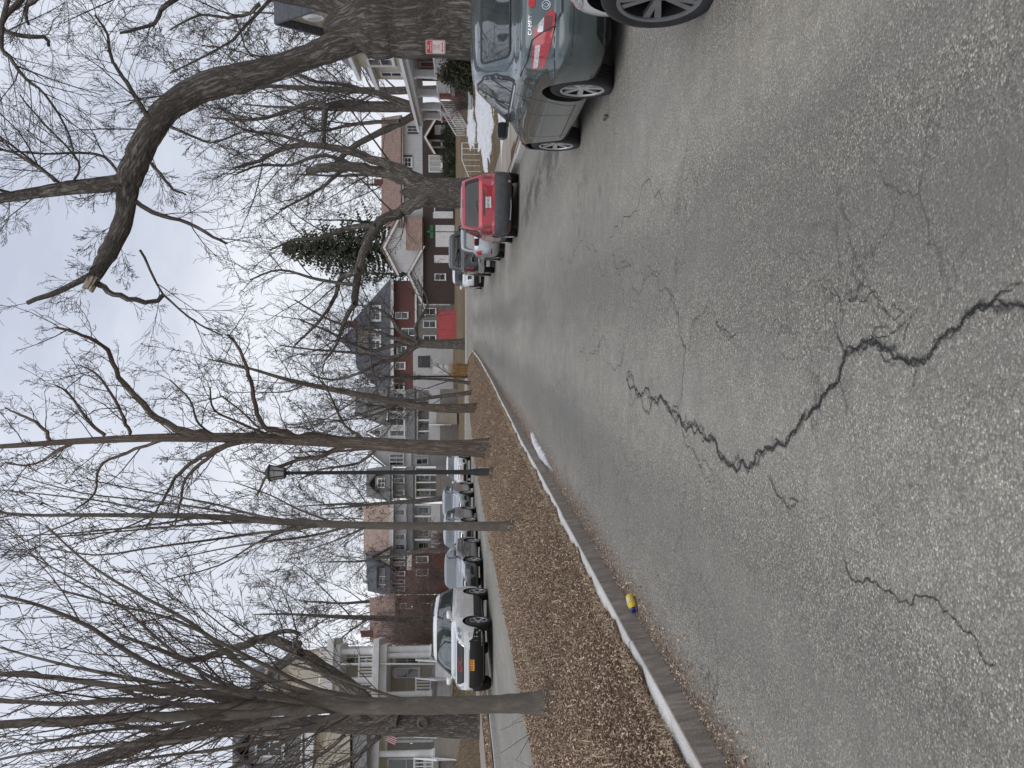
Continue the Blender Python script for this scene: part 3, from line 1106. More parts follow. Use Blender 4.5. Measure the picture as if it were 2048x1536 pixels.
scatter_leaves('verge_litter', 9000, verge_place, 0.06, LEAFC, 'brown leaves lying on the verge beyond the left carriageway')
verge = grid_sheet('left_verge', lambda y: (-12.59, LK - 0.17), list(np.arange(-10, 67.6, 1.5)), lambda x, y: zl(y) + 0.15 + 0.02 * math.sin(y * 2.1 + x * 3), 6, M_SOIL)

# ================================================================== cars
M_TYRE = plain('tyre_rubber', (0.022, 0.022, 0.023), 0.85, var=0.35, scale=9, bump=0.2, bscale=60)
M_RIM = plain('alloy_rim', (0.62, 0.62, 0.62), 0.38, 0.75, 0.15)
M_RIMD = plain('dark_alloy_rim', (0.30, 0.305, 0.32), 0.32, 0.75, 0.15)
M_WELL = plain('wheel_well', (0.012, 0.012, 0.012), 0.95, var=0.3)
M_TRIM = plain('black_trim', (0.018, 0.018, 0.019), 0.55, var=0.25)
M_CLAD = plain('grey_cladding', (0.075, 0.077, 0.08), 0.7, var=0.2, bump=0.15, bscale=200)
M_CHROME = plain('chrome', (0.75, 0.76, 0.78), 0.12, 1.0, 0.05)
M_GLASS = glassy('car_glass', (0.05, 0.06, 0.06), 0.03, 2.1)
M_GLASSD = glassy('dark_car_glass', (0.014, 0.016, 0.018), 0.04, 1.5)
M_RED = plain('red_lens', (0.42, 0.012, 0.02), 0.12, var=0.3, scale=40, coat=1.0)
M_REDD = plain('dark_red_lens', (0.15, 0.008, 0.012), 0.15, var=0.3, scale=40, coat=1.0)
M_CLEAR = plain('clear_lens', (0.55, 0.55, 0.56), 0.18, 0.2, 0.35, 50, coat=1.0)
M_AMBER = plain('amber_lens', (0.6, 0.2, 0.03), 0.2, var=0.2)
M_PLATEW = plain('white_plate', (0.72, 0.72, 0.7), 0.5)
M_PLATEO = plain('orange_plate', (0.75, 0.3, 0.02), 0.5)
M_INK = plain('plate_ink', (0.02, 0.025, 0.06), 0.6)
M_REDINK = plain('red_lettering', (0.5, 0.02, 0.03), 0.4)
M_WHITEINK = plain('white_lettering', (0.8, 0.8, 0.8), 0.3)


def text_verts(body, size=1.0):
    """Flat mesh of a word: verts (x, y), faces; centred."""
    cu = bpy.data.curves.new('lettering', 'FONT')
    cu.body = body; cu.size = size; cu.align_x = 'CENTER'; cu.align_y = 'CENTER'
    cu.resolution_u = 3
    o = bpy.data.objects.new('lettering', cu)
    COL.objects.link(o)
    dg = bpy.context.evaluated_depsgraph_get()
    me = bpy.data.meshes.new_from_object(o.evaluated_get(dg))
    bpy.data.objects.remove(o)
    V = [(v.co.x, v.co.y) for v in me.vertices]
    F = [tuple(p.vertices) for p in me.polygons]
    bpy.data.meshes.remove(me); bpy.data.curves.remove(cu)
    return V, F


def pchip(xs, ys, q):
    """Monotone cubic interpolation."""
    n = len(xs); h = [xs[i + 1] - xs[i] for i in range(n - 1)]
    d = [(ys[i + 1] - ys[i]) / h[i] for i in range(n - 1)]
    m = [d[0]] + [0] * (n - 2) + [d[-1]]
    for i in range(1, n - 1):
        if d[i - 1] * d[i] > 0:
            w1, w2 = 2 * h[i] + h[i - 1], h[i] + 2 * h[i - 1]
            m[i] = (w1 + w2) / (w1 / d[i - 1] + w2 / d[i])
    out = []
    for x in q:
        i = max(0, min(n - 2, int(np.searchsorted(xs, x)) - 1))
        t = (x - xs[i]) / h[i]
        out.append(ys[i] * (1 + 2 * t) * (1 - t) ** 2 + m[i] * h[i] * t * (1 - t) ** 2 + ys[i + 1] * t * t * (3 - 2 * t) + m[i + 1] * h[i] * t * t * (t - 1))
    return out


class Car:
    """Body = stack of plan contours (z, rear y, front y, half width, squareness)."""
    def __init__(self, name, levels, axles, wheel_r, arch_r, mat, loc, rz, label, cat, group, track=None):
        self.root = empty(name, loc, rz, label, cat, group)
        zs = [l[0] for l in levels]
        q = []
        for a, b in zip(zs[:-1], zs[1:]):
            q += [a + (b - a) * i / 3 for i in range(3)]
        q.append(zs[-1])
        cols = [pchip(zs, [l[k] for l in levels], q) for k in (1, 2, 3, 4)]
        NA = 104
        V = []
        for z, yr, yf, w, nn in zip(q, *cols):
            tt = np.linspace(0, 2 * math.pi, 721)
            c, s = np.cos(tt), np.sin(tt)
            x = w * np.sign(c) * np.abs(c) ** (2 / nn)
            y = (yr + yf) / 2 + (yf - yr) / 2 * np.sign(s) * np.abs(s) ** (2 / nn)
            # squarer corners at the tail
            nr = nn * 1.65
            rear = s < 0
            x = np.where(rear, w * np.sign(c) * np.abs(c) ** (2 / nr), x)
            y = np.where(rear, (yr + yf) / 2 - (yf - yr) / 2 * np.abs(s) ** (2 / nr), y)
            d = np.concatenate([[0], np.cumsum(np.hypot(np.diff(x), np.diff(y)))])
            g = np.linspace(0, d[-1], NA + 1)[:-1]
            for a, b in zip(np.interp(g, d, x), np.interp(g, d, y)):
                V.append((a, b, z))
        F = []
        nl = len(q)
        for j in range(nl - 1):
            for i in range(NA):
                i2 = (i + 1) % NA
                F.append((j * NA + i, j * NA + i2, (j + 1) * NA + i2, (j + 1) * NA + i))
        F.append(tuple(range(NA))[::-1])
        F.append(tuple((nl - 1) * NA + i for i in range(NA)))
        me = bpy.data.meshes.new('body')
        me.from_pydata(V, [], F)
        me.materials.append(mat)
        self.bvh = BVHTree.FromPolygons([Vector(v) for v in V], F)
        body = bpy.data.objects.new('body', me)
        COL.objects.link(body)
        # cut the wheel arches
        W = max(cols[2])
        cut = MB()
        for ya in axles:
            for sx in (-1, 1):
                xs = sorted((sx * (W - 0.30), sx * (W + 0.3)))
                cut.lathe([(arch_r, xs[0]), (arch_r, xs[1])], 40, 'X', True, (0, ya, wheel_r + 0.02))
        co = cut.build('cutter', M_WELL)
        md = body.modifiers.new('arches', 'BOOLEAN')
        md.operation = 'DIFFERENCE'; md.object = co; md.solver = 'EXACT'
        try: md.material_mode = 'TRANSFER'
        except Exception: pass
        dg = bpy.context.evaluated_depsgraph_get()
        nm = bpy.data.meshes.new_from_object(body.evaluated_get(dg))
        body.modifiers.clear()
        body.data = nm
        bpy.data.objects.remove(co)
        shade(nm, 38)
        body.parent = self.root
        self.body = body
        self.W = W
        self.mat = mat

    # --- project outlines onto the body
    def _cast(self, view, a, b):
        if view == 'rear': o, d = Vector((a, -8, b)), Vector((0, 1, 0))
        elif view == 'front': o, d = Vector((a, 8, b)), Vector((0, -1, 0))
        elif view == 'left': o, d = Vector((-4, a, b)), Vector((1, 0, 0))
        elif view == 'right': o, d = Vector((4, a, b)), Vector((-1, 0, 0))
        else: o, d = Vector((a, b, 5)), Vector((0, 0, -1))
        h = self.bvh.ray_cast(o, d)
        if h[0] is None:
            h = self.bvh.find_nearest(o + d * (8 - (self.W if view in ('left', 'right') else 2.3)))
        n = h[1]
        if n.dot(d) > 0: n = -n
        return h[0], n

    def panel(self, name, poly, view, mat, off=0.004, parent=None, step=0.06, rnd_=0.0, mirror=False, smooth=True):
        outs = []
        for sgn in ((1, -1) if mirror else (1,)):
            pl = [(p[0] * (sgn if view in ('rear', 'front', 'top') else 1), p[1]) for p in poly]
            vw = view
            if mirror and view in ('left', 'right'): vw = 'left' if sgn == 1 else 'right'
            if rnd_ > 0: pl = round_poly(pl, rnd_)
            bm = bmesh.new()
            bm.faces.new([bm.verts.new((p[0], p[1], 0)) for p in pl])
            lo = [min(p[i] for p in pl) for i in (0, 1)]; hi = [max(p[i] for p in pl) for i in (0, 1)]
            for i in (0, 1):
                k = int((hi[i] - lo[i]) / step)
                for j in range(1, k + 1):
                    c = [0, 0, 0]; nn = [0, 0, 0]
                    c[i] = lo[i] + (hi[i] - lo[i]) * j / (k + 1); nn[i] = 1
                    bmesh.ops.bisect_plane(bm, geom=bm.verts[:] + bm.edges[:] + bm.faces[:], plane_co=c, plane_no=nn)
            for v in bm.verts:
                p, n = self._cast(vw, v.co.x, v.co.y)
                v.co = p + n * off
            me = bpy.data.meshes.new(name)
            bm.to_mesh(me); bm.free()
            if smooth: shade(me, 60)
            outs.append(link_mesh(name, me, mat, parent or self.root))
        return outs if mirror else outs[0]

    def line(self, name, pts, view, w=0.007, mat=None, off=0.003, mirror=False, parent=None, closed=False):
        pts = [Vector(p) for p in pts]
        if closed: pts = pts + [pts[0]]
        fine = []
        for a, b in zip(pts[:-1], pts[1:]):
            k = max(1, int((b - a).length / 0.05))
            fine += [a + (b - a) * i / k for i in range(k)]
        fine.append(pts[-1])
        for sgn in ((1, -1) if mirror else (1,)):
            V, F = [], []
            vw = view
            if mirror and view in ('left', 'right'): vw = 'left' if sgn == 1 else 'right'
            m = sgn if view in ('rear', 'front', 'top') else 1
            n = len(fine)
            for i, p in enumerate(fine):
                t = (fine[min(n - 1, i + 1)] - fine[max(0, i - 1)]).normalized()
                nn = Vector((-t.y, t.x)) * w / 2
                for q in (p + nn, p - nn):
                    c, nr = self._cast(vw, q.x * m, q.y)
                    V.append(c + nr * off)
            F = [(2 * i, 2 * i + 1, 2 * i + 3, 2 * i + 2) for i in range(n - 1)]
            MB().add(V, F).build(name, mat or M_TRIM, parent or self.root)

    def word(self, name, body, a, b, size, view, mat, off=0.006, flip=False, squash=1.0, parent=None):
        V, F = text_verts(body, size)
        sg = {'rear': 1, 'front': -1, 'left': -1, 'right': 1}[view]
        P = []
        for x, y in V:
            c, n = self._cast(view, a + x * sg * squash, b + y)
            P.append(c + n * off)
        me = bpy.data.meshes.new(name)
        me.from_pydata(P, [], F)
        return link_mesh(name, me, mat, parent or self.root)

    def surf(self, view, a, b):
        return self._cast(view, a, b)


def round_poly(pl, r, k=4):
    out = []
    n = len(pl)
    for i in range(n):
        p0, p1, p2 = Vector(pl[i - 1]), Vector(pl[i]), Vector(pl[(i + 1) % n])
        a, b = (p0 - p1), (p2 - p1)
        ra = min(r, a.length * 0.45, b.length * 0.45)
        a = p1 + a.normalized() * ra; b = p1 + b.normalized() * ra
        for j in range(k + 1):
            t = j / k
            q = a * (1 - t) ** 2 + p1 * 2 * t * (1 - t) + b * t * t
            out.append((q.x, q.y))
    return out


WHEELS = {}


def wheel(car, x, y, r, style='seven', width=0.215, steer=0.0, rimr=0.215):
    """Wheel thing part > tyre, rim, hub. Outer side towards sign of x."""
    key = (r, style, width, rimr)
    if key not in WHEELS:
        w = width / 2
        t = MB()
        t.lathe([(rimr - 0.01, -w * 0.8), (rimr + 0.005, -w * 0.95), (r * 0.86, -w * 1.03), (r * 0.96, -w * 0.95), (r * 0.992, -w * 0.78),
                 (r, -w * 0.62), (r, -w * 0.35), (r - 0.009, -w * 0.33), (r - 0.009, -w * 0.27), (r, -w * 0.25), (r, -0.005), (r - 0.009, -0.003), (r - 0.009, 0.008), (r, 0.01),
                 (r, w * 0.3), (r - 0.009, w * 0.32), (r - 0.009, w * 0.38), (r, w * 0.4), (r, w * 0.62), (r * 0.992, w * 0.78), (r * 0.96, w * 0.95), (r * 0.86, w * 1.03), (rimr + 0.005, w * 0.95), (rimr - 0.01, w * 0.8)], 48, 'X', False)
        rim = MB()
        # barrel and lip (outer side = -x)
        rim.lathe([(rimr * 0.975, -w * 0.80), (rimr * 0.98, -w * 0.86), (rimr + 0.012, -w * 0.93), (rimr + 0.012, -w * 0.97), (rimr * 0.955, -w * 0.93), (rimr * 0.945, -w * 0.80)], 40, 'X', False)
        rim.lathe([(0.0, -w * 0.78), (0.035, -w * 0.78), (0.062, -w * 0.7), (0.075, -w * 0.5), (0.075, w * 0.2)], 20, 'X', False)
        ns = {'seven': 7, 'six': 6, 'five': 5, 'twin': 5, 'ten': 10}[style]
        for k in range(ns):
            a = 2 * math.pi * k / ns
            sets = [(0.0, 0.05 if ns > 5 else 0.065)]
            if style == 'twin': sets = [(-0.16, 0.038), (0.16, 0.038)]
            for da, wd in sets:
                c, s = math.cos(a + da * 0.6), math.sin(a + da * 0.6)
                c2, s2 = math.cos(a + da), math.sin(a + da)
                i0, i1 = 0.045, rimr * 0.95
                px, pz = -s, c
                vs = []
                for rr, ww, xx, (cc, ss) in ((i0, wd * 0.9, -w * 0.76, (c, s)), (i1, wd * 1.15, -w * 0.86, (c2, s2))):
                    for sg in (-1, 1):
                        for dx in (0, 0.03):
                            vs.append((xx + dx, cc * rr - ss * ww / 2 * sg, ss * rr + cc * ww / 2 * sg))
                rim.add(vs, [(0, 1, 3, 2), (4, 6, 7, 5), (0, 2, 6, 4), (1, 5, 7, 3), (0, 4, 5, 1), (2, 3, 7, 6)])
        disc = MB().lathe([(0.0, -0.01), (rimr * 0.78, -0.01), (rimr * 0.78, 0.015), (rimr * 0.8, w * 0.7), (rimr * 0.98, w * 0.8), (rimr * 0.94, 0.0), (rimr * 0.94, -w * 0.84)], 32, 'X', False)
        WHEELS[key] = (t.mesh('tyre', 50), rim.mesh('rim', 40), disc.mesh('brake_disc', 40))
    a, b, c = WHEELS[key]
    e = bpy.data.objects.new('wheel', None); COL.objects.link(e); e.parent = car.root
    e.location = (x, y, r); e.rotation_euler = (0, 0, (0 if x < 0 else math.pi) + steer)
    for nme, me, mt in (('tyre', a, M_TYRE), ('rim', b, M_RIMD if style == 'twin' else M_RIM), ('brake_disc', c, M_WELL)):
        link_mesh(nme, me, mt, e)
    return e


def ring_poly(cx, cz, rx, rz, n=20):
    return [(cx + rx * math.cos(2 * math.pi * i / n), cz + rz * math.sin(2 * math.pi * i / n)) for i in range(n)]


def plate(car, view, z, w, h, mat, text, ink, y=None, x0=0.0):
    p, n = car.surf(view, x0, z)
    d = -1 if view == 'rear' else 1
    yy = p.y + d * 0.012
    b = MB().box(x0 - w / 2, x0 + w / 2, min(yy, yy - d * 0.006), max(yy, yy - d * 0.006), z - h / 2, z + h / 2)
    o = b.build('number_plate', mat, car.root)
    V, F = text_verts(text, h * 0.72)
    sg = 1 if view == 'rear' else -1
    me = bpy.data.meshes.new('plate_lettering')
    me.from_pydata([(x0 + x * sg * 0.8, yy + d * 0.002, z + q) for x, q in V], [], F)
    link_mesh('plate_lettering', me, ink, o)
    return o


def mirrors(car, y, z, mat, glass_view='rear', s=1.0):
    for sg in (-1, 1):
        p, n = car.surf('left' if sg < 0 else 'right', y, z)
        x0 = p.x
        m = MB()
        prof = []
        V, F = [], []
        for j, (yy, k) in enumerate(((-0.075, 0.86), (-0.06, 1.0), (0.02, 0.95), (0.06, 0.6), (0.075, 0.2))):
            for i in range(16):
                a = 2 * math.pi * i / 16
                cx, cz = math.cos(a), math.sin(a)
                V.append((sg * 0.14 * s + math.copysign(abs(cx) ** 0.6, cx) * 0.105 * k * s, yy * s, 0.07 * s + math.copysign(abs(cz) ** 0.6, cz) * 0.07 * k * s))
        for j in range(4):
            for i in range(16):
                F.append((j * 16 + i, j * 16 + (i + 1) % 16, (j + 1) * 16 + (i + 1) % 16, (j + 1) * 16 + i))
        F.append(tuple(range(16))); F.append(tuple(64 + i for i in range(16)))
        m.add(V, F)
        m.box(min(0, sg * 0.08), max(0, sg * 0.08), -0.02, 0.04, -0.01, 0.03)
        o = m.build('side_mirror', mat, car.root, 45, (x0 - sg * 0.01, y, z))
        MB().box(sg * 0.14 * s - 0.088 * s, sg * 0.14 * s + 0.088 * s, -0.079 * s, -0.0765 * s, 0.07 * s - 0.054 * s, 0.07 * s + 0.054 * s).build('mirror_glass', M_GLASSD, o)


# ---------------------------------------------------------------- the grey sedan on the right
P_SEDAN = paint('sedan_grey_green_paint', (0.085, 0.112, 0.115), 0.4, 0.25, 0.10)
SED_LV = [  # z, rear, front, half width, squareness
    (0.17, -2.10, 2.12, 0.76, 4.2), (0.23, -2.30, 2.28, 0.86, 4.6), (0.34, -2.385, 2.37, 0.902, 5.0), (0.48, -2.405, 2.40, 0.912, 5.0),
    (0.60, -2.40, 2.385, 0.914, 5.0), (0.655, -2.375, 2.35, 0.912, 5.0), (0.69, -2.325, 2.29, 0.908, 4.8), (0.78, -2.30, 1.98, 0.90, 4.6),
    (0.88, -2.265, 1.42, 0.883, 4.4), (0.95, -2.235, 1.02, 0.862, 4.4), (0.99, -2.17, 0.92, 0.84, 4.4), (1.025, -1.78, 0.84, 0.818, 4.6), (1.05, -1.62, 0.78, 0.802, 4.8),
    (1.16, -1.34, 0.52, 0.742, 4.8), (1.28, -1.05, 0.25, 0.672, 4.8), (1.36, -0.84, 0.07, 0.622, 4.6), (1.41, -0.66, -0.06, 0.575, 4.2), (1.445, -0.46, -0.2, 0.47, 3.6), (1.462, -0.34, -0.29, 0.16, 3.0)]
SED_R = 0.328


def build_sedan(loc, rz, label, group, paint_m, full=True, levels=SED_LV, axles=(-1.375, 1.40), r=SED_R, style='seven', name='sedan'):
    c = Car(name, levels, axles, r, r + 0.062, paint_m, loc, rz, label, 'car', group)
    for ya in axles:
        for sx in (-1, 1):
            wheel(c, sx * (c.W - 0.125), ya, r, style)
    return c


SX, SY = 3.27, 10.95
sed = build_sedan((SX, SY, zroad(3.3, 11) - 0.012), R(0.6), 'grey-green four-door sedan with a red sticker on the boot, parked under the big tree', 'cars parked along the right kerb', P_SEDAN)
# rear window, side windows, windscreen
sed.panel('rear_window', [(-0.60, 1.075), (0.60, 1.075), (0.50, 1.345), (-0.50, 1.345)], 'rear', M_GLASS, 0.005, rnd_=0.06)
sed.line('window_seal', round_poly([(-0.60, 1.075), (0.60, 1.075), (0.50, 1.345), (-0.50, 1.345)], 0.06), 'rear', 0.018, M_TRIM, 0.006, closed=True)
sed.panel('windscreen', [(-0.66, 1.03), (0.66, 1.03), (0.54, 1.36), (-0.54, 1.36)], 'front', M_GLASS, 0.005, rnd_=0.06)
GL = [(-1.46, 1.015), (-1.16, 1.2), (-0.86, 1.325), (-0.50, 1.388), (-0.15, 1.382), (0.14, 1.295), (0.68, 1.01)]
sed.panel('window_band', GL, 'left', M_TRIM, 0.003, mirror=True, rnd_=0.03)
sed.panel('side_window', [(-1.0, 1.03), (-1.0, 1.235), (-0.82, 1.315), (-0.52, 1.368), (-0.42, 1.368), (-0.42, 1.03)], 'left', M_GLASS, 0.006, mirror=True, rnd_=0.025)
sed.panel('quarter_window', [(-1.36, 1.03), (-1.13, 1.175), (-1.04, 1.215), (-1.04, 1.03)], 'left', M_GLASS, 0.006, mirror=True, rnd_=0.02)
sed.panel('side_window', [(-0.36, 1.03), (-0.36, 1.368), (-0.15, 1.362), (0.12, 1.272), (0.56, 1.03)], 'left', M_GLASS, 0.006, mirror=True, rnd_=0.025)
sed.line('chrome_strip', [(-1.33, 1.008), (0.60, 1.004)], 'left', 0.014, M_CHROME, 0.008, mirror=True)
# tail lamps: wrap round the corner (rear part and side part)
for sg in (-1, 1):
    lamp = sed.panel('tail_lamp', [(sg * 0.40, 0.735), (sg * 0.45, 0.69), (sg * 0.60, 0.705), (sg * 0.76, 0.742), (sg * 0.845, 0.772), (sg * 0.845, 0.888), (sg * 0.80, 0.895), (sg * 0.58, 0.878)], 'rear', M_RED, 0.010, rnd_=0.015, step=0.03)
    sed.panel('reverse_lens', [(sg * 0.47, 0.79), (sg * 0.60, 0.80), (sg * 0.60, 0.85), (sg * 0.53, 0.842)], 'rear', M_CLEAR, 0.013, lamp, rnd_=0.01, step=0.03)
    sed.panel('reflector_lens', [(sg * 0.70, 0.82), (sg * 0.84, 0.83), (sg * 0.84, 0.872), (sg * 0.70, 0.868)], 'rear', M_CLEAR, 0.012, lamp, rnd_=0.01, step=0.03)
    sed.panel('lower_lens', [(sg * 0.47, 0.715), (sg * 0.60, 0.725), (sg * 0.60, 0.79), (sg * 0.46, 0.78)], 'rear', M_REDD, 0.0125, lamp, rnd_=0.01, step=0.03)
# boot lid seams
sed.line('boot_seam', [(-0.84, 0.975), (-0.80, 0.93), (-0.66, 0.90), (-0.60, 0.80), (-0.56, 0.70), (-0.45, 0.635), (0.45, 0.635), (0.56, 0.70), (0.60, 0.80), (0.66, 0.90), (0.80, 0.93), (0.84, 0.975)], 'rear', 0.010, M_TRIM, 0.0145)
sed.line('bumper_seam', [(-1.93, 0.66), (-2.15, 0.685), (-2.3, 0.70)], 'left', 0.006, M_TRIM, 0.003, mirror=True)
sed.line('bumper_crease', [(-0.86, 0.545), (-0.5, 0.53), (0.5, 0.53), (0.86, 0.545)], 'rear', 0.006, M_TRIM, 0.002)
sed.panel('rear_valance', [(-0.72, 0.2), (0.72, 0.2), (0.66, 0.315), (-0.66, 0.315)], 'rear', M_TRIM, 0.006, rnd_=0.05)
sed.panel('plate_recess', [(-0.27, 0.665), (0.27, 0.665), (0.30, 0.86), (-0.30, 0.86)], 'rear', M_TRIM, 0.004, rnd_=0.02)
plate(sed, 'rear', 0.765, 0.31, 0.155, M_PLATEO, 'ERD 4186', M_INK)
# door seams, handles, sill trim, fuel flap
sed.line('door_seam', [(-1.02, 1.0), (-1.06, 0.85), (-0.98, 0.62), (-0.86, 0.47), (-0.80, 0.32)], 'left', 0.008, M_TRIM, 0.003, mirror=True)
sed.line('door_seam', [(-0.39, 1.0), (-0.39, 0.32)], 'left', 0.008, M_TRIM, 0.003, mirror=True)
sed.line('door_seam', [(0.62, 1.0), (0.72, 0.85), (0.72, 0.32)], 'left', 0.008, M_TRIM, 0.003, mirror=True)
sed.line('sill_seam', [(-0.86, 0.335), (0.85, 0.335)], 'left', 0.007, M_TRIM, 0.003, mirror=True)
sed.line('fuel_flap', round_poly([(-1.72, 0.80), (-1.53, 0.82), (-1.53, 0.93), (-1.70, 0.93)], 0.03), 'left', 0.006, M_TRIM, 0.003, closed=True)
for sg in (-1, 1):
    for y in (-0.82, 0.12):
        p, n = sed.surf('left' if sg < 0 else 'right', y, 0.90)
        MB().tube([(0, -0.10, 0), (sg * 0.032, -0.08, 0.002), (sg * 0.038, 0, 0.004), (sg * 0.032, 0.08, 0.002), (0, 0.10, 0)], [0.012, 0.015, 0.016, 0.015, 0.012], 8).build('door_handle', P_SEDAN, sed.root, 50, (p.x, y, 0.90))
sed.panel('head_lamp', [(0.46, 0.66), (0.84, 0.66), (0.86, 0.77), (0.60, 0.75)], 'front', M_CLEAR, 0.008, mirror=True, rnd_=0.03)
sed.panel('head_lamp_side', [(1.90, 0.70), (2.24, 0.66), (2.2, 0.755), (1.92, 0.80)], 'left', M_CLEAR, 0.008, mirror=True, rnd_=0.03)
sed.panel('grille', [(-0.36, 0.60), (0.36, 0.60), (0.42, 0.72), (-0.42, 0.72)], 'front', M_TRIM, 0.008, rnd_=0.02)
mirrors(sed, 0.56, 1.0, P_SEDAN)
# emblem ring with leaf outline, red sticker, model name
sed.line('emblem_ring', ring_poly(-0.365, 0.775, 0.04, 0.036, 24), 'rear', 0.006, M_CHROME, 0.008, closed=True)
sed.line('emblem_leaf', [(-0.365, 0.748), (-0.342, 0.775), (-0.365, 0.804), (-0.388, 0.775)], 'rear', 0.006, M_CHROME, 0.008, closed=True)
st = sed.panel('red_sticker', round_poly([(-0.37, 0.875), (-0.30, 0.875), (-0.285, 0.90), (-0.30, 0.93), (-0.345, 0.935), (-0.375, 0.92)], 0.012), 'rear', M_REDINK, 0.006)
sed.word('model_lettering', 'CAMRY', -0.53, 0.917, 0.045, 'rear', M_CHROME, 0.008, squash=1.15)
sed.word('trim_lettering', 'LE', 0.5, 0.918, 0.036, 'rear', M_CHROME, 0.008)
MB().tube([(0, 0, 0), (0, -0.16, 0.0)], 0.028, 10).build('exhaust_pipe', M_CHROME, sed.root, 40, (0.5, -2.22, 0.235))
MB().box(-0.62, 0.62, -2.2, 2.0, 0.16, 0.24).build('underbody', M_WELL, sed.root)

# ---------------------------------------------------------------- the white car at the right edge
P_WHITE = paint('white_car_paint', (0.72, 0.72, 0.70), 0.0, 0.35, 0.25)
wc_y = 5.75
CR_LV = [(0.20, -2.0, 2.0, 0.78, 4.0), (0.27, -2.16, 2.14, 0.87, 4.2), (0.42, -2.24, 2.24, 0.915, 4.8), (0.60, -2.25, 2.25, 0.925, 4.8), (0.74, -2.24, 2.2, 0.925, 4.6), (0.85, -2.22, 1.98, 0.915, 4.4),
         (0.95, -2.20, 1.45, 0.90, 4.2), (1.02, -2.18, 1.08, 0.88, 4.4), (1.08, -2.14, 0.92, 0.855, 4.6), (1.3, -1.98, 0.52, 0.765, 4.8), (1.48, -1.82, 0.2, 0.69, 4.8), (1.57, -1.68, 0.0, 0.63, 4.6), (1.62, -1.4, -0.25, 0.54, 4.0), (1.645, -1.0, -0.5, 0.3, 3.2)]


def build_crossover(loc, rz, label, group, pm, style='five', facing='front', name='crossover_car', r=0.355, levels=CR_LV, axles=(-1.33, 1.34), steer=0.0, clad=None, glass=None, rimr=0.235):
    c = Car(name, levels, axles, r, r + 0.06, pm, loc, rz, label, 'car', group)
    g = glass or M_GLASS
    for ya in axles:
        for sx in (-1, 1):
            wheel(c, sx * (c.W - 0.12), ya, r, style, 0.235, steer if ya > 0 else 0.0, rimr)
    H = levels[-1][0]; zb = 1.08 * H / 1.645
    zt = H * 0.915
    def at(z, k): return interp(z, [l[0] for l in levels], [l[k] for l in levels])
    wb, wt = at(zb, 3) - 0.12, at(zt, 3) - 0.08
    c.panel('windscreen', [(-wb, zb + 0.01), (wb, zb + 0.01), (wt, zt), (-wt, zt)], 'front', g, 0.005, rnd_=0.06)
    c.panel('rear_window', [(-wb + 0.03, zb + 0.05), (wb - 0.03, zb + 0.05), (wt, zt), (-wt, zt)], 'rear', g, 0.005, rnd_=0.06)
    yr0, yf0, yr1, yf1 = at(zb, 1) + 0.18, at(zb, 2) - 0.18, at(zt, 1) + 0.22, at(zt, 2) - 0.05
    c.panel('window_band', [(yr0, zb + 0.1), (yr1, zt - 0.03), (yf1 - 0.1, zt), (yf0, zb), (yr0 + 0.1, zb)], 'left', M_TRIM, 0.003, mirror=True, rnd_=0.05)
    e = 0.035
    ym = (yr0 + yf0) / 2
    for a, b in ((yr0 + 0.55, ym - 0.05), (ym, yf0)):
        ft = lambda y: zb + e + (zt - 0.05 - zb - e) * min(1.0, max(0.05, (yf0 - y) / max(0.1, yf0 - yf1)))
        c.panel('side_window', [(a, zb + e), (a, min(zt - 0.05, ft(a))), (min(b, yf1 - 0.15) if b > yf1 else b, zt - 0.05), (b - 0.08 if b == yf0 else b, zb + e)], 'left', g, 0.006, mirror=True, rnd_=0.03)
    c.panel('quarter_window', [(yr0 + 0.08, zb + 0.12), (yr1 + 0.1, zt - 0.07), (yr0 + 0.49, zt - 0.06), (yr0 + 0.49, zb + e), (yr0 + 0.14, zb + e)], 'left', g, 0.006, mirror=True, rnd_=0.03)
    for y0 in (yr0 + 0.5, ym - 0.02, yf0 - 0.02):
        c.line('door_seam', [(y0, zb - 0.02), (y0 + 0.02, zb - 0.3), (y0, 0.36)], 'left', 0.008, M_TRIM, 0.003, mirror=True)
    mirrors(c, yf0 - 0.12, zb + 0.0, pm, s=1.15)
    for sg in (-1, 1):
        for y in (yr0 + 0.7, ym + 0.2):
            p, n = c.surf('left' if sg < 0 else 'right', y, zb - 0.13)
            MB().tube([(0, -0.10, 0), (sg * 0.035, -0.07, 0), (sg * 0.035, 0.07, 0), (0, 0.10, 0)], 0.014, 8).build('door_handle', pm, c.root, 50, (p.x, y, zb - 0.13))
    MB().box(-0.62, 0.62, levels[0][1] + 0.15, levels[0][2] - 0.15, 0.19, 0.26).build('underbody', M_WELL, c.root)
    return c


wc = build_crossover((2.885, 4.32, -0.0), R(1.0), 'white car nearest us behind the grey sedan, cut off by the picture edge', 'cars parked along the right kerb', P_WHITE, 'twin', steer=R(9), r=0.352, rimr=0.245)
wc.panel('head_lamp', [(0.50, 0.74), (0.88, 0.78), (0.88, 0.88), (0.62, 0.84)], 'front', M_CLEAR, 0.006, mirror=True, rnd_=0.03)
wc.panel('grille', [(-0.45, 0.45), (0.45, 0.45), (0.5, 0.72), (-0.5, 0.72)], 'front', M_TRIM, 0.006, rnd_=0.05)
wc.panel('fog_lamp', [(0.60, 0.42), (0.82, 0.45), (0.82, 0.56), (0.64, 0.55)], 'front', M_TRIM, 0.006, mirror=True, rnd_=0.04)

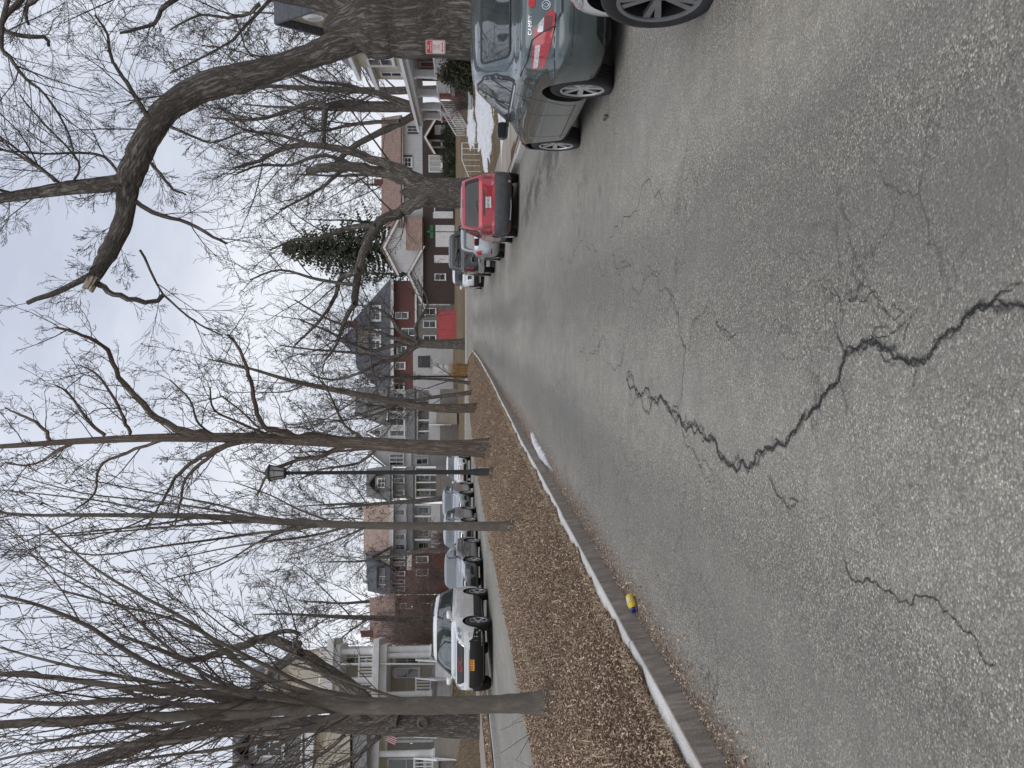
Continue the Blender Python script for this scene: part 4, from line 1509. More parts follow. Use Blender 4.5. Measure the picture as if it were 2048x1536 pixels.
# ---------------------------------------------------------------- the red sport-utility car
P_RED = paint('red_car_paint', (0.42, 0.022, 0.04), 0.2, 0.3, 0.12)
RED_LV = [(0.22, -2.05, 2.05, 0.78, 4.5), (0.30, -2.22, 2.2, 0.87, 5.0), (0.45, -2.29, 2.27, 0.905, 5.2), (0.62, -2.29, 2.26, 0.908, 5.2), (0.70, -2.26, 2.2, 0.905, 5.2), (0.74, -2.20, 2.16, 0.90, 5.2), (0.90, -2.18, 2.0, 0.893, 5.2),
          (1.0, -2.165, 1.5, 0.88, 5.2), (1.07, -2.15, 1.08, 0.865, 5.2), (1.12, -2.12, 0.95, 0.845, 5.4), (1.35, -1.97, 0.52, 0.765, 5.6), (1.55, -1.82, 0.15, 0.69, 5.6), (1.62, -1.72, 0.0, 0.655, 5.2), (1.66, -1.52, -0.2, 0.58, 4.6), (1.685, -1.2, -0.5, 0.36, 3.4)]
RX, RY = 3.52, 28.5
red = build_crossover((RX, RY, zroad(RX, RY) - 0.02), R(-1.5), 'red sport-utility car with dark grey bumper and roof rails, parked beyond the grey sedan', 'cars parked along the right kerb', P_RED, 'five', name='sport_utility_car', r=0.345, levels=RED_LV, glass=M_GLASSD)
red.panel('bumper_cladding', [(-0.88, 0.24), (0.88, 0.24), (0.893, 0.66), (0.86, 0.715), (0.70, 0.705), (-0.70, 0.705), (-0.86, 0.715), (-0.893, 0.66)], 'rear', M_CLAD, 0.012, step=0.08)
red.panel('side_cladding', [(-2.2, 0.3), (-1.78, 0.3), (-1.76, 0.52), (-1.72, 0.66), (-1.62, 0.76), (-2.16, 0.7)], 'left', M_CLAD, 0.01, mirror=True)
red.panel('sill_cladding', [(-0.9, 0.28), (0.92, 0.28), (0.92, 0.46), (-0.9, 0.46)], 'left', M_CLAD, 0.01, mirror=True)
for sg in (-1, 1):
    lm = red.panel('tail_lamp', [(sg * 0.69, 0.80), (sg * 0.85, 0.80), (sg * 0.86, 1.10), (sg * 0.76, 1.10), (sg * 0.68, 0.98)], 'rear', M_REDD, 0.010, rnd_=0.02, step=0.04)
    red.panel('brake_lens', [(sg * 0.72, 0.82), (sg * 0.84, 0.82), (sg * 0.845, 0.93), (sg * 0.715, 0.93)], 'rear', M_RED, 0.014, lm, rnd_=0.01)
red.line('tailgate_seam', [(-0.67, 0.72), (-0.67, 1.10), (-0.76, 1.15)], 'rear', 0.008, M_TRIM, 0.004, mirror=True)
red.panel('handle_bar', [(-0.36, 0.985), (0.36, 0.985), (0.37, 1.035), (-0.37, 1.035)], 'rear', M_CLAD, 0.016, rnd_=0.01)
red.panel('plate_recess', [(-0.30, 0.80), (0.30, 0.80), (0.22, 0.98), (-0.22, 0.98)], 'rear', P_RED, 0.004)
plate(red, 'rear', 0.885, 0.31, 0.155, M_PLATEW, 'HAP 4137', M_INK)
red.word('badge_lettering', 'VUE', 0.52, 0.77, 0.06, 'rear', M_CHROME, 0.008)
red.line('wiper', [(-0.28, 1.17), (0.02, 1.22), (0.04, 1.15)], 'rear', 0.022, M_TRIM, 0.014)
red.panel('high_brake_lamp', [(-0.12, 1.60), (0.12, 1.60), (0.12, 1.625), (-0.12, 1.625)], 'rear', M_REDD, 0.006)
for sg in (-1, 1):
    MB().tube([(sg * 0.60, -1.50, 1.60), (sg * 0.615, -1.42, 1.70), (sg * 0.615, -0.3, 1.725), (sg * 0.60, -0.2, 1.63)], 0.019, 8).build('roof_rail', M_TRIM, red.root, 50)
    red.panel('reflector', ring_poly(sg * 0.79, 0.60, 0.035, 0.035, 12), 'rear', M_CLAD, 0.018)
MB().tube([(0.45, -2.1, 0.27), (-0.1, -2.14, 0.24), (-0.5, -2.2, 0.27)], 0.016, 8).build('exhaust_pipe', M_CHROME, red.root, 50)
MB().tube([(0.58, -2.1, 0.31), (0.58, -2.27, 0.30)], 0.035, 12).build('tailpipe', M_CHROME, red.root, 50)
red.panel('head_lamp', [(0.5, 0.78), (0.84, 0.78), (0.84, 0.92), (0.55, 0.9)], 'front', M_CLEAR, 0.006, mirror=True, rnd_=0.03)
for yy in (-1.5, -1.15):
    pass

# ---------------------------------------------------------------- further along the right kerb
P_SILVER = paint('silver_car_paint', (0.45, 0.46, 0.48), 0.6, 0.3, 0.2)
P_BLACK = paint('black_truck_paint', (0.015, 0.016, 0.018), 0.0, 0.3, 0.18)


def finish_sedan(c, face='rear', plate_mat=M_PLATEW):
    c.panel('rear_window', [(-0.60, 1.075), (0.60, 1.075), (0.50, 1.345), (-0.50, 1.345)], 'rear', M_GLASS, 0.005, rnd_=0.06)
    c.panel('windscreen', [(-0.66, 1.03), (0.66, 1.03), (0.54, 1.36), (-0.54, 1.36)], 'front', M_GLASS, 0.005, rnd_=0.06)
    c.panel('window_band', GL, 'left', M_TRIM, 0.003, mirror=True, rnd_=0.03)
    c.panel('side_window', [(-1.0, 1.03), (-1.0, 1.235), (-0.82, 1.315), (-0.52, 1.368), (-0.42, 1.368), (-0.42, 1.03)], 'left', M_GLASS, 0.006, mirror=True, rnd_=0.025)
    c.panel('side_window', [(-0.36, 1.03), (-0.36, 1.368), (-0.15, 1.362), (0.12, 1.272), (0.56, 1.03)], 'left', M_GLASS, 0.006, mirror=True, rnd_=0.025)
    for sg in (-1, 1):
        c.panel('tail_lamp', [(sg * 0.52, 0.72), (sg * 0.86, 0.74), (sg * 0.868, 0.90), (sg * 0.58, 0.88)], 'rear', M_RED, 0.008, rnd_=0.02)
        c.panel('tail_lamp_side', [(-2.26, 0.74), (-2.05, 0.80), (-2.05, 0.88), (-2.24, 0.90)], 'left' if sg < 0 else 'right', M_RED, 0.008, rnd_=0.02)
        c.panel('head_lamp', [(sg * 0.44, 0.645), (sg * 0.84, 0.655), (sg * 0.86, 0.79), (sg * 0.60, 0.755)], 'front', M_CLEAR, 0.008, rnd_=0.03)
        c.panel('head_lamp_side', [(1.86, 0.72), (2.24, 0.66), (2.2, 0.765), (1.88, 0.82)], 'left' if sg < 0 else 'right', M_CLEAR, 0.008, rnd_=0.03)
        c.panel('fog_lamp', [(sg * 0.56, 0.33), (sg * 0.80, 0.35), (sg * 0.80, 0.47), (sg * 0.62, 0.45)], 'front', M_TRIM, 0.008, rnd_=0.03)
    c.panel('grille', [(-0.30, 0.575), (0.30, 0.575), (0.42, 0.72), (-0.42, 0.72)], 'front', M_TRIM, 0.008, rnd_=0.02)
    c.line('grille_bar', [(-0.36, 0.65), (0.36, 0.65)], 'front', 0.018, M_CHROME, 0.014)
    c.panel('lower_grille', [(-0.50, 0.27), (0.50, 0.27), (0.46, 0.45), (-0.46, 0.45)], 'front', M_TRIM, 0.008, rnd_=0.03)
    c.line('door_seam', [(-1.02, 1.0), (-1.06, 0.85), (-0.86, 0.47), (-0.80, 0.32)], 'left', 0.008, M_TRIM, 0.003, mirror=True)
    c.line('door_seam', [(-0.39, 1.0), (-0.39, 0.32)], 'left', 0.008, M_TRIM, 0.003, mirror=True)
    c.line('door_seam', [(0.62, 1.0), (0.72, 0.85), (0.72, 0.32)], 'left', 0.008, M_TRIM, 0.003, mirror=True)
    c.line('hood_seam', [(-0.72, 0.83), (0.72, 0.83)], 'front', 0.006, M_TRIM, 0.003)
    plate(c, 'rear', 0.765, 0.31, 0.155, plate_mat, 'JKL 2085', M_INK)
    plate(c, 'front', 0.51, 0.31, 0.155, plate_mat, 'GBN 7310', M_INK)
    mirrors(c, 0.56, 1.0, c.mat)
    MB().box(-0.62, 0.62, -2.2, 2.0, 0.16, 0.24).build('underbody', M_WELL, c.root)
    return c


ss_ = build_crossover((3.5, 36.2, zroad(3.5, 36.2) - 0.02), R(-2), 'silver sport-utility car half hidden behind the red car', 'cars parked along the right kerb', P_SILVER, 'five', name='sport_utility_car')
for sg in (-1, 1):
    ss_.panel('tail_lamp', [(sg * 0.70, 0.86), (sg * 0.84, 0.86), (sg * 0.845, 1.08), (sg * 0.74, 1.08)], 'rear', M_RED, 0.010, rnd_=0.02, step=0.04)
    ss_.panel('reflector', [(sg * 0.62, 0.48), (sg * 0.80, 0.48), (sg * 0.80, 0.52), (sg * 0.62, 0.52)], 'rear', M_REDD, 0.010)
plate(ss_, 'rear', 0.8, 0.31, 0.155, M_PLATEW, 'JKL 2085', M_INK)

# black pickup truck
TK_LV = [(0.36, -2.75, 2.75, 0.84, 5), (0.44, -2.86, 2.85, 0.94, 6), (0.62, -2.90, 2.9, 0.985, 6.5), (0.85, -2.89, 2.9, 1.0, 7), (1.05, -2.88, 2.86, 0.995, 7), (1.18, -2.87, 2.6, 0.985, 7), (1.235, -2.86, 1.7, 0.975, 7), (1.25, -2.82, 1.45, 0.965, 7),
         (1.27, -0.95, 1.32, 0.945, 7), (1.31, -0.88, 1.26, 0.93, 6.5), (1.55, -0.80, 0.9, 0.85, 6), (1.76, -0.70, 0.55, 0.76, 6), (1.84, -0.6, 0.38, 0.70, 5.5), (1.885, -0.35, 0.15, 0.55, 4.5)]
TX, TY = 3.45, 44.2
tk = Car('pickup_truck', TK_LV, (-1.75, 1.85), 0.40, 0.47, P_BLACK, (TX, TY, zroad(TX, TY) - 0.02), R(-1), 'tall black pickup truck parked behind the silver sport-utility car', 'pickup truck', 'cars parked along the right kerb')
for ya in (-1.75, 1.85):
    for sx in (-1, 1):
        wheel(tk, sx * 0.865, ya, 0.40, 'five', 0.26, rimr=0.26)
tk.panel('rear_window', [(-0.74, 1.36), (0.74, 1.36), (0.66, 1.74), (-0.66, 1.74)], 'rear', M_GLASSD, 0.006, rnd_=0.04)
tk.panel('windscreen', [(-0.78, 1.36), (0.78, 1.36), (0.66, 1.76), (-0.66, 1.76)], 'front', M_GLASSD, 0.006, rnd_=0.04)
tk.panel('side_window', [(-0.72, 1.36), (-0.66, 1.72), (0.5, 1.72), (1.05, 1.36)], 'left', M_GLASSD, 0.006, mirror=True, rnd_=0.04)
tk.panel('tailgate', [(-0.72, 0.72), (0.72, 0.72), (0.72, 1.2), (-0.72, 1.2)], 'rear', P_BLACK, 0.012, rnd_=0.02)
tk.panel('tail_lamp', [(0.78, 0.84), (0.96, 0.84), (0.96, 1.17), (0.80, 1.17)], 'rear', M_REDD, 0.010, mirror=True, rnd_=0.02)
tk.panel('rear_bumper', [(-0.96, 0.46), (0.96, 0.46), (0.97, 0.66), (-0.97, 0.66)], 'rear', M_CHROME, 0.05, rnd_=0.03)
tk.line('emblem', [(-0.10, 1.08), (-0.13, 0.98), (-0.05, 0.92), (0, 0.88), (0.05, 0.92), (0.13, 0.98), (0.10, 1.08), (0.05, 1.0), (0, 1.05), (-0.05, 1.0)], 'rear', 0.02, M_CHROME, 0.018, closed=True)
plate(tk, 'rear', 0.60, 0.31, 0.155, M_PLATEO, 'KTR 2291', M_INK)
MB().box(-0.7, 0.7, -2.6, 2.6, 0.34, 0.42).build('underbody', M_WELL, tk.root)
mirrors(tk, 1.0, 1.3, M_TRIM, s=1.4)
tk.root.scale = (1.04, 1.04, 1.12)

wx, wy = 3.15, 55.0
wv = build_crossover((wx, wy, zroad(wx, wy) - 0.02), R(180), 'small white sport-utility car with dark bumper, farthest of the row on the right', 'cars parked along the right kerb', P_WHITE, 'five', name='sport_utility_car', glass=M_GLASSD)
wv.panel('grille', [(-0.5, 0.62), (0.5, 0.62), (0.55, 0.82), (-0.55, 0.82)], 'front', M_TRIM, 0.008, rnd_=0.03)
wv.panel('bumper_cladding', [(-0.8, 0.25), (0.8, 0.25), (0.86, 0.5), (-0.86, 0.5)], 'front', M_TRIM, 0.008, rnd_=0.03)
wv.panel('head_lamp', [(0.58, 0.72), (0.86, 0.74), (0.86, 0.86), (0.62, 0.84)], 'front', M_CLEAR, 0.008, mirror=True, rnd_=0.03)
plate(wv, 'front', 0.5, 0.31, 0.155, M_PLATEW, 'AFM 6604', M_INK)
wv.root.scale = (1.03, 1.03, 1.1)

# ---------------------------------------------------------------- cars along the left carriageway, facing us
P_WHITE2 = paint('pearl_white_paint', (0.80, 0.79, 0.76), 0.0, 0.32, 0.1)
P_GREY = paint('grey_car_paint', (0.13, 0.14, 0.15), 0.5, 0.3, 0.2)
P_SILV2 = paint('pale_silver_paint', (0.38, 0.40, 0.42), 0.5, 0.3, 0.2)
P_REDB = paint('dull_red_paint', (0.28, 0.03, 0.035), 0.2, 0.35, 0.2)
ACA_LV = [(0.24, -2.3, 2.25, 0.82, 4.5), (0.32, -2.45, 2.42, 0.93, 5.0), (0.5, -2.53, 2.52, 0.985, 5.0), (0.72, -2.54, 2.53, 0.995, 4.8), (0.90, -2.53, 2.48, 0.99, 4.6), (1.0, -2.5, 2.25, 0.975, 4.8), (1.08, -2.48, 1.75, 0.96, 5.0), (1.14, -2.44, 1.45, 0.94, 5.2),
          (1.2, -2.40, 1.32, 0.92, 5.4), (1.45, -2.28, 0.85, 0.835, 5.6), (1.63, -2.15, 0.5, 0.76, 5.6), (1.71, -2.03, 0.33, 0.71, 5.2), (1.75, -1.8, 0.1, 0.62, 4.6), (1.775, -1.4, -0.3, 0.36, 3.4)]
AX, AY = -9.55, 28.0
ac = build_crossover((AX, AY, zroad(AX, AY) - 0.02), R(180.5), 'white three-row sport-utility car facing us with an orange number plate', 'cars parked along the left kerb', P_WHITE2, 'five', name='sport_utility_car', r=0.385, levels=ACA_LV, axles=(-1.45, 1.57), rimr=0.25, glass=M_GLASS)
ac.panel('grille', [(-0.50, 0.78), (0.50, 0.78), (0.62, 0.99), (-0.62, 0.99)], 'front', M_TRIM, 0.010, rnd_=0.03)
ac.line('grille_frame', round_poly([(-0.51, 0.77), (0.51, 0.77), (0.64, 1.0), (-0.64, 1.0)], 0.03), 'front', 0.03, M_CHROME, 0.014, closed=True)
ac.word('badge_lettering', 'GMC', 0, 0.885, 0.145, 'front', M_REDINK, 0.018, squash=1.25)
ac.panel('lower_bumper', [(-0.93, 0.26), (0.93, 0.26), (0.95, 0.50), (0.72, 0.56), (0.66, 0.66), (-0.66, 0.66), (-0.72, 0.56), (-0.95, 0.50)], 'front', M_TRIM, 0.010, step=0.08)
ac.line('chrome_bar', [(-0.64, 0.65), (0.64, 0.65)], 'front', 0.03, M_CHROME, 0.018)
ac.panel('sill_cladding', [(-1.0, 0.28), (1.12, 0.28), (1.12, 0.52), (-1.0, 0.52)], 'left', M_TRIM, 0.01, mirror=True)
for sg in (-1, 1):
    hl = ac.panel('head_lamp', [(sg * 0.60, 0.80), (sg * 0.86, 0.84), (sg * 0.93, 0.94), (sg * 0.92, 1.03), (sg * 0.74, 1.0)], 'front', M_CLEAR, 0.010, rnd_=0.03)
    for cx, cz in ((0.74, 0.92), (0.85, 0.95)):
        ac.panel('lamp_lens', ring_poly(sg * cx, cz, 0.045, 0.045, 14), 'front', M_RIMD, 0.014, hl)
    ac.panel('fog_lamp', ring_poly(sg * 0.80, 0.63, 0.05, 0.05, 14), 'front', M_CLEAR, 0.012)
    MB().tube([(sg * 0.64, -1.7, 1.72), (sg * 0.66, -1.6, 1.80), (sg * 0.66, -0.1, 1.81), (sg * 0.65, 0.0, 1.73)], 0.02, 8).build('roof_rail', M_TRIM, ac.root, 50)
for yy in (-1.3, -0.5):
    MB().box(-0.66, 0.66, yy - 0.03, yy + 0.03, 1.795, 1.82).build('roof_bar', M_TRIM, ac.root)
plate(ac, 'front', 0.585, 0.32, 0.16, M_PLATEO, 'FKB 3107', M_INK)
ac.line('hood_seam', [(-0.7, 1.06), (-0.6, 1.03), (0.6, 1.03), (0.7, 1.06)], 'front', 0.008, M_TRIM, 0.004)

HB_LV = [(z * 1.03, a, b, w * 0.98, n) for z, a, b, w, n in CR_LV]
gs = finish_sedan(build_sedan((-9.5, 35.2, zroad(-9.5, 35.2) - 0.02), R(179), 'dark grey sedan parked right behind the white sport-utility car', 'cars parked along the left kerb', P_GREY, style='five'), plate_mat=M_PLATEO)
sh = build_crossover((-9.45, 41.8, zroad(-9.45, 41.8) - 0.02), R(180), 'silver hatchback parked between the dark grey sedan and the slim tree', 'cars parked along the left kerb', P_SILV2, 'five', name='hatchback_car', levels=[(z * 0.95, a * 0.97, b * 0.97, w * 0.97, n) for z, a, b, w, n in CR_LV], axles=(-1.29, 1.3), r=0.33, rimr=0.215)
sj = build_crossover((-9.4, 48.2, zroad(-9.4, 48.2) - 0.02), R(180), 'pale silver sport-utility car seen left of the lamp post, behind the slim tree', 'cars parked along the left kerb', P_SILV2, 'five', name='sport_utility_car', levels=HB_LV)
sw = build_crossover((-9.4, 61.0, zroad(-9.4, 61) - 0.02), R(180), 'white hatchback far down the left kerb beside the lamp post', 'cars parked along the left kerb', P_WHITE, 'five', name='hatchback_car')
for c in (sh, sj, sw):
    k = 1.0
    c.panel('grille', [(-0.42, 0.62), (0.42, 0.62), (0.5, 0.78), (-0.5, 0.78)], 'front', M_TRIM, 0.008, rnd_=0.03)
    c.panel('lower_grille', [(-0.6, 0.30), (0.6, 0.30), (0.52, 0.48), (-0.52, 0.48)], 'front', M_TRIM, 0.008, rnd_=0.03)
    for sg in (-1, 1):
        c.panel('head_lamp', [(sg * 0.50, 0.69), (sg * 0.82, 0.72), (sg * 0.85, 0.86), (sg * 0.62, 0.80)], 'front', M_CLEAR, 0.008, rnd_=0.03)
        c.panel('fog_lamp', [(sg * 0.62, 0.38), (sg * 0.82, 0.40), (sg * 0.82, 0.53), (sg * 0.66, 0.52)], 'front', M_TRIM, 0.008, rnd_=0.03)
    c.line('grille_bar', [(-0.46, 0.70), (0.46, 0.70)], 'front', 0.03, M_CHROME, 0.014)
    plate(c, 'front', 0.55, 0.31, 0.155, M_PLATEO, 'HZT 5512', M_INK)

# cars on the drives beyond, seen over the roofs of the row
for (x, y, rz, lab, pm) in ((-18.0, 70.8, 90, 'white car on the cross street behind the silver sport-utility car', P_WHITE),
                            (-15.2, 72.8, -90, 'dull red car crossing behind the parked row, beside the lamp post', P_REDB),
                            (-24.6, 72.6, -90, 'pale silver car on the cross street behind the hatchback', P_SILV2)):
    finish_sedan(build_sedan((x, y, zroad(x, y) - 0.02), R(rz), lab, 'cars on the cross street', pm))

# ================================================================== trees
M_BARK = bark('rough_bark', (0.15, 0.134, 0.117), (0.36, 0.33, 0.30), 1.25, 0.2)
M_BARK_S = bark('smooth_bark', (0.15, 0.132, 0.112), (0.25, 0.225, 0.195), 0.8, 0.5, 0.35, True)
M_BARK_Y = bark('ridged_bark', (0.17, 0.135, 0.11), (0.31, 0.26, 0.22), 1.4, 0.07, 0.7)
M_TWIG = twig_mat('twig_dark', (0.072, 0.064, 0.057))
M_TWIG_W = twig_mat('twig_warm', (0.10, 0.078, 0.064))
M_TWIG_R = twig_mat('twig_reddish', (0.2, 0.15, 0.13))
M_CUT = plain('cut_wood', (0.34, 0.28, 0.22), 0.9, var=0.4, scale=20)


def tubes(polys, sides_of, ref_default=None):
    """polys: list of (pts (n,3), rad (n,)). Returns V, F (quads) arrays, batched by shape."""
    groups = {}
    for p, r in polys:
        k = (len(p), sides_of(r[0]))
        groups.setdefault(k, []).append((p, r))
    Vs, Fs, Cs, base = [], [], [], 0
    for (n, sd), L in groups.items():
        P = np.array([a for a, _ in L], dtype=np.float64); Rd = np.array([b for _, b in L], dtype=np.float64)
        N = len(L)
        T = np.empty_like(P)
        T[:, 1:-1] = P[:, 2:] - P[:, :-2]; T[:, 0] = P[:, 1] - P[:, 0]; T[:, -1] = P[:, -1] - P[:, -2]
        T /= np.maximum(1e-9, np.linalg.norm(T, axis=2, keepdims=True))
        tot = P[:, -1] - P[:, 0]
        tot /= np.maximum(1e-9, np.linalg.norm(tot, axis=1, keepdims=True))
        ref = np.where(np.abs(tot[:, 1:2]) < 0.85, np.array([[0., 1., 0.]]), np.array([[1., 0., 0.]]))
        A = ref[:, None, :] - T * np.sum(ref[:, None, :] * T, axis=2, keepdims=True)
        A /= np.maximum(1e-9, np.linalg.norm(A, axis=2, keepdims=True))
        B = np.cross(T, A)
        th = np.arange(sd) * 2 * math.pi / sd
        V = P[:, :, None, :] + Rd[:, :, None, None] * (A[:, :, None, :] * np.cos(th)[None, None, :, None] + B[:, :, None, :] * np.sin(th)[None, None, :, None])
        Vs.append(V.reshape(-1, 3))
        ln = np.concatenate([np.zeros((N, 1)), np.cumsum(np.linalg.norm(np.diff(P, axis=1), axis=2), axis=1)], axis=1)
        rm = Rd.mean(axis=1)[:, None, None]
        C = np.stack([np.broadcast_to(np.cos(th)[None, None, :] * rm, V.shape[:3]), np.broadcast_to(np.sin(th)[None, None, :] * rm, V.shape[:3]),
                      np.broadcast_to((ln + np.arange(N)[:, None] * 3.7)[:, :, None], V.shape[:3])], -1)
        Cs.append(C.reshape(-1, 3))
        i, k = np.meshgrid(np.arange(n - 1), np.arange(sd), indexing='ij')
        k2 = (k + 1) % sd
        q = np.stack([i * sd + k, i * sd + k2, (i + 1) * sd + k2, (i + 1) * sd + k], -1).reshape(-1, 4)
        F = q[None] + (base + np.arange(N) * n * sd)[:, None, None]
        Fs.append(F.reshape(-1, 4))
        base += N * n * sd
    tubes.co = np.concatenate(Cs)
    return np.concatenate(Vs), np.concatenate(Fs)


def sides_of(r):
    return 18 if r > 0.2 else 10 if r > 0.07 else 6 if r > 0.025 else 4 if r > 0.011 else 3


def perp(d, r):
    a = Vector((r.gauss(0, 1), r.gauss(0, 1), r.gauss(0, 1)))
    a -= d * a.dot(d)
    return a.normalized() if a.length > 1e-6 else Vector((1, 0, 0))


class Tree:
    def __init__(self, seed, minr=0.004):
        self.r = random.Random(seed)
        self.wood, self.fine = [], []
        self.minr = minr

    def put(self, pts, rad, lvl):
        (self.wood if lvl <= 1 else self.fine).append((np.array([tuple(p) for p in pts]), np.maximum(np.array(rad), self.minr)))

    def limb(self, pts, rad, lvl=0, bend=0.0, sub=4, knots=0.06):
        """Hand-placed limb through pts with radii; returns the refined line."""
        P = [Vector(p) for p in pts]
        n = len(P)
        out, rr = [], []
        for i in range(n - 1):
            p0, p1, p2, p3 = P[max(0, i - 1)], P[i], P[i + 1], P[min(n - 1, i + 2)]
            for k in range(sub):
                t = k / sub
                q = 0.5 * ((2 * p1) + (p2 - p0) * t + (2 * p0 - 5 * p1 + 4 * p2 - p3) * t * t + (3 * p1 - p0 - 3 * p2 + p3) * t ** 3)
                r_ = rad[i] + (rad[i + 1] - rad[i]) * t
                out.append(q + Vector((self.r.gauss(0, 1), self.r.gauss(0, 1), self.r.gauss(0, 1))) * r_ * bend)
                rr.append(r_ * (1 + self.r.uniform(-knots, knots)))
        out.append(P[-1]); rr.append(rad[-1])
        out.append(P[-1] + (P[-1] - P[-2]).normalized() * rad[-1] * 0.15); rr.append(self.minr)   # closes the end
        self.put(out, rr, lvl)
        return out, rr

    def grow(self, a, d, L, rad, lvl, S):
        """One branch and, from it, its children. S: per-level lists of settings."""
        r = self.r
        k = min(lvl, len(S['n']) - 1)
        n = S['n'][k]
        wig, up, tip = S['wig'][k], S['up'][k], S.get('tip', 0.35)
        pts, rr = [a], [rad]
        d = d.normalized()
        st = L / n
        p = a
        for i in range(n):
            d = (d + perp(d, r) * r.gauss(0, wig) + Vector((0, 0, up))).normalized()
            p = p + d * st
            pts.append(p); rr.append(rad * (1 - (1 - tip) * (i + 1) / n))
        self.put(pts, rr, lvl)
        if lvl < S['depth']:
            self.side(pts, rr, L, lvl, S)
        return pts

    def side(self, pts, rr, L, lvl, S, start=None, count=None, lenf=None):
        r = self.r
        k = min(lvl, len(S['n']) - 1)
        nb = S['nb'][k] if count is None else count
        nb = max(1, int(round(nb * r.uniform(0.75, 1.25))))
        c0 = S['c0'][k] if start is None else start
        n = len(pts) - 1
        az = r.uniform(0, 6.28)
        for j in range(nb):
            f = c0 + (1 - c0) * ((j + r.uniform(0.1, 0.9)) / nb)
            i = min(n - 1, int(f * n)); t = f * n - i
            p = pts[i].lerp(pts[i + 1], t)
            dd = (pts[i + 1] - pts[i]).normalized()
            az += 2.4 + r.uniform(-0.5, 0.5)
            x = dd.orthogonal().normalized(); y = dd.cross(x)
            rad_d = x * math.cos(az) + y * math.sin(az)
            ang = S['ang'][k] * r.uniform(0.7, 1.3)
            nd = dd * math.cos(ang) + rad_d * math.sin(ang)
            ll = L * S['lr'][k] * r.uniform(0.55, 1.2) * (1.15 - 0.65 * f) if lenf is None else lenf * r.uniform(0.6, 1.25) * (1.1 - 0.4 * f)
            pr = rr[i] + (rr[i + 1] - rr[i]) * t
            self.grow(p, nd, ll, min(pr * 0.75, ll * 0.0105 * r.uniform(0.8, 1.25), pr * S['rr'][k] * r.uniform(0.75, 1.15)), lvl + 1, S)

    def build(self, name, loc, label, cat='tree', group=None, bark_m=None, twig_m=None, flare=None):
        root = empty(name, loc, 0, label, cat, group)
        off = np.array(loc, dtype=np.float64)
        V, F = tubes(self.wood, sides_of)
        me = np_mesh('trunk', V - off, F, True)
        at = me.attributes.new('barkco', 'FLOAT_VECTOR', 'POINT')
        at.data.foreach_set('vector', tubes.co.astype(np.float32).ravel())
        link_mesh('trunk', me, bark_m or M_BARK, root)
        if self.fine:
            V, F = tubes(self.fine, sides_of)
            link_mesh('crown', np_mesh('crown', V - off, F, True), twig_m or M_TWIG, root)
        return root


def w2r(w, s): return w / 2 * s / FPX


SPREAD = dict(depth=5, n=[8, 7, 6, 5, 4, 3], wig=[0.06, 0.12, 0.16, 0.2, 0.24, 0.26], up=[0, 0.03, 0.02, 0.01, 0.0, 0.0], nb=[7, 7, 6, 5, 4, 3], c0=[0.35, 0.2, 0.15, 0.1, 0.1, 0.1],
              ang=[0.8, 0.8, 0.75, 0.7, 0.7, 0.7], lr=[0.5, 0.5, 0.5, 0.5, 0.5, 0.5], rr=[0.5, 0.5, 0.5, 0.55, 0.6, 0.6])

# ---------------------------------------------------------------- the big tree at the right kerb
s1 = 15.6
T = Tree(21, 0.003)
bx = img(900, 45, s1)
gz = zr(s1) + 0.15
tr = [Vector((bx.x + 0.02, s1, gz - 0.15)), Vector((bx.x, s1, gz + 0.25)), img(900, 44, s1), img(800, 46, s1), img(730, 46, s1), img(650, 62, s1)]
T.limb(tr, [0.80, 0.66, 0.57, 0.56, 0.56, 0.12], 0, 0.01, 6, 0.03)
ld = [img(790, 36, s1), img(690, -8, s1), img(600, -34, s1 + 0.1), img(520, -52, s1 + 0.2), img(380, -60, s1 + 0.3), img(220, -110, s1 + 0.5), img(60, -130, s1 + 0.6), img(-120, -170, s1 + 0.8)]
lp, lr_ = T.limb(ld, [0.50, 0.36, 0.37, 0.36, 0.32, 0.26, 0.2, 0.12], 0, 0.02)
lb = [(790, 62, 40), (686, 88, 54), (620, 113, 49), (547, 137, 47), (478, 156, 58), (410, 174, 55), (342, 212, 52), (308, 253, 50), (287, 290, 49), (270, 328, 50), (256, 362, 50)]
l0, r0 = T.limb([img(v, y, s1 - 0.02 * i) for i, (v, y, w) in enumerate(lb)], [w2r(w, s1) for _, _, w in lb], 0, 0.02, 4, 0.05)
lu = [(262, 360, 34), (219, 368, 31), (137, 376, 27), (68, 386, 22), (0, 396, 19), (-90, 400, 15), (-200, 410, 10)]
lu_, ru_ = T.limb([img(v, y, s1 - 0.2) for v, y, w in lu], [w2r(w, s1) for _, _, w in lu], 0, 0.02)
le = [(258, 358, 44), (253, 396, 38), (246, 444, 36), (222, 495, 36), (205, 525, 30), (190, 552, 27), (181, 567, 18)]
le_, re_ = T.limb([img(v, y, s1 - 0.2 - 0.06 * i) for i, (v, y, w) in enumerate(le)], [w2r(w, s1) for _, _, w in le], 0, 0.03, 4, 0.08)
TW = dict(depth=4, n=[8, 8, 7, 6, 4, 3], wig=[0.05, 0.10, 0.11, 0.12, 0.13, 0.15], up=[0, 0.02, 0.015, 0.01, 0.0, -0.01], nb=[6, 8, 6, 4, 3, 2], c0=[0.3, 0.25, 0.15, 0.1, 0.1, 0.1],
          ang=[0.9, 0.7, 0.6, 0.55, 0.5, 0.5], lr=[0.4, 0.6, 0.62, 0.6, 0.55, 0.5], rr=[0.3, 0.5, 0.5, 0.55, 0.6, 0.6], tip=0.4)


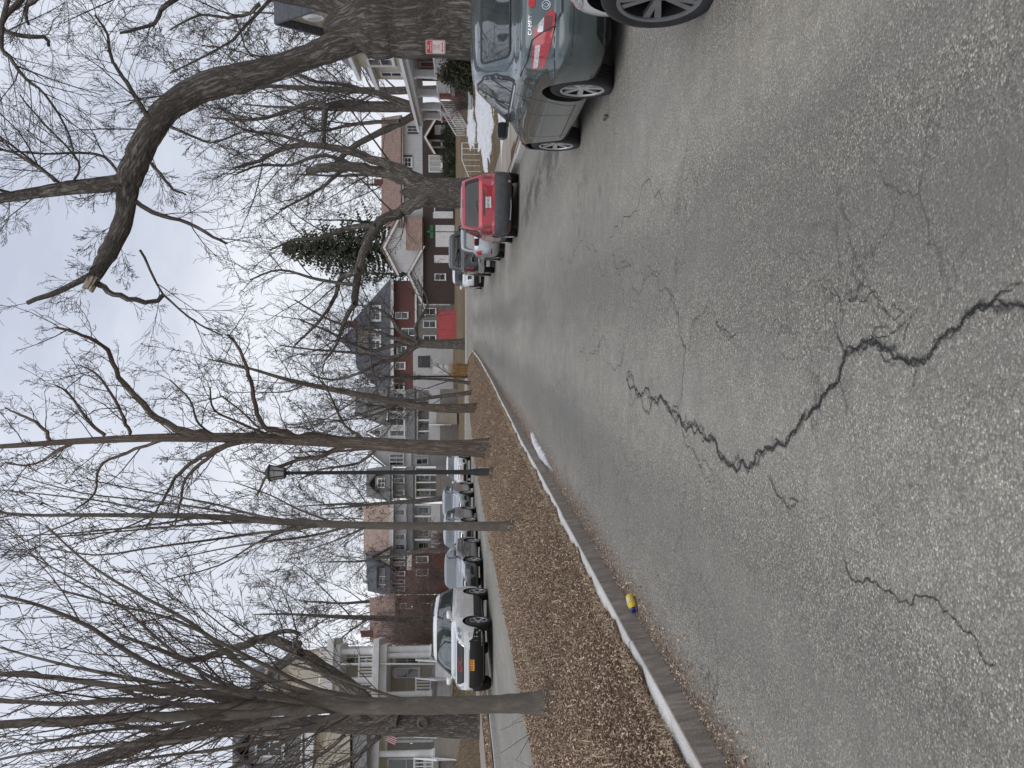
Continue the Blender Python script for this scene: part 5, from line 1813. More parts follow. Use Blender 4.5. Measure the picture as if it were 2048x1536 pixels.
def sub_limb(T, pts, w0, w1, s, S=TW, lvl=1, count=9, lenf=1.1, start=0.15):
    n = len(pts)
    P = [img(v, y, s + 0.05 * i) for i, (v, y) in enumerate(pts)]
    o, rr = T.limb(P, [w2r(w0 + (w1 - w0) * i / (n - 1), s) for i in range(n)], lvl, 0.25, 3, 0.1)
    T.side(o, rr, 3.0, lvl + 0, S, start, count, lenf)
    return o, rr


# dead stub, drooping branch and the other side limbs
sub_limb(T, [(190, 552), (171, 557), (120, 580), (55, 606)], 16, 9, s1 - 0.6, count=3, lenf=0.8)
sub_limb(T, [(196, 566), (215, 582), (256, 596), (304, 606), (328, 589)], 13, 9, s1 - 0.6, count=3, lenf=0.6)
sub_limb(T, [(280, 500), (310, 560), (328, 589), (376, 633), (410, 655), (444, 671)], 5, 3, s1 - 0.6, count=9, lenf=1.0)
sub_limb(T, [(268, 405), (325, 431), (376, 448), (427, 475), (455, 487)], 11, 5, s1 - 0.3, count=9, lenf=1.1)
sub_limb(T, [(303, 325), (330, 360), (345, 378), (372, 390)], 8, 4, s1 - 0.3, count=4, lenf=0.7)
sub_limb(T, [(301, 240), (284, 215), (253, 164), (235, 140), (222, 113), (215, 70), (190, 30)], 11, 4, s1 - 0.3, count=12, lenf=1.3)
sub_limb(T, [(340, 255), (380, 270), (420, 285), (470, 270)], 7, 3, s1 - 0.2, count=6, lenf=0.9)
sub_limb(T, [(240, 350), (210, 315), (160, 305), (90, 308), (0, 300)], 7, 3, s1 - 0.2, count=9, lenf=1.2)
sub_limb(T, [(112, 362), (80, 335), (30, 308), (-30, 285)], 9, 4, s1 - 0.3, count=8, lenf=1.2)
sub_limb(T, [(140, 372), (160, 335), (140, 300), (90, 250), (40, 190)], 5, 3, s1 - 0.3, count=8, lenf=1.2)
sub_limb(T, [(520, 8), (500, 25), (455, 35), (400, 30), (340, 60)], 9, 3, s1 + 0.2, count=8, lenf=1.0)
sub_limb(T, [(600, 115), (560, 112), (500, 108), (480, 60), (470, 30)], 5, 2.5, s1, count=7, lenf=0.8)
sub_limb(T, [(420, -40), (330, 10), (318, 35), (300, 52), (240, 66)], 12, 5, s1 + 0.2, count=7, lenf=0.9)
sub_limb(T, [(120, -80), (60, -20), (2, 50), (45, 70), (90, 76), (98, 93)], 14, 6, s1 - 0.5, count=7, lenf=0.9)
sub_limb(T, [(20, -20), (0, 80), (20, 115), (50, 155), (90, 190), (130, 250), (150, 310)], 10, 3, s1 - 0.8, count=14, lenf=1.2)
sub_limb(T, [(150, -60), (80, -10), (50, 20), (58, 50)], 12, 6, s1, count=5, lenf=0.8)
T.side(lp, lr_, 6.0, 0, TW, 0.3, 10, 4.0)
T.side(lu_, ru_, 4.0, 0, TW, 0.3, 7, 1.8)
T.side(l0, r0, 4.0, 0, TW, 0.35, 7, 1.3)
T.side(le_, re_, 3.0, 0, TW, 0.1, 4, 1.0)
big = T.build('street_tree', (bx.x, s1, gz), 'massive rough-barked street tree at the right kerb with one broken limb arching over the road', 'tree', 'street trees', M_BARK, M_TWIG)
# splintered break at the limb end
bp = img(182, 566, s1 - 0.55)
m = MB()
dv = (img(178, 575, s1 - 0.55) - img(205, 525, s1 - 0.45)).normalized()
for k in range(9):
    a = 2 * math.pi * k / 9
    x = dv.orthogonal().normalized(); y = dv.cross(x)
    o = (x * math.cos(a) + y * math.sin(a)) * 0.07
    m.beam(bp + o - dv * 0.12, bp + o * 0.9 + dv * rnd.uniform(0.02, 0.14), 0.05, 0.05)
m.xform(Matrix.Translation(-Vector((bx.x, s1, gz)))).build('broken_end', M_CUT, big)

# ---------------------------------------------------------------- second tree on the right, forked
s2 = 36.5
T = Tree(5, 0.007)
b2 = img(900, 386, s2)
g2 = zlawn(b2.x, s2)
SF = dict(depth=4, n=[8, 8, 7, 5, 4], wig=[0.05, 0.11, 0.13, 0.14, 0.16], up=[0, 0.05, 0.03, 0.015, 0.0], nb=[6, 8, 6, 4, 3], c0=[0.3, 0.2, 0.15, 0.1, 0.1],
          ang=[0.8, 0.75, 0.7, 0.65, 0.65], lr=[0.5, 0.5, 0.5, 0.5, 0.5], rr=[0.35, 0.5, 0.5, 0.55, 0.6], tip=0.4)
T.limb([Vector((b2.x, s2, g2 - 0.2)), Vector((b2.x, s2, g2 + 0.4)), img(880, 386, s2), img(850, 387, s2), img(800, 384, s2)], [0.75, 0.62, 0.57, 0.50, 0.05], 0, 0.01, 5, 0.03)
for pts, w0, w1, cnt, lf in (
        ([(885, 392), (850, 398), (820, 412), (795, 426), (752, 452), (725, 510), (711, 570), (709, 612)], 28, 13, 9, 3.2),
        ([(885, 382), (850, 374), (800, 356), (755, 341), (700, 335), (640, 336), (618, 342)], 30, 15, 3, 2.0),
        ([(880, 374), (846, 364), (800, 338), (754, 323), (696, 302), (625, 290), (567, 297), (520, 321), (470, 335)], 24, 5, 12, 3.2),
        ([(752, 452), (700, 455), (640, 475), (590, 480), (540, 500)], 13, 3, 10, 2.6),
        ([(718, 540), (680, 560), (672, 590), (640, 640), (590, 690)], 12, 4, 9, 2.6),
        ([(709, 608), (690, 640), (672, 690), (650, 720)], 11, 4, 7, 2.4),
        ([(690, 335), (650, 370), (610, 395), (560, 420)], 9, 3, 9, 2.4),
        ([(720, 338), (650, 310), (580, 330), (520, 330), (470, 350)], 9, 3, 10, 2.6),
        ([(625, 290), (560, 270), (500, 262), (450, 240)], 8, 3, 9, 2.4),
        ([(711, 570), (640, 560), (560, 540), (500, 560)], 8, 3, 9, 2.6)):
    P = [img(v, y, s2 + rnd.uniform(-0.3, 0.3)) for v, y in pts]
    n = len(P)
    o, rr = T.limb(P, [w2r(w0 + (w1 - w0) * i / (n - 1), s2) for i in range(n)], 0 if w0 > 14 else 1, 0.12, 4, 0.06)
    T.side(o, rr, 5.0, 1, SF, 0.25, cnt, lf)
T.build('street_tree', (b2.x, s2, g2), 'thick forked street tree beside the red car, its limbs cut back', 'tree', 'street trees', M_BARK, M_TWIG)

# ---------------------------------------------------------------- yard tree by the porch
s3 = 70.0
T = Tree(31, 0.011)
b3 = img(860, 222, s3); g3 = zlawn(b3.x, s3)
T.limb([Vector((b3.x, s3, g3 - 0.2)), img(880, 222, s3), img(830, 222, s3)], [0.8, 0.62, 0.55], 0)
for pts, w0, w1, cnt, lf in (
        ([(840, 215), (760, 212), (690, 208), (655, 213), (648, 240), (648, 285)], 22, 8, 8, 5.0),
        ([(655, 213), (620, 205), (560, 228), (500, 240), (420, 235)], 12, 4, 12, 5.0),
        ([(840, 225), (800, 245), (760, 265), (700, 298), (668, 330)], 17, 10, 6, 4.0),
        ([(800, 242), (740, 245), (690, 252), (640, 262), (600, 240)], 9, 4, 9, 5.0),
        ([(830, 210), (760, 190), (690, 170), (620, 160), (560, 130)], 11, 4, 12, 5.0),
        ([(830, 222), (780, 200), (720, 180), (660, 185)], 8, 3, 10, 4.0)):
    P = [img(v, y, s3 + rnd.uniform(-0.5, 0.5)) for v, y in pts]
    n = len(P)
    o, rr = T.limb(P, [w2r(w0 + (w1 - w0) * i / (n - 1), s3) for i in range(n)], 0 if w0 > 14 else 1, 0.1, 4, 0.06)
    T.side(o, rr, 7.0, 1, SF, 0.2, cnt, lf)
T.build('yard_tree', (b3.x, s3, g3), 'crooked bare yard tree standing beyond the cream house porch', 'tree', 'yard trees', M_BARK, M_TWIG)

# ---------------------------------------------------------------- median: multi-stemmed young tree nearest us
sm = 9.7
T = Tree(44, 0.0032)
bm_ = img(1105, 1405, sm); gm = zmed(bm_.x, sm)
VASE = dict(depth=4, n=[10, 9, 7, 5, 4], wig=[0.03, 0.06, 0.10, 0.13, 0.16], up=[0.0, 0.045, 0.04, 0.03, 0.02], nb=[8, 9, 5, 4, 3], c0=[0.3, 0.25, 0.2, 0.15, 0.1],
            ang=[0.5, 0.55, 0.55, 0.55, 0.6], lr=[0.6, 0.32, 0.45, 0.5, 0.5], rr=[0.5, 0.42, 0.5, 0.55, 0.6], tip=0.3)
tp, trr = T.limb([Vector((bm_.x, sm, gm - 0.15)), Vector((bm_.x, sm, gm + 0.04)), Vector((bm_.x, sm, gm + 0.2)), img(1000, 1408, sm), img(880, 1411, sm), img(760, 1412, sm), img(690, 1414, sm), img(640, 1415, sm)], [0.27, 0.165, 0.115, 0.097, 0.094, 0.09, 0.08, 0.02], 0, 0.01, 5, 0.04)
stems = [([(700, 1414), (600, 1418), (450, 1428), (300, 1434), (150, 1441), (0, 1450), (-200, 1470)], 29, 15, 0.0),
         ([(720, 1408), (600, 1395), (500, 1390), (350, 1385), (200, 1368), (80, 1352), (-40, 1348)], 21, 9, 0.1),
         ([(640, 1402), (520, 1392), (420, 1370), (300, 1330), (180, 1255), (90, 1215), (0, 1190)], 17, 5, -0.3),
         ([(690, 1402), (560, 1370), (470, 1320), (380, 1245), (280, 1190), (180, 1130), (90, 1050)], 15, 3.5, 0.3),
         ([(760, 1402), (640, 1380), (540, 1335), (450, 1290), (350, 1240), (230, 1210), (120, 1180)], 13, 3, -0.4),
         ([(620, 1404), (450, 1398), (330, 1370), (200, 1345), (90, 1320), (0, 1295)], 15, 4, 0.4),
         ([(560, 1412), (400, 1412), (250, 1400), (120, 1408), (0, 1400), (-100, 1395)], 15, 6, -0.2),
         ([(780, 1410), (660, 1440), (560, 1475), (430, 1500), (300, 1515), (150, 1540)], 15, 4, 0.3),
         ([(700, 1420), (600, 1465), (500, 1520), (400, 1560)], 14, 5, -0.5),
         ([(640, 1420), (520, 1450), (400, 1475), (260, 1490), (100, 1500), (-50, 1530)], 14, 5, 0.5),
         ([(840, 1405), (760, 1385), (660, 1350), (560, 1320), (470, 1270), (400, 1215)], 8, 2.5, -0.2),
         ([(820, 1412), (760, 1440), (700, 1480), (640, 1530)], 8, 3, 0.2),
         ([(560, 1400), (430, 1360), (330, 1290), (240, 1210), (150, 1160), (60, 1110)], 11, 3, 0.6),
         ([(480, 1428), (350, 1450), (200, 1462), (60, 1490)], 12, 4, -0.6)]
for pts, w0, w1, ds in stems:
    n = len(pts)
    P = [img(v, y, sm + ds * i * 0.5) for i, (v, y) in enumerate(pts)]
    P[0] = img(pts[0][0], pts[0][1], sm)
    P.insert(0, img(min(980, pts[0][0] + 110), 1410, sm))
    o, rr = T.limb(P, [w2r(w0 * 0.7, sm)] + [w2r(w0 + (w1 - w0) * (i / (n - 1)) ** 0.8, sm) for i in range(n)], 0 if w0 > 20 else 1, 0.1, 4, 0.05)
    T.side(o, rr, 2.4, 1, VASE, 0.25, 15 if w0 < 20 else 11, 1.35)
T.build('median_tree', (bm_.x, sm, gm), 'many-stemmed young tree with smooth brown trunk on the median, nearest us', 'tree', 'trees on the median', M_BARK_S, M_TWIG_W)
# loose suckers and stalks by its foot
m = MB()
for k in range(26):
    y = rnd.uniform(6.0, 13); x = -5.5 + rnd.uniform(-0.6, 0.6)
    z = zmed(x, y)
    p = [Vector((x, y, z))]
    d = Vector((rnd.gauss(-0.3, 0.4), rnd.gauss(0, 0.4), 1)).normalized()
    for i in range(4):
        d = (d + Vector((rnd.gauss(0, 0.15), rnd.gauss(0, 0.15), 0))).normalized()
        p.append(p[-1] + d * rnd.uniform(0.06, 0.16))
    m.tube(p, [0.005, 0.004, 0.0035, 0.003, 0.002], 4, False)
tag(m.build('dry_stalks', M_TWIG_W), 'thin dry stalks standing along the far edge of the median', 'stalks', kind='stuff')

# ---------------------------------------------------------------- median: slim second tree
sq = 17.5
T = Tree(52, 0.0045)
bq = img(1012, 1054, sq); gq = zmed(bq.x, sq)
tp, trr = T.limb([Vector((bq.x, sq, gq - 0.1)), img(1000, 1053, sq), img(850, 1052, sq), img(700, 1050, sq), img(560, 1043, sq), img(430, 1034, sq), img(300, 1031, sq), img(150, 1030, sq), img(60, 1030, sq), img(-60, 1020, sq)],
                 [0.17, 0.092, 0.075, 0.072, 0.065, 0.058, 0.045, 0.034, 0.028, 0.015], 0, 0.02, 4, 0.04)
for pts, w0, w1 in (([(640, 1050), (580, 1060), (500, 1068), (420, 1080), (300, 1095), (190, 1110), (70, 1090)], 7, 2.5),
                    ([(700, 1052), (620, 1072), (520, 1085), (430, 1100), (350, 1118)], 6, 2),
                    ([(620, 1046), (520, 1032), (420, 1006), (300, 985), (180, 960)], 6, 2),
                    ([(560, 1042), (470, 1045), (380, 1050), (250, 1062), (100, 1075)], 7, 2.5),
                    ([(520, 1040), (400, 1015), (280, 1000), (160, 985), (30, 950)], 5, 2),
                    ([(680, 1049), (600, 1020), (540, 990), (470, 965)], 5, 2),
                    ([(600, 1047), (520, 1082), (440, 1130), (330, 1160)], 5, 2),
                    ([(740, 1051), (660, 1085), (580, 1110)], 4, 2),
                    ([(400, 1034), (300, 1050), (160, 1065), (20, 1072)], 5, 2),
                    ([(330, 1031), (220, 1005), (100, 990), (0, 980)], 4, 2)):
    n = len(pts)
    P = [img(v, y, sq + rnd.uniform(-0.25, 0.25) * i) for i, (v, y) in enumerate(pts)]
    P[0] = img(pts[0][0], pts[0][1], sq)
    o, rr = T.limb(P, [w2r(w0 + (w1 - w0) * i / (n - 1), sq) for i in range(n)], 1, 0.12, 3, 0.05)
    T.side(o, rr, 3.5, 1, VASE, 0.2, 9, 1.5)
T.side(tp, trr, 5.0, 0, VASE, 0.6, 8, 2.0)
T.build('median_tree', (bq.x, sq, gq), 'slim straight young tree on the median, in front of the silver cars', 'tree', 'trees on the median', M_BARK_S, M_TWIG_W)

# ---------------------------------------------------------------- median: tall straight tree with zigzag twigs
sh_ = 30.0
T = Tree(63, 0.006)
bh = img(965, 896, sh_); gh = zmed(bh.x, sh_)
tp, trr = T.limb([Vector((bh.x - 0.05, sh_, gh - 0.2)), Vector((bh.x, sh_, gh + 0.25)), img(930, 896, sh_), img(860, 895, sh_), img(700, 885, sh_), img(500, 876, sh_), img(300, 876, sh_), img(130, 884, sh_), img(0, 893, sh_), img(-180, 900, sh_)],
                 [0.46, 0.31, 0.27, 0.245, 0.20, 0.165, 0.13, 0.095, 0.075, 0.03], 0, 0.015, 4, 0.03)
ZIG = dict(depth=4, n=[8, 9, 8, 6, 4], wig=[0.05, 0.2, 0.26, 0.3, 0.32], up=[0, 0.09, 0.07, 0.07, 0.05], nb=[8, 9, 5, 4, 3], c0=[0.3, 0.25, 0.15, 0.1, 0.1],
           ang=[1.0, 0.8, 0.85, 0.8, 0.8], lr=[0.4, 0.38, 0.45, 0.45, 0.45], rr=[0.35, 0.5, 0.5, 0.6, 0.6], tip=0.4)
for pts, w0, w1, cnt in (([(700, 884), (640, 872), (560, 868), (520, 840), (505, 780), (490, 720), (470, 685), (455, 670)], 14, 4, 13),
                         ([(430, 872), (370, 862), (300, 825), (240, 755), (215, 700), (165, 670), (110, 655)], 17, 4, 15),
                         ([(260, 866), (250, 842), (230, 800), (195, 750), (160, 730)], 8, 3, 10),
                         ([(210, 872), (180, 845), (140, 790), (110, 770)], 8, 3, 10),
                         ([(100, 880), (80, 850), (40, 830), (10, 815)], 8, 3, 9),
                         ([(700, 890), (650, 910), (580, 925), (535, 950), (515, 990)], 11, 4, 11),
                         ([(500, 880), (430, 900), (380, 930), (345, 965), (320, 1010), (290, 1060)], 12, 3, 12),
                         ([(470, 882), (410, 920), (370, 960), (360, 1010), (350, 1050)], 9, 3, 11),
                         ([(330, 880), (250, 905), (200, 935), (190, 985), (150, 1020)], 8, 3, 11),
                         ([(620, 882), (560, 858), (520, 855), (480, 820), (440, 790)], 7, 3, 9),
                         ([(560, 878), (490, 850), (430, 820), (420, 775)], 7, 3, 9),
                         ([(150, 884), (110, 905), (60, 930), (10, 925)], 8, 3, 9),
                         ([(440, 874), (400, 850), (380, 800), (340, 760)], 6, 3, 9),
                         ([(760, 890), (720, 925), (640, 940), (600, 960)], 7, 3, 8),
                         ([(740, 884), (690, 850), (660, 790), (640, 760)], 7, 3, 9)):
    n = len(pts)
    P = [img(v, y, sh_ + rnd.uniform(-0.3, 0.3) * i) for i, (v, y) in enumerate(pts)]
    P[0] = img(pts[0][0], pts[0][1], sh_)
    o, rr = T.limb(P, [w2r(w0 + (w1 - w0) * i / (n - 1), sh_) for i in range(n)], 1, 0.35, 4, 0.08)
    T.side(o, rr, 4.0, 1, ZIG, 0.12, int(cnt * 1.2), 1.7)
T.side(tp, trr, 6.0, 0, ZIG, 0.45, 16, 2.6)
T.build('median_tree', (bh.x, sh_, gh), 'tall straight tree with ridged trunk and zigzag twigs, on the median beside the lamp post', 'tree', 'trees on the median', M_BARK_Y, M_TWIG)

# ---------------------------------------------------------------- farther median trees
def far_tree(name, base_v, base_y, s, H, r0, seed, label, group, S=SF, lean=(0, 0), nb=9, c0=0.25, minr=0.008, bark_m=None, twig_m=None, gz=None, xy=None, ang=None, lenk=0.55):
    T = Tree(seed, minr)
    b = img(base_v, base_y, s) if xy is None else Vector((xy[0], xy[1], 0))
    g = gz(b.x, b.y) if gz else zlawn(b.x, b.y)
    r = T.r
    pts = [Vector((b.x, b.y, g - 0.2))]
    n = 7
    d = Vector((lean[0], lean[1], 1)).normalized()
    for i in range(n):
        d = (d + Vector((r.gauss(0, 0.06), r.gauss(0, 0.06), 0.05))).normalized()
        pts.append(pts[-1] + d * H / n)
    rad = [r0 * 1.25, r0] + [r0 * (1 - 0.85 * (i / (n - 1)) ** 1.1) for i in range(1, n)]
    o, rr = T.limb(pts, rad, 0, 0.02, 3, 0.04)
    S2 = dict(S)
    if ang: S2['ang'] = [ang] + S['ang'][1:]
    T.side(o, rr, H, 0, S2, c0, nb, H * lenk)
    return T.build(name, (b.x, b.y, g), label, 'tree', group, bark_m, twig_m)


far_tree('median_tree', 945, 815, 44, 13, 0.2, 71, 'straight bare tree on the median, next beyond the lamp post', 'trees on the median', ZIG, gz=zmed, nb=13, lenk=0.33, bark_m=M_BARK_Y)
far_tree('median_tree', 945, 783, 52, 7.5, 0.12, 72, 'small leaning tree on the median before the dark lamp post', 'trees on the median', VASE, lean=(-0.25, 0), gz=zmed, nb=11, c0=0.12, lenk=0.5, twig_m=M_TWIG_W)
far_tree('median_tree', 943, 768, 55, 6.5, 0.10, 73, 'low bushy tree on the median behind the leaning one', 'trees on the median', VASE, lean=(0.2, 0), gz=zmed, nb=11, c0=0.1, lenk=0.55, twig_m=M_TWIG_W)
# tree in front of the red fence
T = Tree(81, 0.009)
s6 = 81.0
b6 = img(915, 688, s6); g6 = zlawn(b6.x, s6)
T.limb([Vector((b6.x, s6, g6 - 0.2)), img(900, 688, s6), img(860, 688, s6), img(835, 686, s6)], [0.55, 0.42, 0.38, 0.42], 0, 0.01, 4)
for pts, w0, w1 in (([(838, 686), (800, 664), (785, 640), (760, 620), (715, 610)], 11, 3), ([(840, 690), (830, 655), (848, 625), (855, 600), (835, 560)], 8, 3), ([(838, 684), (790, 690), (740, 700), (690, 680), (650, 660), (600, 640)], 10, 3),
                    ([(836, 690), (800, 715), (760, 725), (720, 745), (670, 760), (620, 750)], 10, 3), ([(830, 688), (770, 670), (720, 655), (660, 640), (590, 600)], 9, 3), ([(830, 690), (780, 715), (700, 705), (630, 700), (560, 690)], 8, 3)):
    n = len(pts)
    P = [img(v, y, s6 + rnd.uniform(-0.5, 0.5)) for v, y in pts]
    o, rr = T.limb(P, [w2r(w0 + (w1 - w0) * i / (n - 1), s6) for i in range(n)], 1, 0.15, 4, 0.06)
    T.side(o, rr, 8.0, 1, SF, 0.15, 13, 4.2)
T.build('yard_tree', (b6.x, s6, g6), 'wide bare tree standing before the red board fence', 'tree', 'yard trees', M_BARK, M_TWIG)

# ---------------------------------------------------------------- big tree on the left lawn
s7 = 30.5
T = Tree(91, 0.006)
b7 = img(925, 1450, s7); g7 = zlawn(b7.x, s7)
T.limb([Vector((b7.x, s7, g7 - 0.2)), Vector((b7.x, s7, g7 + 0.3)), img(860, 1450, s7), img(740, 1446, s7), img(690, 1448, s7), img(610, 1450, s7)], [0.62, 0.46, 0.40, 0.38, 0.34, 0.06], 0, 0.01, 5, 0.03)
for pts, w0, w1, cnt, lf in (([(800, 1436), (745, 1415), (715, 1385), (660, 1345), (600, 1305), (560, 1285), (520, 1278), (490, 1290), (440, 1305), (380, 1320), (320, 1300), (240, 1270)], 34, 6, 12, 2.8),
                             ([(520, 1278), (545, 1268), (580, 1262), (600, 1268)], 11, 8, 5, 1.6),
                             ([(600, 1305), (560, 1330), (520, 1370), (490, 1385), (440, 1380), (400, 1350)], 20, 7, 8, 2.6),
                             ([(770, 1447), (690, 1446), (600, 1450), (480, 1455), (380, 1470), (280, 1490), (180, 1525), (60, 1560)], 38, 22, 9, 3.0),
                             ([(560, 1455), (520, 1440), (430, 1395), (380, 1385), (320, 1400), (240, 1380)], 16, 5, 8, 2.6),
                             ([(760, 1470), (715, 1510), (640, 1545), (560, 1580)], 12, 5, 8, 2.2),
                             ([(690, 1470), (640, 1510), (560, 1540)], 9, 4, 7, 2.0),
                             ([(480, 1455), (400, 1440), (330, 1465), (250, 1450), (150, 1440)], 14, 4, 9, 2.6)):
    n = len(pts)
    P = [img(v, y, s7 + rnd.uniform(-0.3, 0.3)) for v, y in pts]
    o, rr = T.limb(P, [w2r(w0 + (w1 - w0) * i / (n - 1), s7) for i in range(n)], 0 if w0 > 15 else 1, 0.1, 4, 0.06)
    T.side(o, rr, 5.0, 1, SF, 0.2, cnt, lf)
lt = T.build('lawn_tree', (b7.x, s7, g7), 'big dark tree with a sawn-off limb on the left lawn, behind the many-stemmed tree', 'tree', 'yard trees', M_BARK, M_TWIG)
for (v, y, rr_) in ((593, 1291, 0.11), (845, 1447, 0.14)):
    p = img(v, y, s7 - 0.42)
    MB().lathe([(rr_ * 1.5, 0.0), (rr_ * 1.35, -0.10), (rr_ * 0.9, -0.13), (rr_ * 0.75, -0.06)], 16, 'Y', True, p - Vector((b7.x, s7, g7)) + Vector((0, 0.1, 0))).build('pruning_scar', M_BARK, lt, 50)

far_tree('yard_tree', 880, 1240, 60, 13, 0.22, 95, 'forked bare tree in the yard beside the white porch house', 'yard trees', SF, nb=8, c0=0.4, lenk=0.45, minr=0.011)
far_tree('street_tree', 935, 1010, 66, 11, 0.2, 96, 'bare tree on the left verge behind the lamp post', 'street trees', SF, nb=10, c0=0.3, lenk=0.4, xy=(-12.2, 65.5), minr=0.01)
far_tree('yard_tree', 880, 720, 88, 12, 0.16, 97, 'bare tree on the far lawn before the white house', 'yard trees', SF, nb=11, c0=0.25, lenk=0.42, xy=(-7.5, 86), minr=0.011)
far_tree('yard_tree', 880, 720, 88, 14, 0.22, 98, 'tall bare tree before the tan-roofed white house', 'yard trees', SF, nb=11, c0=0.3, lenk=0.45, xy=(-20.5, 84), minr=0.011)
far_tree('yard_tree', 880, 720, 88, 9, 0.15, 99, 'small bare tree before the dark brick house', 'yard trees', SF, nb=11, c0=0.2, lenk=0.5, xy=(-27.0, 80), minr=0.011)

# ---- background crowns beyond the houses: a few kinds, each copied
bgl = [(-34, 112), (-24, 122), (-16, 128), (-9, 134), (-2, 130), (13, 128), (19, 118), (26, 112), (31, 96), (-42, 104), (8, 140), (-29, 138), (36, 116), (22, 88)]
protos = []
for k, (x, y) in enumerate(bgl):
    lab = 'hazy bare tree rising beyond the roofs, %s' % (['behind the dark brick house', 'behind the tan-roofed house', 'behind the olive house', 'behind the white house with grey roof', 'left of the slate roofs', 'right of the spruce', 'behind the brown and white house', 'behind the right end of the brown house', 'beside the cream two-storey house', 'behind the plain brick house', 'behind the spruce', 'far behind the tan roof', 'behind the cream two-storey house', 'between the cream and brown houses'][k])
    if k < 3:
        o = far_tree('background_tree', 0, 0, 0, 19 + 2 * k, 0.32, 110 + k, lab, 'bare trees beyond the roofs', dict(SF, depth=4), nb=15, c0=0.22, lenk=0.42, xy=(x, y), minr=0.016, twig_m=M_TWIG_W)
        protos.append(o)
    else:
        o = copy_tree(protos[k % 3])
        o.location = (x, y, zlawn(x, y))
        o.rotation_euler = (0, 0, rnd.uniform(0, 6.28))
        sc = rnd.uniform(0.85, 1.2)
        o.scale = (sc, sc, sc)
        tag(o, lab, 'tree', 'bare trees beyond the roofs')


# ---------------------------------------------------------------- spruce
def spruce(name, x, y, H, rbase, seed, label):
    r = random.Random(seed)
    g = zlawn(x, y)
    root = empty(name, (x, y, g), 0, label, 'tree', None)
    MB().tube([(0, 0, -0.2), (0, 0, H * 0.5), (0.05, 0, H)], [0.42, 0.25, 0.03], 10).build('trunk', M_BARK, root, 60)
    V, F = [], []
    z = H * 0.16
    while z < H - 0.2:
        f = 1 - z / H
        R0 = rbase * (f ** 0.8) * r.uniform(0.75, 1.15)
        nbr = 7
        a0 = r.uniform(0, 6.28)
        for k in range(nbr):
            a = a0 + 2 * math.pi * k / nbr + r.gauss(0, 0.15)
            L = R0 * r.uniform(0.7, 1.12)
            d = Vector((math.cos(a), math.sin(a), 0))
            sidev = Vector((-d.y, d.x, 0))
            ns = max(4, int(L / 0.34))
            for i in range(ns):
                t = (i + 1) / ns
                p = d * (L * t) + Vector((0, 0, z - L * 0.32 * t + L * 0.30 * t ** 3))
                for sgn in (-1, 1, 0, -1, 1, -0.5, 0.5):
                    if r.random() < 0.3: continue
                    ll = (0.25 + 0.55 * (1 - t * 0.6)) * r.uniform(0.5, 1.1)
                    e = p + (d * r.uniform(0.2, 0.7) + sidev * sgn * r.uniform(0.5, 1.0) + Vector((0, 0, -r.uniform(0.25, 1.0)))) * ll
                    w = (d * r.gauss(0, 1) + Vector((0, 0, r.gauss(0, 1))) + sidev * r.gauss(0, 0.6)).normalized() * r.uniform(0.09, 0.2)
                    b = len(V)
                    mid = (p + e) / 2
                    V += [tuple(p), tuple(mid + w), tuple(e), tuple(mid - w)]
                    F.append((b, b + 1, b + 2, b + 3))
        z += max(0.34, 0.8 * f + 0.16) * r.uniform(0.8, 1.2)
    link_mesh('crown', np_mesh('crown', V, F), M_NEEDLE, root)
    return root


def needle():
    t = NT('spruce_needles')
    n = t.noise(t.pos, 1.5, 4)
    t.set('Base Color', t.ramp(n, [(0.3, (0.035, 0.045, 0.027)), (0.7, (0.085, 0.095, 0.055))]))
    t.set('Roughness', 0.8)
    return t.m


M_NEEDLE = needle()
_p = pix(1036, 900, 124)
spruce('spruce_tree', _p.x, 124, 23.0, 10.8, 4, 'dark green spruce rising behind the brown and white house')


def bush(name, x, y, rx, rz, n, mat, label, seed, leaf=False, z=None, group=None, cat='shrub'):
    r = random.Random(seed)
    g = zlawn(x, y) if z is None else z
    root = empty(name, (x, y, g), 0, label, cat, group)
    T_ = Tree(seed, 0.006 if y < 60 else 0.009)
    for k in range(n):
        a = r.uniform(0, 6.28); q = r.random() ** 0.5
        d = Vector((math.cos(a) * q * rx / rz * 0.9, math.sin(a) * q * rx / rz * 0.9, 1)).normalized()
        T_.grow(Vector((d.x * 0.3, d.y * 0.3, -0.1)), d, rz * r.uniform(0.6, 1.1), 0.02, 2, dict(depth=4, n=[4, 4, 5, 4, 3], wig=[.1, .1, .12, .2, .2], up=[0, 0, .02, .02, 0], nb=[5, 5, 7, 4, 3], c0=[.2] * 5, ang=[.5, .5, .5, .6, .6], lr=[.5, .5, .45, .5, .5], rr=[.5] * 5))
    V, F = tubes(T_.fine, sides_of)
    link_mesh('stems', np_mesh('stems', V, F, True), mat, root)
    if leaf:
        N = 5200
        ph = nrg.uniform(0, 6.283, N); u = nrg.random(N) ** 0.4; ct = nrg.uniform(-0.15, 1, N)
        st = np.sqrt(1 - ct ** 2)
        lump = 1 + 0.18 * np.sin(ph * 3 + ct * 4) + 0.12 * np.sin(ph * 7 - ct * 9)
        P = np.stack([np.cos(ph) * st * u * rx * lump, np.sin(ph) * st * u * rx * lump, ct * u * rz * lump * 0.95 + 0.1], 1)
        L = nrg.uniform(0.05, 0.12, (N, 1))
        A = nrg.normal(0, 1, (N, 3)); A /= np.linalg.norm(A, axis=1, keepdims=True)
        B = np.cross(A, nrg.normal(0, 1, (N, 3))); B /= np.linalg.norm(B, axis=1, keepdims=True)
        V = np.stack([P - A * L, P + B * L * 0.5, P + A * L, P - B * L * 0.5], 1).reshape(-1, 3)
        i = np.arange(N) * 4
        link_mesh('foliage', np_mesh('foliage', V, np.stack([i, i + 1, i + 2, i + 3], 1)), M_NEEDLE, root)
    return root


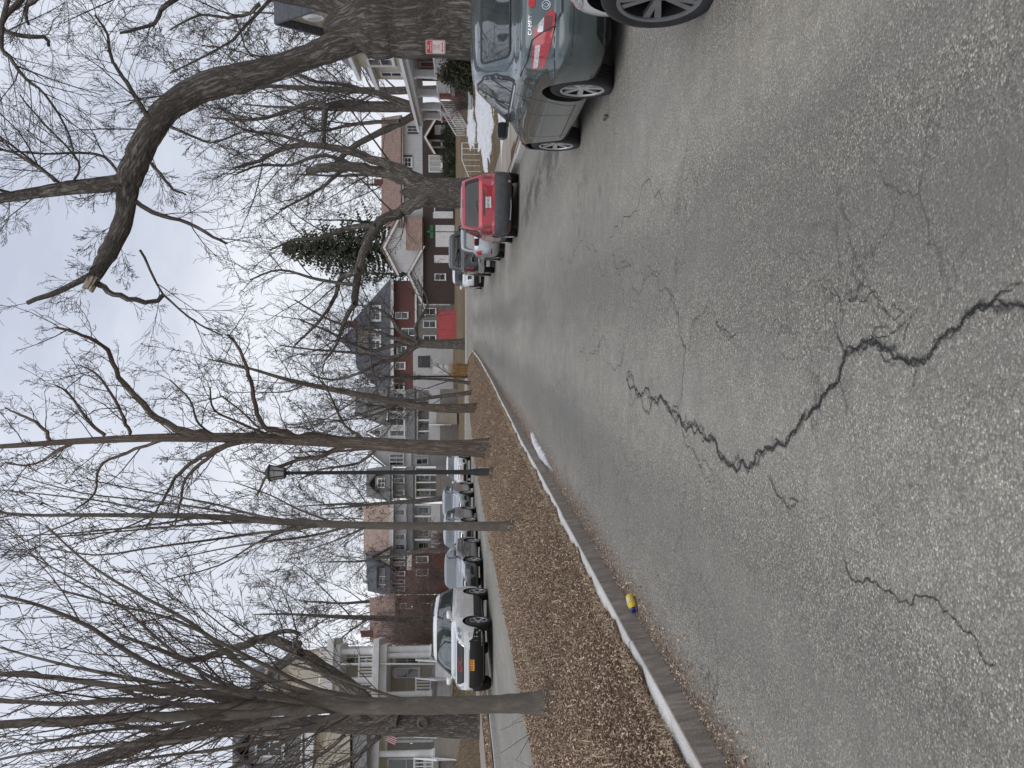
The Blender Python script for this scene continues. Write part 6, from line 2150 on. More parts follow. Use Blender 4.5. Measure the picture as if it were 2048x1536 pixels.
for k, (u, s, rx, rz, lab) in enumerate(((330, 70, 2.6, 5.0, 'reddish bare shrub mass before the brick house, its right part'), (290, 66, 2.6, 5.4, 'reddish bare shrub mass before the brick house, its middle part'),
                                         (255, 62, 2.2, 4.6, 'reddish bare shrub right beside the white porch house'), (380, 76, 2.2, 4.0, 'reddish bare shrub before the dark brick house'), (455, 80, 1.6, 3.0, 'small bare shrub before the tan-roofed white house'))):
    p = pix(u, 900, s)
    bush('bare_shrub', p.x, s, rx, rz, 42, M_TWIG_R, lab, 200 + k, group='bare shrubs')
p = pix(1388, 930, 50)
bush('evergreen_bush', p.x, 50, 0.85, 1.6, 16, M_TWIG_W, 'dark green rounded bush below the brick porch', 210, True)
p = pix(1345, 930, 56)
bush('bare_shrub', p.x - 0.2, 57, 1.3, 1.3, 30, M_TWIG_R, 'low brown shrub at the foot of the porch rail', 211, group='bare shrubs')
for k, u in enumerate((1150, 1185, 1225, 1265)):
    p = pix(u, 905, 102.5)
    bush('evergreen_bush', p.x, 102.5, 1.3, 1.5, 14, M_TWIG_W, 'dark bush under the brown house wall, %s from the left of four' % ('first', 'second', 'third', 'fourth')[k], 220 + k, True, group='foundation bushes')
# ornamental grass at the far tip of the median
_gx, _gy = -3.1, 63.2
bl = MB()
r = random.Random(9)
for k in range(420):
    a = r.uniform(0, 6.28); q = r.random() ** 0.5
    b0 = Vector((math.cos(a) * q * 0.5, math.sin(a) * q * 0.4, 0))
    h = r.uniform(0.9, 1.7); ln = r.uniform(0.1, 0.55)
    m1 = b0 + Vector((math.cos(a) * ln * 0.3, math.sin(a) * ln * 0.3, h * 0.6)); e1 = b0 + Vector((math.cos(a) * ln * 1.3, math.sin(a) * ln * 1.3, h * (1 - ln * 0.25)))
    w = Vector((-math.sin(a), math.cos(a), 0)) * 0.012
    bl.add([b0 - w, b0 + w, m1 + w, m1 - w, e1], [(0, 1, 2, 3), (3, 2, 4)])
M_REED = plain('reed_straw', (0.42, 0.27, 0.12), 0.85, var=0.3, scale=8)
o = bl.build('ornamental_grass', M_REED, None, None, (_gx, _gy, zmed(_gx, _gy) - 0.03))
tag(o, 'orange-tan clump of ornamental grass at the far end of the median', 'grass clump')

# ================================================================== houses
M_WPAINT = plain('white_trim_paint', (0.72, 0.72, 0.71), 0.55, var=0.1, scale=3)
M_DARKTRIM = plain('dark_trim', (0.05, 0.05, 0.05), 0.6)
M_PANE = glassy('window_pane', (0.03, 0.035, 0.04), 0.05, 1.8)
M_PANEL_ = glassy('pale_window_pane', (0.16, 0.17, 0.17), 0.08, 1.8)
M_CURTAIN = plain('curtain', (0.45, 0.44, 0.42), 0.9)
M_CREAM = siding('cream_siding', (0.66, 0.60, 0.46), 0.13)
M_CREAM2 = siding('tan_siding', (0.56, 0.50, 0.40), 0.12)
M_WSIDE = siding('white_siding', (0.66, 0.66, 0.66), 0.14)
M_WSIDEV = siding('white_vertical_siding', (0.66, 0.66, 0.66), 0.22, vertical=True)
M_OLIVE = siding('olive_siding', (0.33, 0.32, 0.27), 0.13)
M_GREYSID = siding('grey_siding', (0.40, 0.40, 0.39), 0.13)
M_BROWNW = siding('dark_brown_siding', (0.075, 0.052, 0.045), 0.2, dirt=0.2)
M_BRICK = bricks('red_brick', (0.165, 0.06, 0.05), (0.125, 0.048, 0.042), (0.2, 0.165, 0.15))
M_BRICK2 = bricks('porch_brick', (0.27, 0.10, 0.07), (0.20, 0.075, 0.055), (0.36, 0.31, 0.28))
M_BRICKD = bricks('dark_brick', (0.16, 0.055, 0.045), (0.11, 0.045, 0.04), (0.2, 0.16, 0.14))
M_STONE = bricks('grey_stone', (0.26, 0.235, 0.215), (0.2, 0.18, 0.165), (0.3, 0.28, 0.26), 0.6)
M_SLATE = shingle('slate_roof', (0.085, 0.088, 0.10))
M_SLATE2 = shingle('grey_roof', (0.15, 0.148, 0.145))
M_BROOF = shingle('brown_roof', (0.25, 0.165, 0.13))
M_TROOF = shingle('tan_roof', (0.34, 0.24, 0.19))
M_TANSH = shingle('tan_wall_shingle', (0.30, 0.25, 0.18), 0.12)
M_REDF = plain('red_fence_paint', (0.48, 0.075, 0.08), 0.7, var=0.15, scale=4)
M_IRON = plain('black_iron', (0.02, 0.02, 0.021), 0.6)
M_PORCHFL = plain('porch_floor', (0.28, 0.27, 0.26), 0.7)
M_REDDOOR = plain('dark_red_door', (0.13, 0.03, 0.03), 0.5)
M_GREEN = plain('sign_green', (0.02, 0.16, 0.07), 0.5)


class House:
    def __init__(self, name, s, u, v, label, turn=0.9):
        self.s = s
        self.o = o = pix(u, v, s)
        rz = math.atan2(-o.x, o.y) * turn            # the front looks down the street towards us
        self.ax = Vector((math.cos(rz), math.sin(rz), 0)); self.ay = Vector((-math.sin(rz), math.cos(rz), 0))
        self.root = empty(name, o, rz, label, 'house', 'houses round the street')

    def P(self, u, v, dy=0.0):
        d = pix(u, v, 1.0) - Vector((0, 0, CAM_H))
        c = Vector((0, 0, CAM_H))
        k = ((self.o - c).dot(self.ay) + dy) / d.dot(self.ay)
        q = c + d * k - self.o
        return Vector((q.dot(self.ax), q.dot(self.ay), q.z))

    def rect(self, u0, v0, u1, v1, dy):
        a, b = self.P(u0, v1, dy), self.P(u1, v0, dy)
        return a.x, b.x, a.z, b.z, a.y

    def box(self, name, mat, u0, v0, u1, v1, dy=0.0, depth=6.0, parent=None, down=0.0):
        x0, x1, z0, z1, y = self.rect(u0, v0, u1, v1, dy)
        return MB().box(x0, x1, y, y + depth, z0 - down, z1).build(name, mat, parent or self.root)

    def poly(self, name, mat, pts, dy=0.0, depth=0.3, parent=None):
        P = [self.P(u, v, dy) for u, v in pts]
        return MB().prism(P, (0, depth, 0)).build(name, mat, parent or self.root)

    def slab(self, name, mat, quad, th=0.14, parent=None):
        """Roof plane through (u, v, dy) corners, thickened upwards."""
        P = [self.P(u, v, dy) for u, v, dy in quad]
        n = (P[1] - P[0]).cross(P[2] - P[0]).normalized()
        if n.z < 0: n = -n
        return MB().prism(P, n * th).build(name, mat, parent or self.root)

    def win(self, u0, v0, u1, v1, dy=0.0, frame=None, cols=1, rows=2, pane=None, sill=True):
        x0, x1, z0, z1, y = self.rect(u0, v0, u1, v1, dy)
        return window(self.root, x0, x1, z0, z1, y, frame, cols, rows, pane, sill)


def window(parent, x0, x1, z0, z1, y, frame=None, cols=1, rows=2, pane=None, sill=True, fw=None):
    """Window standing proud of a wall whose face is at y (facing -y)."""
    frame = frame or M_WPAINT
    w, h = x1 - x0, z1 - z0
    f = fw or max(0.06, min(0.13, w * 0.12))
    b = MB()
    b.box(x0, x0 + f, y - 0.07, y + 0.02, z0, z1); b.box(x1 - f, x1, y - 0.07, y + 0.02, z0, z1)
    b.box(x0 + f, x1 - f, y - 0.07, y + 0.02, z1 - f, z1); b.box(x0 + f, x1 - f, y - 0.07, y + 0.02, z0, z0 + f)
    o = b.build('window', frame, parent)
    MB().box(x0 + f, x1 - f, y - 0.02, y - 0.012, z0 + f, z1 - f).build('pane', pane or M_PANE, o)
    t = f * 0.45
    bars = MB()
    for i in range(1, rows):
        z = z0 + h * i / rows
        bars.box(x0 + f, x1 - f, y - 0.045, y - 0.021, z - t / 2, z + t / 2)
    for i in range(1, cols):
        x = x0 + w * i / cols
        bars.box(x - t / 2, x + t / 2, y - 0.0445, y - 0.0215, z0 + f, z1 - f)
    if rows > 1 or cols > 1: bars.build('glazing_bar', frame, o)
    if sill: MB().box(x0 - 0.06, x1 + 0.06, y - 0.13, y + 0.02, z0 - 0.07, z0 - 0.002).build('sill', frame, o)
    return o


def door(parent, x0, x1, z0, z1, y, mat, frame=None, glass=False):
    f = 0.1
    b = MB()
    b.box(x0 - f, x0, y - 0.06, y + 0.02, z0, z1 + f); b.box(x1, x1 + f, y - 0.06, y + 0.02, z0, z1 + f); b.box(x0, x1, y - 0.06, y + 0.02, z1, z1 + f)
    d = MB().box(x0, x1, y - 0.035, y + 0.02, z0, z1).build('door', mat, parent)
    b.build('door_frame', frame or M_WPAINT, d)
    h = z1 - z0; w = x1 - x0
    p = MB()
    for zz in ((0.08, 0.42), (0.52, 0.92)):
        p.box(x0 + w * 0.16, x1 - w * 0.16, y - 0.05, y - 0.034, z0 + h * zz[0], z0 + h * zz[1])
    p.build('door_panel', M_PANE if glass else mat, d)
    MB().box(x1 - w * 0.1, x1 - w * 0.04, y - 0.09, y - 0.036, z0 + h * 0.45, z0 + h * 0.5).build('handle', M_CHROME, d)
    return d


def railing(parent, a, b, h, mat, gap=0.13, bar=0.035, name='railing', top=0.07):
    """Balustrade from a to b (3-D floor points), balusters of one rail together."""
    a, b = Vector(a), Vector(b)
    m = MB()
    L = (b - a).length
    up = Vector((0, 0, 1))
    m.beam(a + up * h, b + up * h, top, top); m.beam(a + up * 0.1, b + up * 0.1, top * 0.8, top * 0.8)
    n = max(1, int(L / gap))
    for i in range(n + 1):
        p = a + (b - a) * (i / n)
        m.beam(p + up * 0.1, p + up * h, bar, bar, (1, 0, 0))
    return m.build(name, mat, parent)


def column(parent, x, y, z0, z1, r, mat, rnd_col=True):
    m = MB()
    if rnd_col:
        m.lathe([(r * 1.25, z0 + 0.1), (r * 1.05, z0 + 0.14), (r, z0 + 0.25), (r * 0.86, z1 - 0.22), (r * 1.0, z1 - 0.16), (r * 1.2, z1 - 0.1)], 16, 'Z', True, (x, y, 0))
        m.box(x - r * 1.35, x + r * 1.35, y - r * 1.35, y + r * 1.35, z0, z0 + 0.099); m.box(x - r * 1.3, x + r * 1.3, y - r * 1.3, y + r * 1.3, z1 - 0.099, z1)
    else:
        m.box(x - r, x + r, y - r, y + r, z0, z1); m.box(x - r * 1.2, x + r * 1.2, y - r * 1.2, y + r * 1.2, z0 - 0.002, z0 + 0.18); m.box(x - r * 1.2, x + r * 1.2, y - r * 1.2, y + r * 1.2, z1 - 0.16, z1 + 0.002)
    return m.build('column', mat, parent, 40)


def steps(parent, x0, x1, y_top, z_top, z_bot, mat, run=0.3, dirn=-1):
    n = max(2, int(round((z_top - z_bot) / 0.18)))
    for i in range(n):
        z1 = z_top - (i + 1) * (z_top - z_bot) / (n + 1)
        y0 = y_top + dirn * run * (i + 1); y1 = y_top + dirn * run * i
        MB().box(x0, x1, min(y0, y1), max(y0, y1), z_bot - 0.3, z1).build('step', mat, parent)
    return n * run


# ---------------------------------------------------------------- cream Victorian house on the right (front faces the street)
HX0, HY0 = 14.2, 65.5
gA = zlawn(HX0, 55)
A = empty('house', (HX0, HY0, gA), R(-90), 'cream two-storey house with white columned brick porch, right of the street', 'house', 'houses round the street')
# local: x = towards the camera along the street (0..26), y = away from the street, z up
FL, CE, E2 = 0.95, 3.05, 6.3
MB().box(0.6, 25.4, 2.6, 12, -1.0, E2).build('wall', M_CREAM, A)
MB().box(0.45, 25.55, 2.45, 12.1, -1.0, 0.4).build('foundation', M_BRICK2, A)
MB().box(0.4, 25.6, 2.585, 2.62, FL + 0.0, CE + 0.05).build('ground_floor_brick', M_BRICK2, A)
MB().box(0.0, 25.8, 0.0, 2.6, FL - 0.22, FL).build('porch_floor', M_PORCHFL, A)
MB().box(-0.35, 26, -0.35, 2.6, CE + 0.02, CE + 0.32).build('porch_beam', M_WPAINT, A)
rf = MB().prism([(-0.6, -0.6, CE + 0.33), (-0.6, 2.58, CE + 1.0), (-0.6, 2.58, CE + 0.33)], (26.8, 0, 0)).build('porch_roof', M_SLATE, A)
MB().box(-0.62, 26.3, -0.68, -0.605, CE + 0.25, CE + 0.42).build('gutter', M_WPAINT, rf)
MB().box(0.1, 25.7, 0.25, 2.5, -0.9, FL - 0.23).build('porch_skirt', M_BRICK2, A)
for x in (0.2, 3.0, 6.6, 11.0, 15.5, 20.0, 24.6):
    pr = MB().box(x - 0.3, x + 0.3, -0.05, 0.55, -0.9, FL + 0.75).build('pier', M_BRICK2, A)
    MB().box(x - 0.35, x + 0.35, -0.1, 0.6, FL + 0.752, FL + 0.84).build('pier_cap', M_WPAINT, pr)
    column(A, x, 0.25, FL + 0.842, CE + 0.02, 0.2, M_WPAINT, False)
for a, b in ((0.5, 2.7), (6.9, 10.7), (11.3, 15.2), (15.8, 19.7), (20.3, 24.3)):
    railing(A, (a, 0.2, FL), (b, 0.2, FL), 0.85, M_WPAINT)
steps(A, 3.5, 6.1, 0.0, FL, -0.15, M_CONC)
for x in (3.45, 6.15):
    railing(A, (x, 0.0, FL - 0.05), (x, -1.7, -0.15), 0.85, M_WPAINT, name='stair_rail')
for x0, x1 in ((1.2, 2.3), (8.0, 9.4), (13.0, 14.6), (17.5, 18.9), (22.2, 23.6)):
    window(A, x0, x1, FL + 0.55, FL + 2.0, 2.58, cols=1)
door(A, 4.2, 5.2, FL, FL + 2.0, 2.58, M_REDDOOR)
door(A, 10.6, 11.5, FL, FL + 2.0, 2.58, M_REDDOOR)
for x0, x1 in ((1.5, 2.6), (5.0, 6.1), (12.0, 13.1), (15.2, 16.3), (18.2, 19.3), (22.4, 23.5)):
    window(A, x0, x1, CE + 1.25, CE + 2.75, 2.6)
# upper bay (turret)
ba = MB()
bayp = [(6.8, 2.55), (7.6, 1.5), (10.1, 1.5), (10.9, 2.55)]
ba.prism([(x, y, CE + 0.9) for x, y in bayp], (0, 0, E2 - CE - 0.9 + 0.5)).build('bay', M_CREAM, A)
window(A, 8.1, 9.6, CE + 1.3, CE + 2.9, 1.5, cols=1)
tr_ = MB()
ap = (8.85, 2.3, E2 + 2.1)
base = [(6.5, 2.9, E2 + 0.5), (7.5, 1.2, E2 + 0.5), (10.2, 1.2, E2 + 0.5), (11.2, 2.9, E2 + 0.5), (8.85, 4.5, E2 + 0.5)]
tr_.add(base + [ap], [(0, 1, 5), (1, 2, 5), (2, 3, 5), (3, 4, 5), (4, 0, 5), (0, 4, 3, 2, 1)]).build('turret_roof', M_SLATE2, A)
MB().box(6.3, 11.4, 1.0, 2.9, E2 + 0.28, E2 + 0.499).build('turret_cornice', M_WPAINT, A)
# main roof and the street gable
mr = MB().prism([(0.2, 2.1, E2), (0.2, 7.3, E2 + 3.1), (0.2, 12.5, E2)], (25.6, 0, 0)).build('roof', M_SLATE, A)
MB().box(0.15, 25.85, 2.0, 2.58, E2 - 0.25, E2 - 0.002).build('cornice', M_WPAINT, A)
gx0, gx1, gm_ = 12.0, 18.2, 15.1
MB().prism([(gx0, 2.0, E2 + 0.0), (gx1, 2.0, E2 + 0.0), (gm_, 2.0, E2 + 3.6)], (0, 6, 0)).build('gable', M_TANSH, A)
for xa, xb in ((gx0 - 0.5, gm_), (gx1 + 0.5, gm_)):
    za = E2 - 0.45
    P = [Vector((xa, 1.6, za)), Vector((xb, 1.6, E2 + 3.7)), Vector((xb, 8.2, E2 + 3.7)), Vector((xa, 8.2, za))]
    n = (P[1] - P[0]).cross(P[2] - P[0]).normalized(); n = n if n.z > 0 else -n
    MB().prism(P, n * 0.18).build('gable_roof', M_SLATE, A)
MB().box(gx0 - 0.1, gx1 + 0.1, 1.72, 1.998, E2 + 0.02, E2 + 0.5).build('gable_cornice', M_WPAINT, A)
ov = MB().lathe([(0.0, -0.10), (0.36, -0.10), (0.42, 0.0), (0.55, 0.0), (0.55, 0.05)], 24, 'Y', False, (gm_, 1.98, E2 + 1.8)).build('oval_window', M_WPAINT, A, 40)
MB().lathe([(0.0, -0.105), (0.34, -0.105)], 24, 'Y', False, (gm_, 1.98, E2 + 1.8)).build('pane', M_PANE, ov)
MB().box(3.0, 3.8, 6.5, 7.5, E2 + 2.0, E2 + 4.4).build('chimney', M_BRICK2, A)

# ---------------------------------------------------------------- brown and white house at the end of the street
B = House('house', 104, 1110, 910, 'long dark brown and white house with garage door, at the end of the street')
B.box('ground_floor', M_BROWNW, 928, 845, 1300, 912, 0, 10, down=1.0)
B.box('upper_wall', M_WSIDEV, 1088, 801, 1300, 846, 1.5, 8)
B.slab('roof', M_BROOF, [(1080, 804, 0.8), (1306, 804, 0.8), (1300, 765, 5.5), (1086, 765, 5.5)])
B.box('eaves_board', M_WPAINT, 1082, 803, 1304, 807.5, 0.85, 0.6)
B.slab('skirt_roof', M_BROOF, [(1036, 846, -0.9), (1102, 846, -0.9), (1102, 813, 1.45), (1036, 813, 1.45)])
# upper gable
B.poly('gable_wall', M_WSIDEV, [(992, 848), (992, 790), (1041, 766), (1090, 790), (1090, 848)], 1.3, 8)
B.slab('gable_roof', M_BROOF, [(986, 793, 0.9), (1041, 764, 0.9), (1041, 764, 9), (986, 793, 9)], 0.16)
B.slab('gable_roof', M_BROOF, [(1096, 793, 0.9), (1041, 764, 0.9), (1041, 764, 9), (1096, 793, 9)], 0.16)
for q in ([(986, 794), (1041, 765.5), (1041, 770), (986, 798.5)], [(1096, 794), (1041, 765.5), (1041, 770), (1096, 798.5)]):
    B.poly('bargeboard', M_WPAINT, q, 0.8, 0.12)
# lower gable in front
B.poly('lower_gable_wall', M_WSIDE, [(928, 846), (988, 818), (1038, 846)], -0.5, 4)
for q in ([(918, 848), (988, 814.5), (988, 819), (918, 852.5)], [(1044, 846), (988, 814.5), (988, 819), (1044, 850.5)]):
    B.poly('bargeboard', M_WPAINT, q, -0.9, 0.14)
B.slab('lower_gable_roof', M_BROOF, [(919, 848, -0.75), (988, 815.5, -0.75), (988, 815.5, 4), (919, 848, 4)], 0.12)
B.slab('lower_gable_roof', M_BROOF, [(1043, 846, -0.75), (988, 815.5, -0.75), (988, 815.5, 4), (1043, 846, 4)], 0.12)
B.win(975, 869, 989, 891, 0, rows=2)
x0, x1, z0, z1, y = B.rect(1042, 871, 1086, 909, 0)
gd = MB().box(x0, x1, y - 0.06, y + 0.05, z0, z1).build('garage_door', M_WPAINT, B.root)
for i in range(4):
    h = (z1 - z0 - 0.1) / 4
    MB().box(x0 + 0.08, x1 - 0.08, y - 0.09, y - 0.061, z0 + 0.05 + i * h + 0.03, z0 + 0.05 + (i + 1) * h - 0.03).build('door_panel', M_WPAINT, gd)
x0, x1, z0, z1, y = B.rect(1012, 870, 1024, 908, 0); door(B.root, x0, x1, z0, z1, y, M_WPAINT)
x0, x1, z0, z1, y = B.rect(1113, 870, 1131, 906, 0); door(B.root, x0, x1, z0, z1, y, M_DARKTRIM)
x0, x1, z0, z1, y = B.rect(1101, 868, 1110, 906, 0); door(B.root, x0, x1, z0, z1, y, M_WPAINT)
x0, x1, z0, z1, y = B.rect(1241, 860, 1255, 904, 0); door(B.root, x0, x1, z0, z1, y, M_WPAINT, glass=True)
x0, x1, z0, z1, y = B.rect(1268, 871, 1284, 906, 0); door(B.root, x0, x1, z0, z1, y, M_WPAINT)
B.win(1191, 857, 1226, 884, 0, rows=1, cols=3, pane=M_CURTAIN)
for u0, u1, v0, v1 in ((1197, 1226, 803.5, 824), (1141, 1167, 803.5, 822), (1268, 1284, 811, 836)):
    B.win(u0 + 4, v0 + 4, u1 - 4, v1, 1.5, cols=2)
    for ua, ub in ((u0, u0 + 4), (u1 - 4, u1)):
        B.box('shutter', M_DARKTRIM, ua, v0 + 4, ub, v1, 1.4, 0.08)
B.slab('porch_gable_roof', M_BROOF, [(1228, 868, -2.2), (1262, 848, -2.2), (1262, 848, 0), (1228, 868, 0)], 0.12)
B.slab('porch_gable_roof', M_BROOF, [(1296, 868, -2.2), (1262, 848, -2.2), (1262, 848, 0), (1296, 868, 0)], 0.12)
B.poly('bargeboard', M_WPAINT, [(1228, 868), (1262, 848), (1296, 868), (1296, 872), (1262, 852), (1228, 872)], -2.25, 0.1)
B.box('chimney', M_BRICKD, 1168, 748, 1178, 772, 5.0, 1.0)

# ---------------------------------------------------------------- brick house with slate roof
C_ = House('house', 116, 850, 905, 'red brick house with steep slate roof, dormers and chimney, behind the red fence')
C_.box('brick_wall', M_BRICK, 742, 786, 975, 840, 0, 10)
C_.box('ground_floor', M_STONE, 845, 832, 972, 905, -0.4, 10, down=1)
C_.box('white_bay', M_WSIDE, 742, 826, 846, 900, -1.5, 8, down=1)
C_.box('cornice', M_WPAINT, 736, 779, 978, 787.5, -0.7, 0.9)
C_.box('string_course', M_WPAINT, 846, 829.5, 974, 833.5, -0.6, 0.5)
main = [C_.P(736, 780, -0.8), C_.P(978, 780, -0.8), C_.P(978, 780, 11), C_.P(736, 780, 11), C_.P(800, 713, 5), C_.P(893, 704, 5)]
MB().add(main, [(0, 1, 5, 4), (1, 2, 5), (2, 3, 4, 5), (3, 0, 4), (3, 2, 1, 0)]).build('roof', M_SLATE, C_.root)
tur = [C_.P(826, 712, 1.0), C_.P(884, 712, 1.0), C_.P(884, 712, 7), C_.P(826, 712, 7), C_.P(856, 677, 4)]
MB().add(tur, [(0, 1, 4), (1, 2, 4), (2, 3, 4), (3, 0, 4), (3, 2, 1, 0)]).build('peak_roof', M_SLATE, C_.root)
C_.box('chimney', M_BRICK, 881, 688, 894, 726, 4.0, 1.1)
C_.box('tower_wall', M_STONE, 828, 712, 882, 760, 1.2, 5)
for u0, u1 in ((895, 924), (838, 856), (861, 876)):
    C_.box('dormer', M_WPAINT, u0 - 2, 739, u1 + 2, 763, 0.4, 4)
    C_.win(u0, 741, u1, 761, 0.4, cols=2)
    C_.slab('dormer_roof', M_SLATE, [(u0 - 5, 741, 0.0), (u1 + 5, 741, 0.0), (u1 + 3, 733, 4), (u0 - 3, 733, 4)])
for u0, u1, v0, v1 in ((898, 912, 790, 816), (864, 880, 803, 831), (828, 844, 793, 812), (797, 812, 790, 810), (756, 770, 788, 808)):
    C_.win(u0, v0, u1, v1, 0.0, frame=M_WPAINT)
C_.win(801, 836, 824, 858, -1.5, frame=M_DARKTRIM)
x0, x1, z0, z1, y = C_.rect(790, 868, 804, 897, -1.5); door(C_.root, x0, x1, z0, z1, y, M_WPAINT)
for u0, u1 in ((905, 920), (880, 895), (850, 866)):
    C_.win(u0, 846, u1, 872, -0.4)
C_.box('downspout', M_WPAINT, 925.5, 838, 928, 900, -0.6, 0.1)

# red board fence in front of it
fe0, fe1 = pix(839, 907, 100), pix(914, 907, 100)
fence = empty('board_fence', (fe0.x, 100, zlawn(-1, 100)), 0, 'bright red board fence before the brick house', 'fence')
fl = fe1.x - fe0.x
nb_ = 22
fz = (pix(839, 875, 100).z - zlawn(-1, 100))
bme = MB().box(0, fl / nb_ - 0.025, 0, 0.03, 0.02, fz).mesh('board')
for i in range(nb_):
    o = link_mesh('board', bme, M_REDF, fence, (i * fl / nb_, rnd.uniform(-0.006, 0.006), rnd.uniform(-0.02, 0.02)))
for i in range(5):
    MB().box(i * fl / 4 - 0.05, i * fl / 4 + 0.05, 0.04, 0.14, -0.2, fz + 0.02).build('post', M_REDF, fence)
for z in (0.25, fz - 0.3):
    MB().box(0, fl, 0.031, 0.07, z, z + 0.1).build('rail', M_REDF, fence)

# ---------------------------------------------------------------- white house, grey roof
D = House('house', 98, 680, 905, 'white house with broad grey gabled roof and windowed porches, left of the brick house')
D.box('wall', M_WSIDE, 650, 775, 756, 905, 0, 9, down=1)
D.poly('gable_wall', M_WSIDE, [(650, 776), (689, 776), (672, 738)], 0, 8)
D.slab('roof', M_SLATE2, [(760, 778, -0.8), (684, 772, -0.8), (706, 712, 5), (760, 714, 5)])
for q in ([(646, 778, -0.5), (670, 733, -0.5), (670, 733, 8), (646, 778, 8)], [(694, 778, -0.5), (670, 733, -0.5), (670, 733, 8), (694, 778, 8)]):
    D.slab('gable_roof', M_SLATE2, q, 0.16)
D.win(666, 749, 676, 762, 0, rows=1)
for u0, u1 in ((684, 700), (663, 676), (712, 726), (736, 750)):
    D.win(u0, 779, u1, 809, 0)
D.slab('porch_roof', M_SLATE2, [(646, 832, -2.2), (760, 832, -2.2), (756, 815, 0), (650, 815, 0)])
D.box('porch_beam', M_WPAINT, 648, 831, 758, 836, -2.0, 0.3)
D.box('porch_parapet', M_WSIDE, 648, 858, 758, 880, -1.9, 0.2)
D.box('porch_skirt', M_STONE, 648, 880, 758, 905, -1.88, 1.5, down=1)
for u in (650, 672, 694, 716, 738, 756):
    x0, x1, z0, z1, y = D.rect(u, 836, u + 3, 858, -1.9); MB().box(x0, x1, y, y + 0.16, z0, z1).build('column', M_WPAINT, D.root)
for u0, u1 in ((677, 692), (655, 668), (720, 734)):
    D.win(u0, 838, u1, 858, 0)
st = D.P(702, 905, -2.0)
for i in range(7):
    MB().box(st.x - 0.75, st.x + 0.75, st.y - 0.3 * (7 - i), st.y - 0.3 * (6 - i), st.z - 0.5, st.z + 0.24 * (i + 1)).build('step', M_CONC, D.root)
for sx in (-0.8, 0.8):
    railing(D.root, (st.x + sx, st.y, st.z + 1.6), (st.x + sx, st.y - 2.1, st.z), 0.85, M_WPAINT, name='stair_rail')
D.box('side_wing', M_WSIDE, 603, 776, 651, 905, 1.0, 8, down=1)
D.poly('wing_gable', M_WSIDE, [(600, 777), (652, 777), (630, 741)], 1.0, 7)
for q in ([(596, 780, 0.5), (629, 737, 0.5), (629, 737, 9), (596, 780, 9)], [(655, 780, 0.5), (629, 737, 0.5), (629, 737, 9), (655, 780, 9)]):
    D.slab('wing_roof', M_SLATE2, q, 0.16)
for u0 in (605, 613, 621, 636):
    D.win(u0, 779, u0 + 7, 807, 1.0)
D.box('wing_band', M_WPAINT, 601, 818, 652, 823, 0.85, 0.3)
for u0 in (607, 625):
    D.win(u0, 832, u0 + 13, 856, 1.0)

# ---------------------------------------------------------------- olive house
E = House('house', 94, 570, 895, 'olive grey house with dormer and shaded porch, left of the white house')
E.box('wall', M_OLIVE, 540, 780, 600, 900, 0, 9, down=1)
E.slab('roof', M_SLATE2, [(534, 783, -0.9), (606, 783, -0.9), (598, 735, 5), (542, 735, 5)])
E.box('eaves_board', M_WPAINT, 535, 781, 605, 785, -0.85, 0.4)
E.box('dormer', M_OLIVE, 556, 750, 584, 774, 0.4, 3)
E.win(560, 754, 580, 771, 0.4, cols=2)
E.slab('dormer_roof', M_SLATE2, [(552, 753, 0.1), (568, 738, 0.1), (568, 738, 4), (552, 753, 4)], 0.12)
E.slab('dormer_roof', M_SLATE2, [(588, 753, 0.1), (568, 738, 0.1), (568, 738, 4), (588, 753, 4)], 0.12)
for u0 in (545, 570, 586):
    E.win(u0, 788, u0 + 10, 808, 0)
E.slab('porch_roof', M_SLATE2, [(536, 829, -2.2), (604, 829, -2.2), (602, 814, 0), (538, 814, 0)])
E.box('porch_beam', M_WPAINT, 537, 828, 603, 832, -2.1, 0.25)
for u in (540, 555, 570, 585, 599):
    x0, x1, z0, z1, y = E.rect(u, 832, u + 2.5, 872, -2.0); MB().box(x0, x1, y, y + 0.14, z0, z1).build('column', M_WPAINT, E.root)
E.box('porch_skirt', M_STONE, 538, 872, 603, 900, -2.0, 1.9, down=1)
E.win(545, 838, 560, 860, 0); E.win(575, 838, 590, 860, 0)

# ---------------------------------------------------------------- white house, tan roof
Fh = House('house', 92, 490, 895, 'white house with tan shingle roof, behind the slim median tree')
Fh.box('wall', M_WSIDE, 430, 784, 528, 900, 0, 9, down=1)
Fh.slab('roof', M_TROOF, [(424, 784, -0.9), (534, 784, -0.9), (530, 730, 5), (428, 730, 5)])
Fh.box('eaves_board', M_WPAINT, 425, 780, 533, 786, -0.95, 0.4)
for u0 in (436, 456, 480, 505):
    Fh.win(u0, 790, u0 + 12, 810, 0)
Fh.slab('porch_roof', M_SLATE2, [(428, 828, -2.0), (530, 828, -2.0), (528, 816, 0), (430, 816, 0)])
for u0 in (438, 462, 488, 508):
    Fh.win(u0, 836, u0 + 14, 858, 0)
Fh.box('porch_parapet', M_WSIDE, 430, 862, 528, 880, -1.9, 0.2)
for u in (430, 455, 478, 502, 525):
    x0, x1, z0, z1, y = Fh.rect(u, 828, u + 3, 862, -1.9); MB().box(x0, x1, y, y + 0.14, z0, z1).build('column', M_WPAINT, Fh.root)

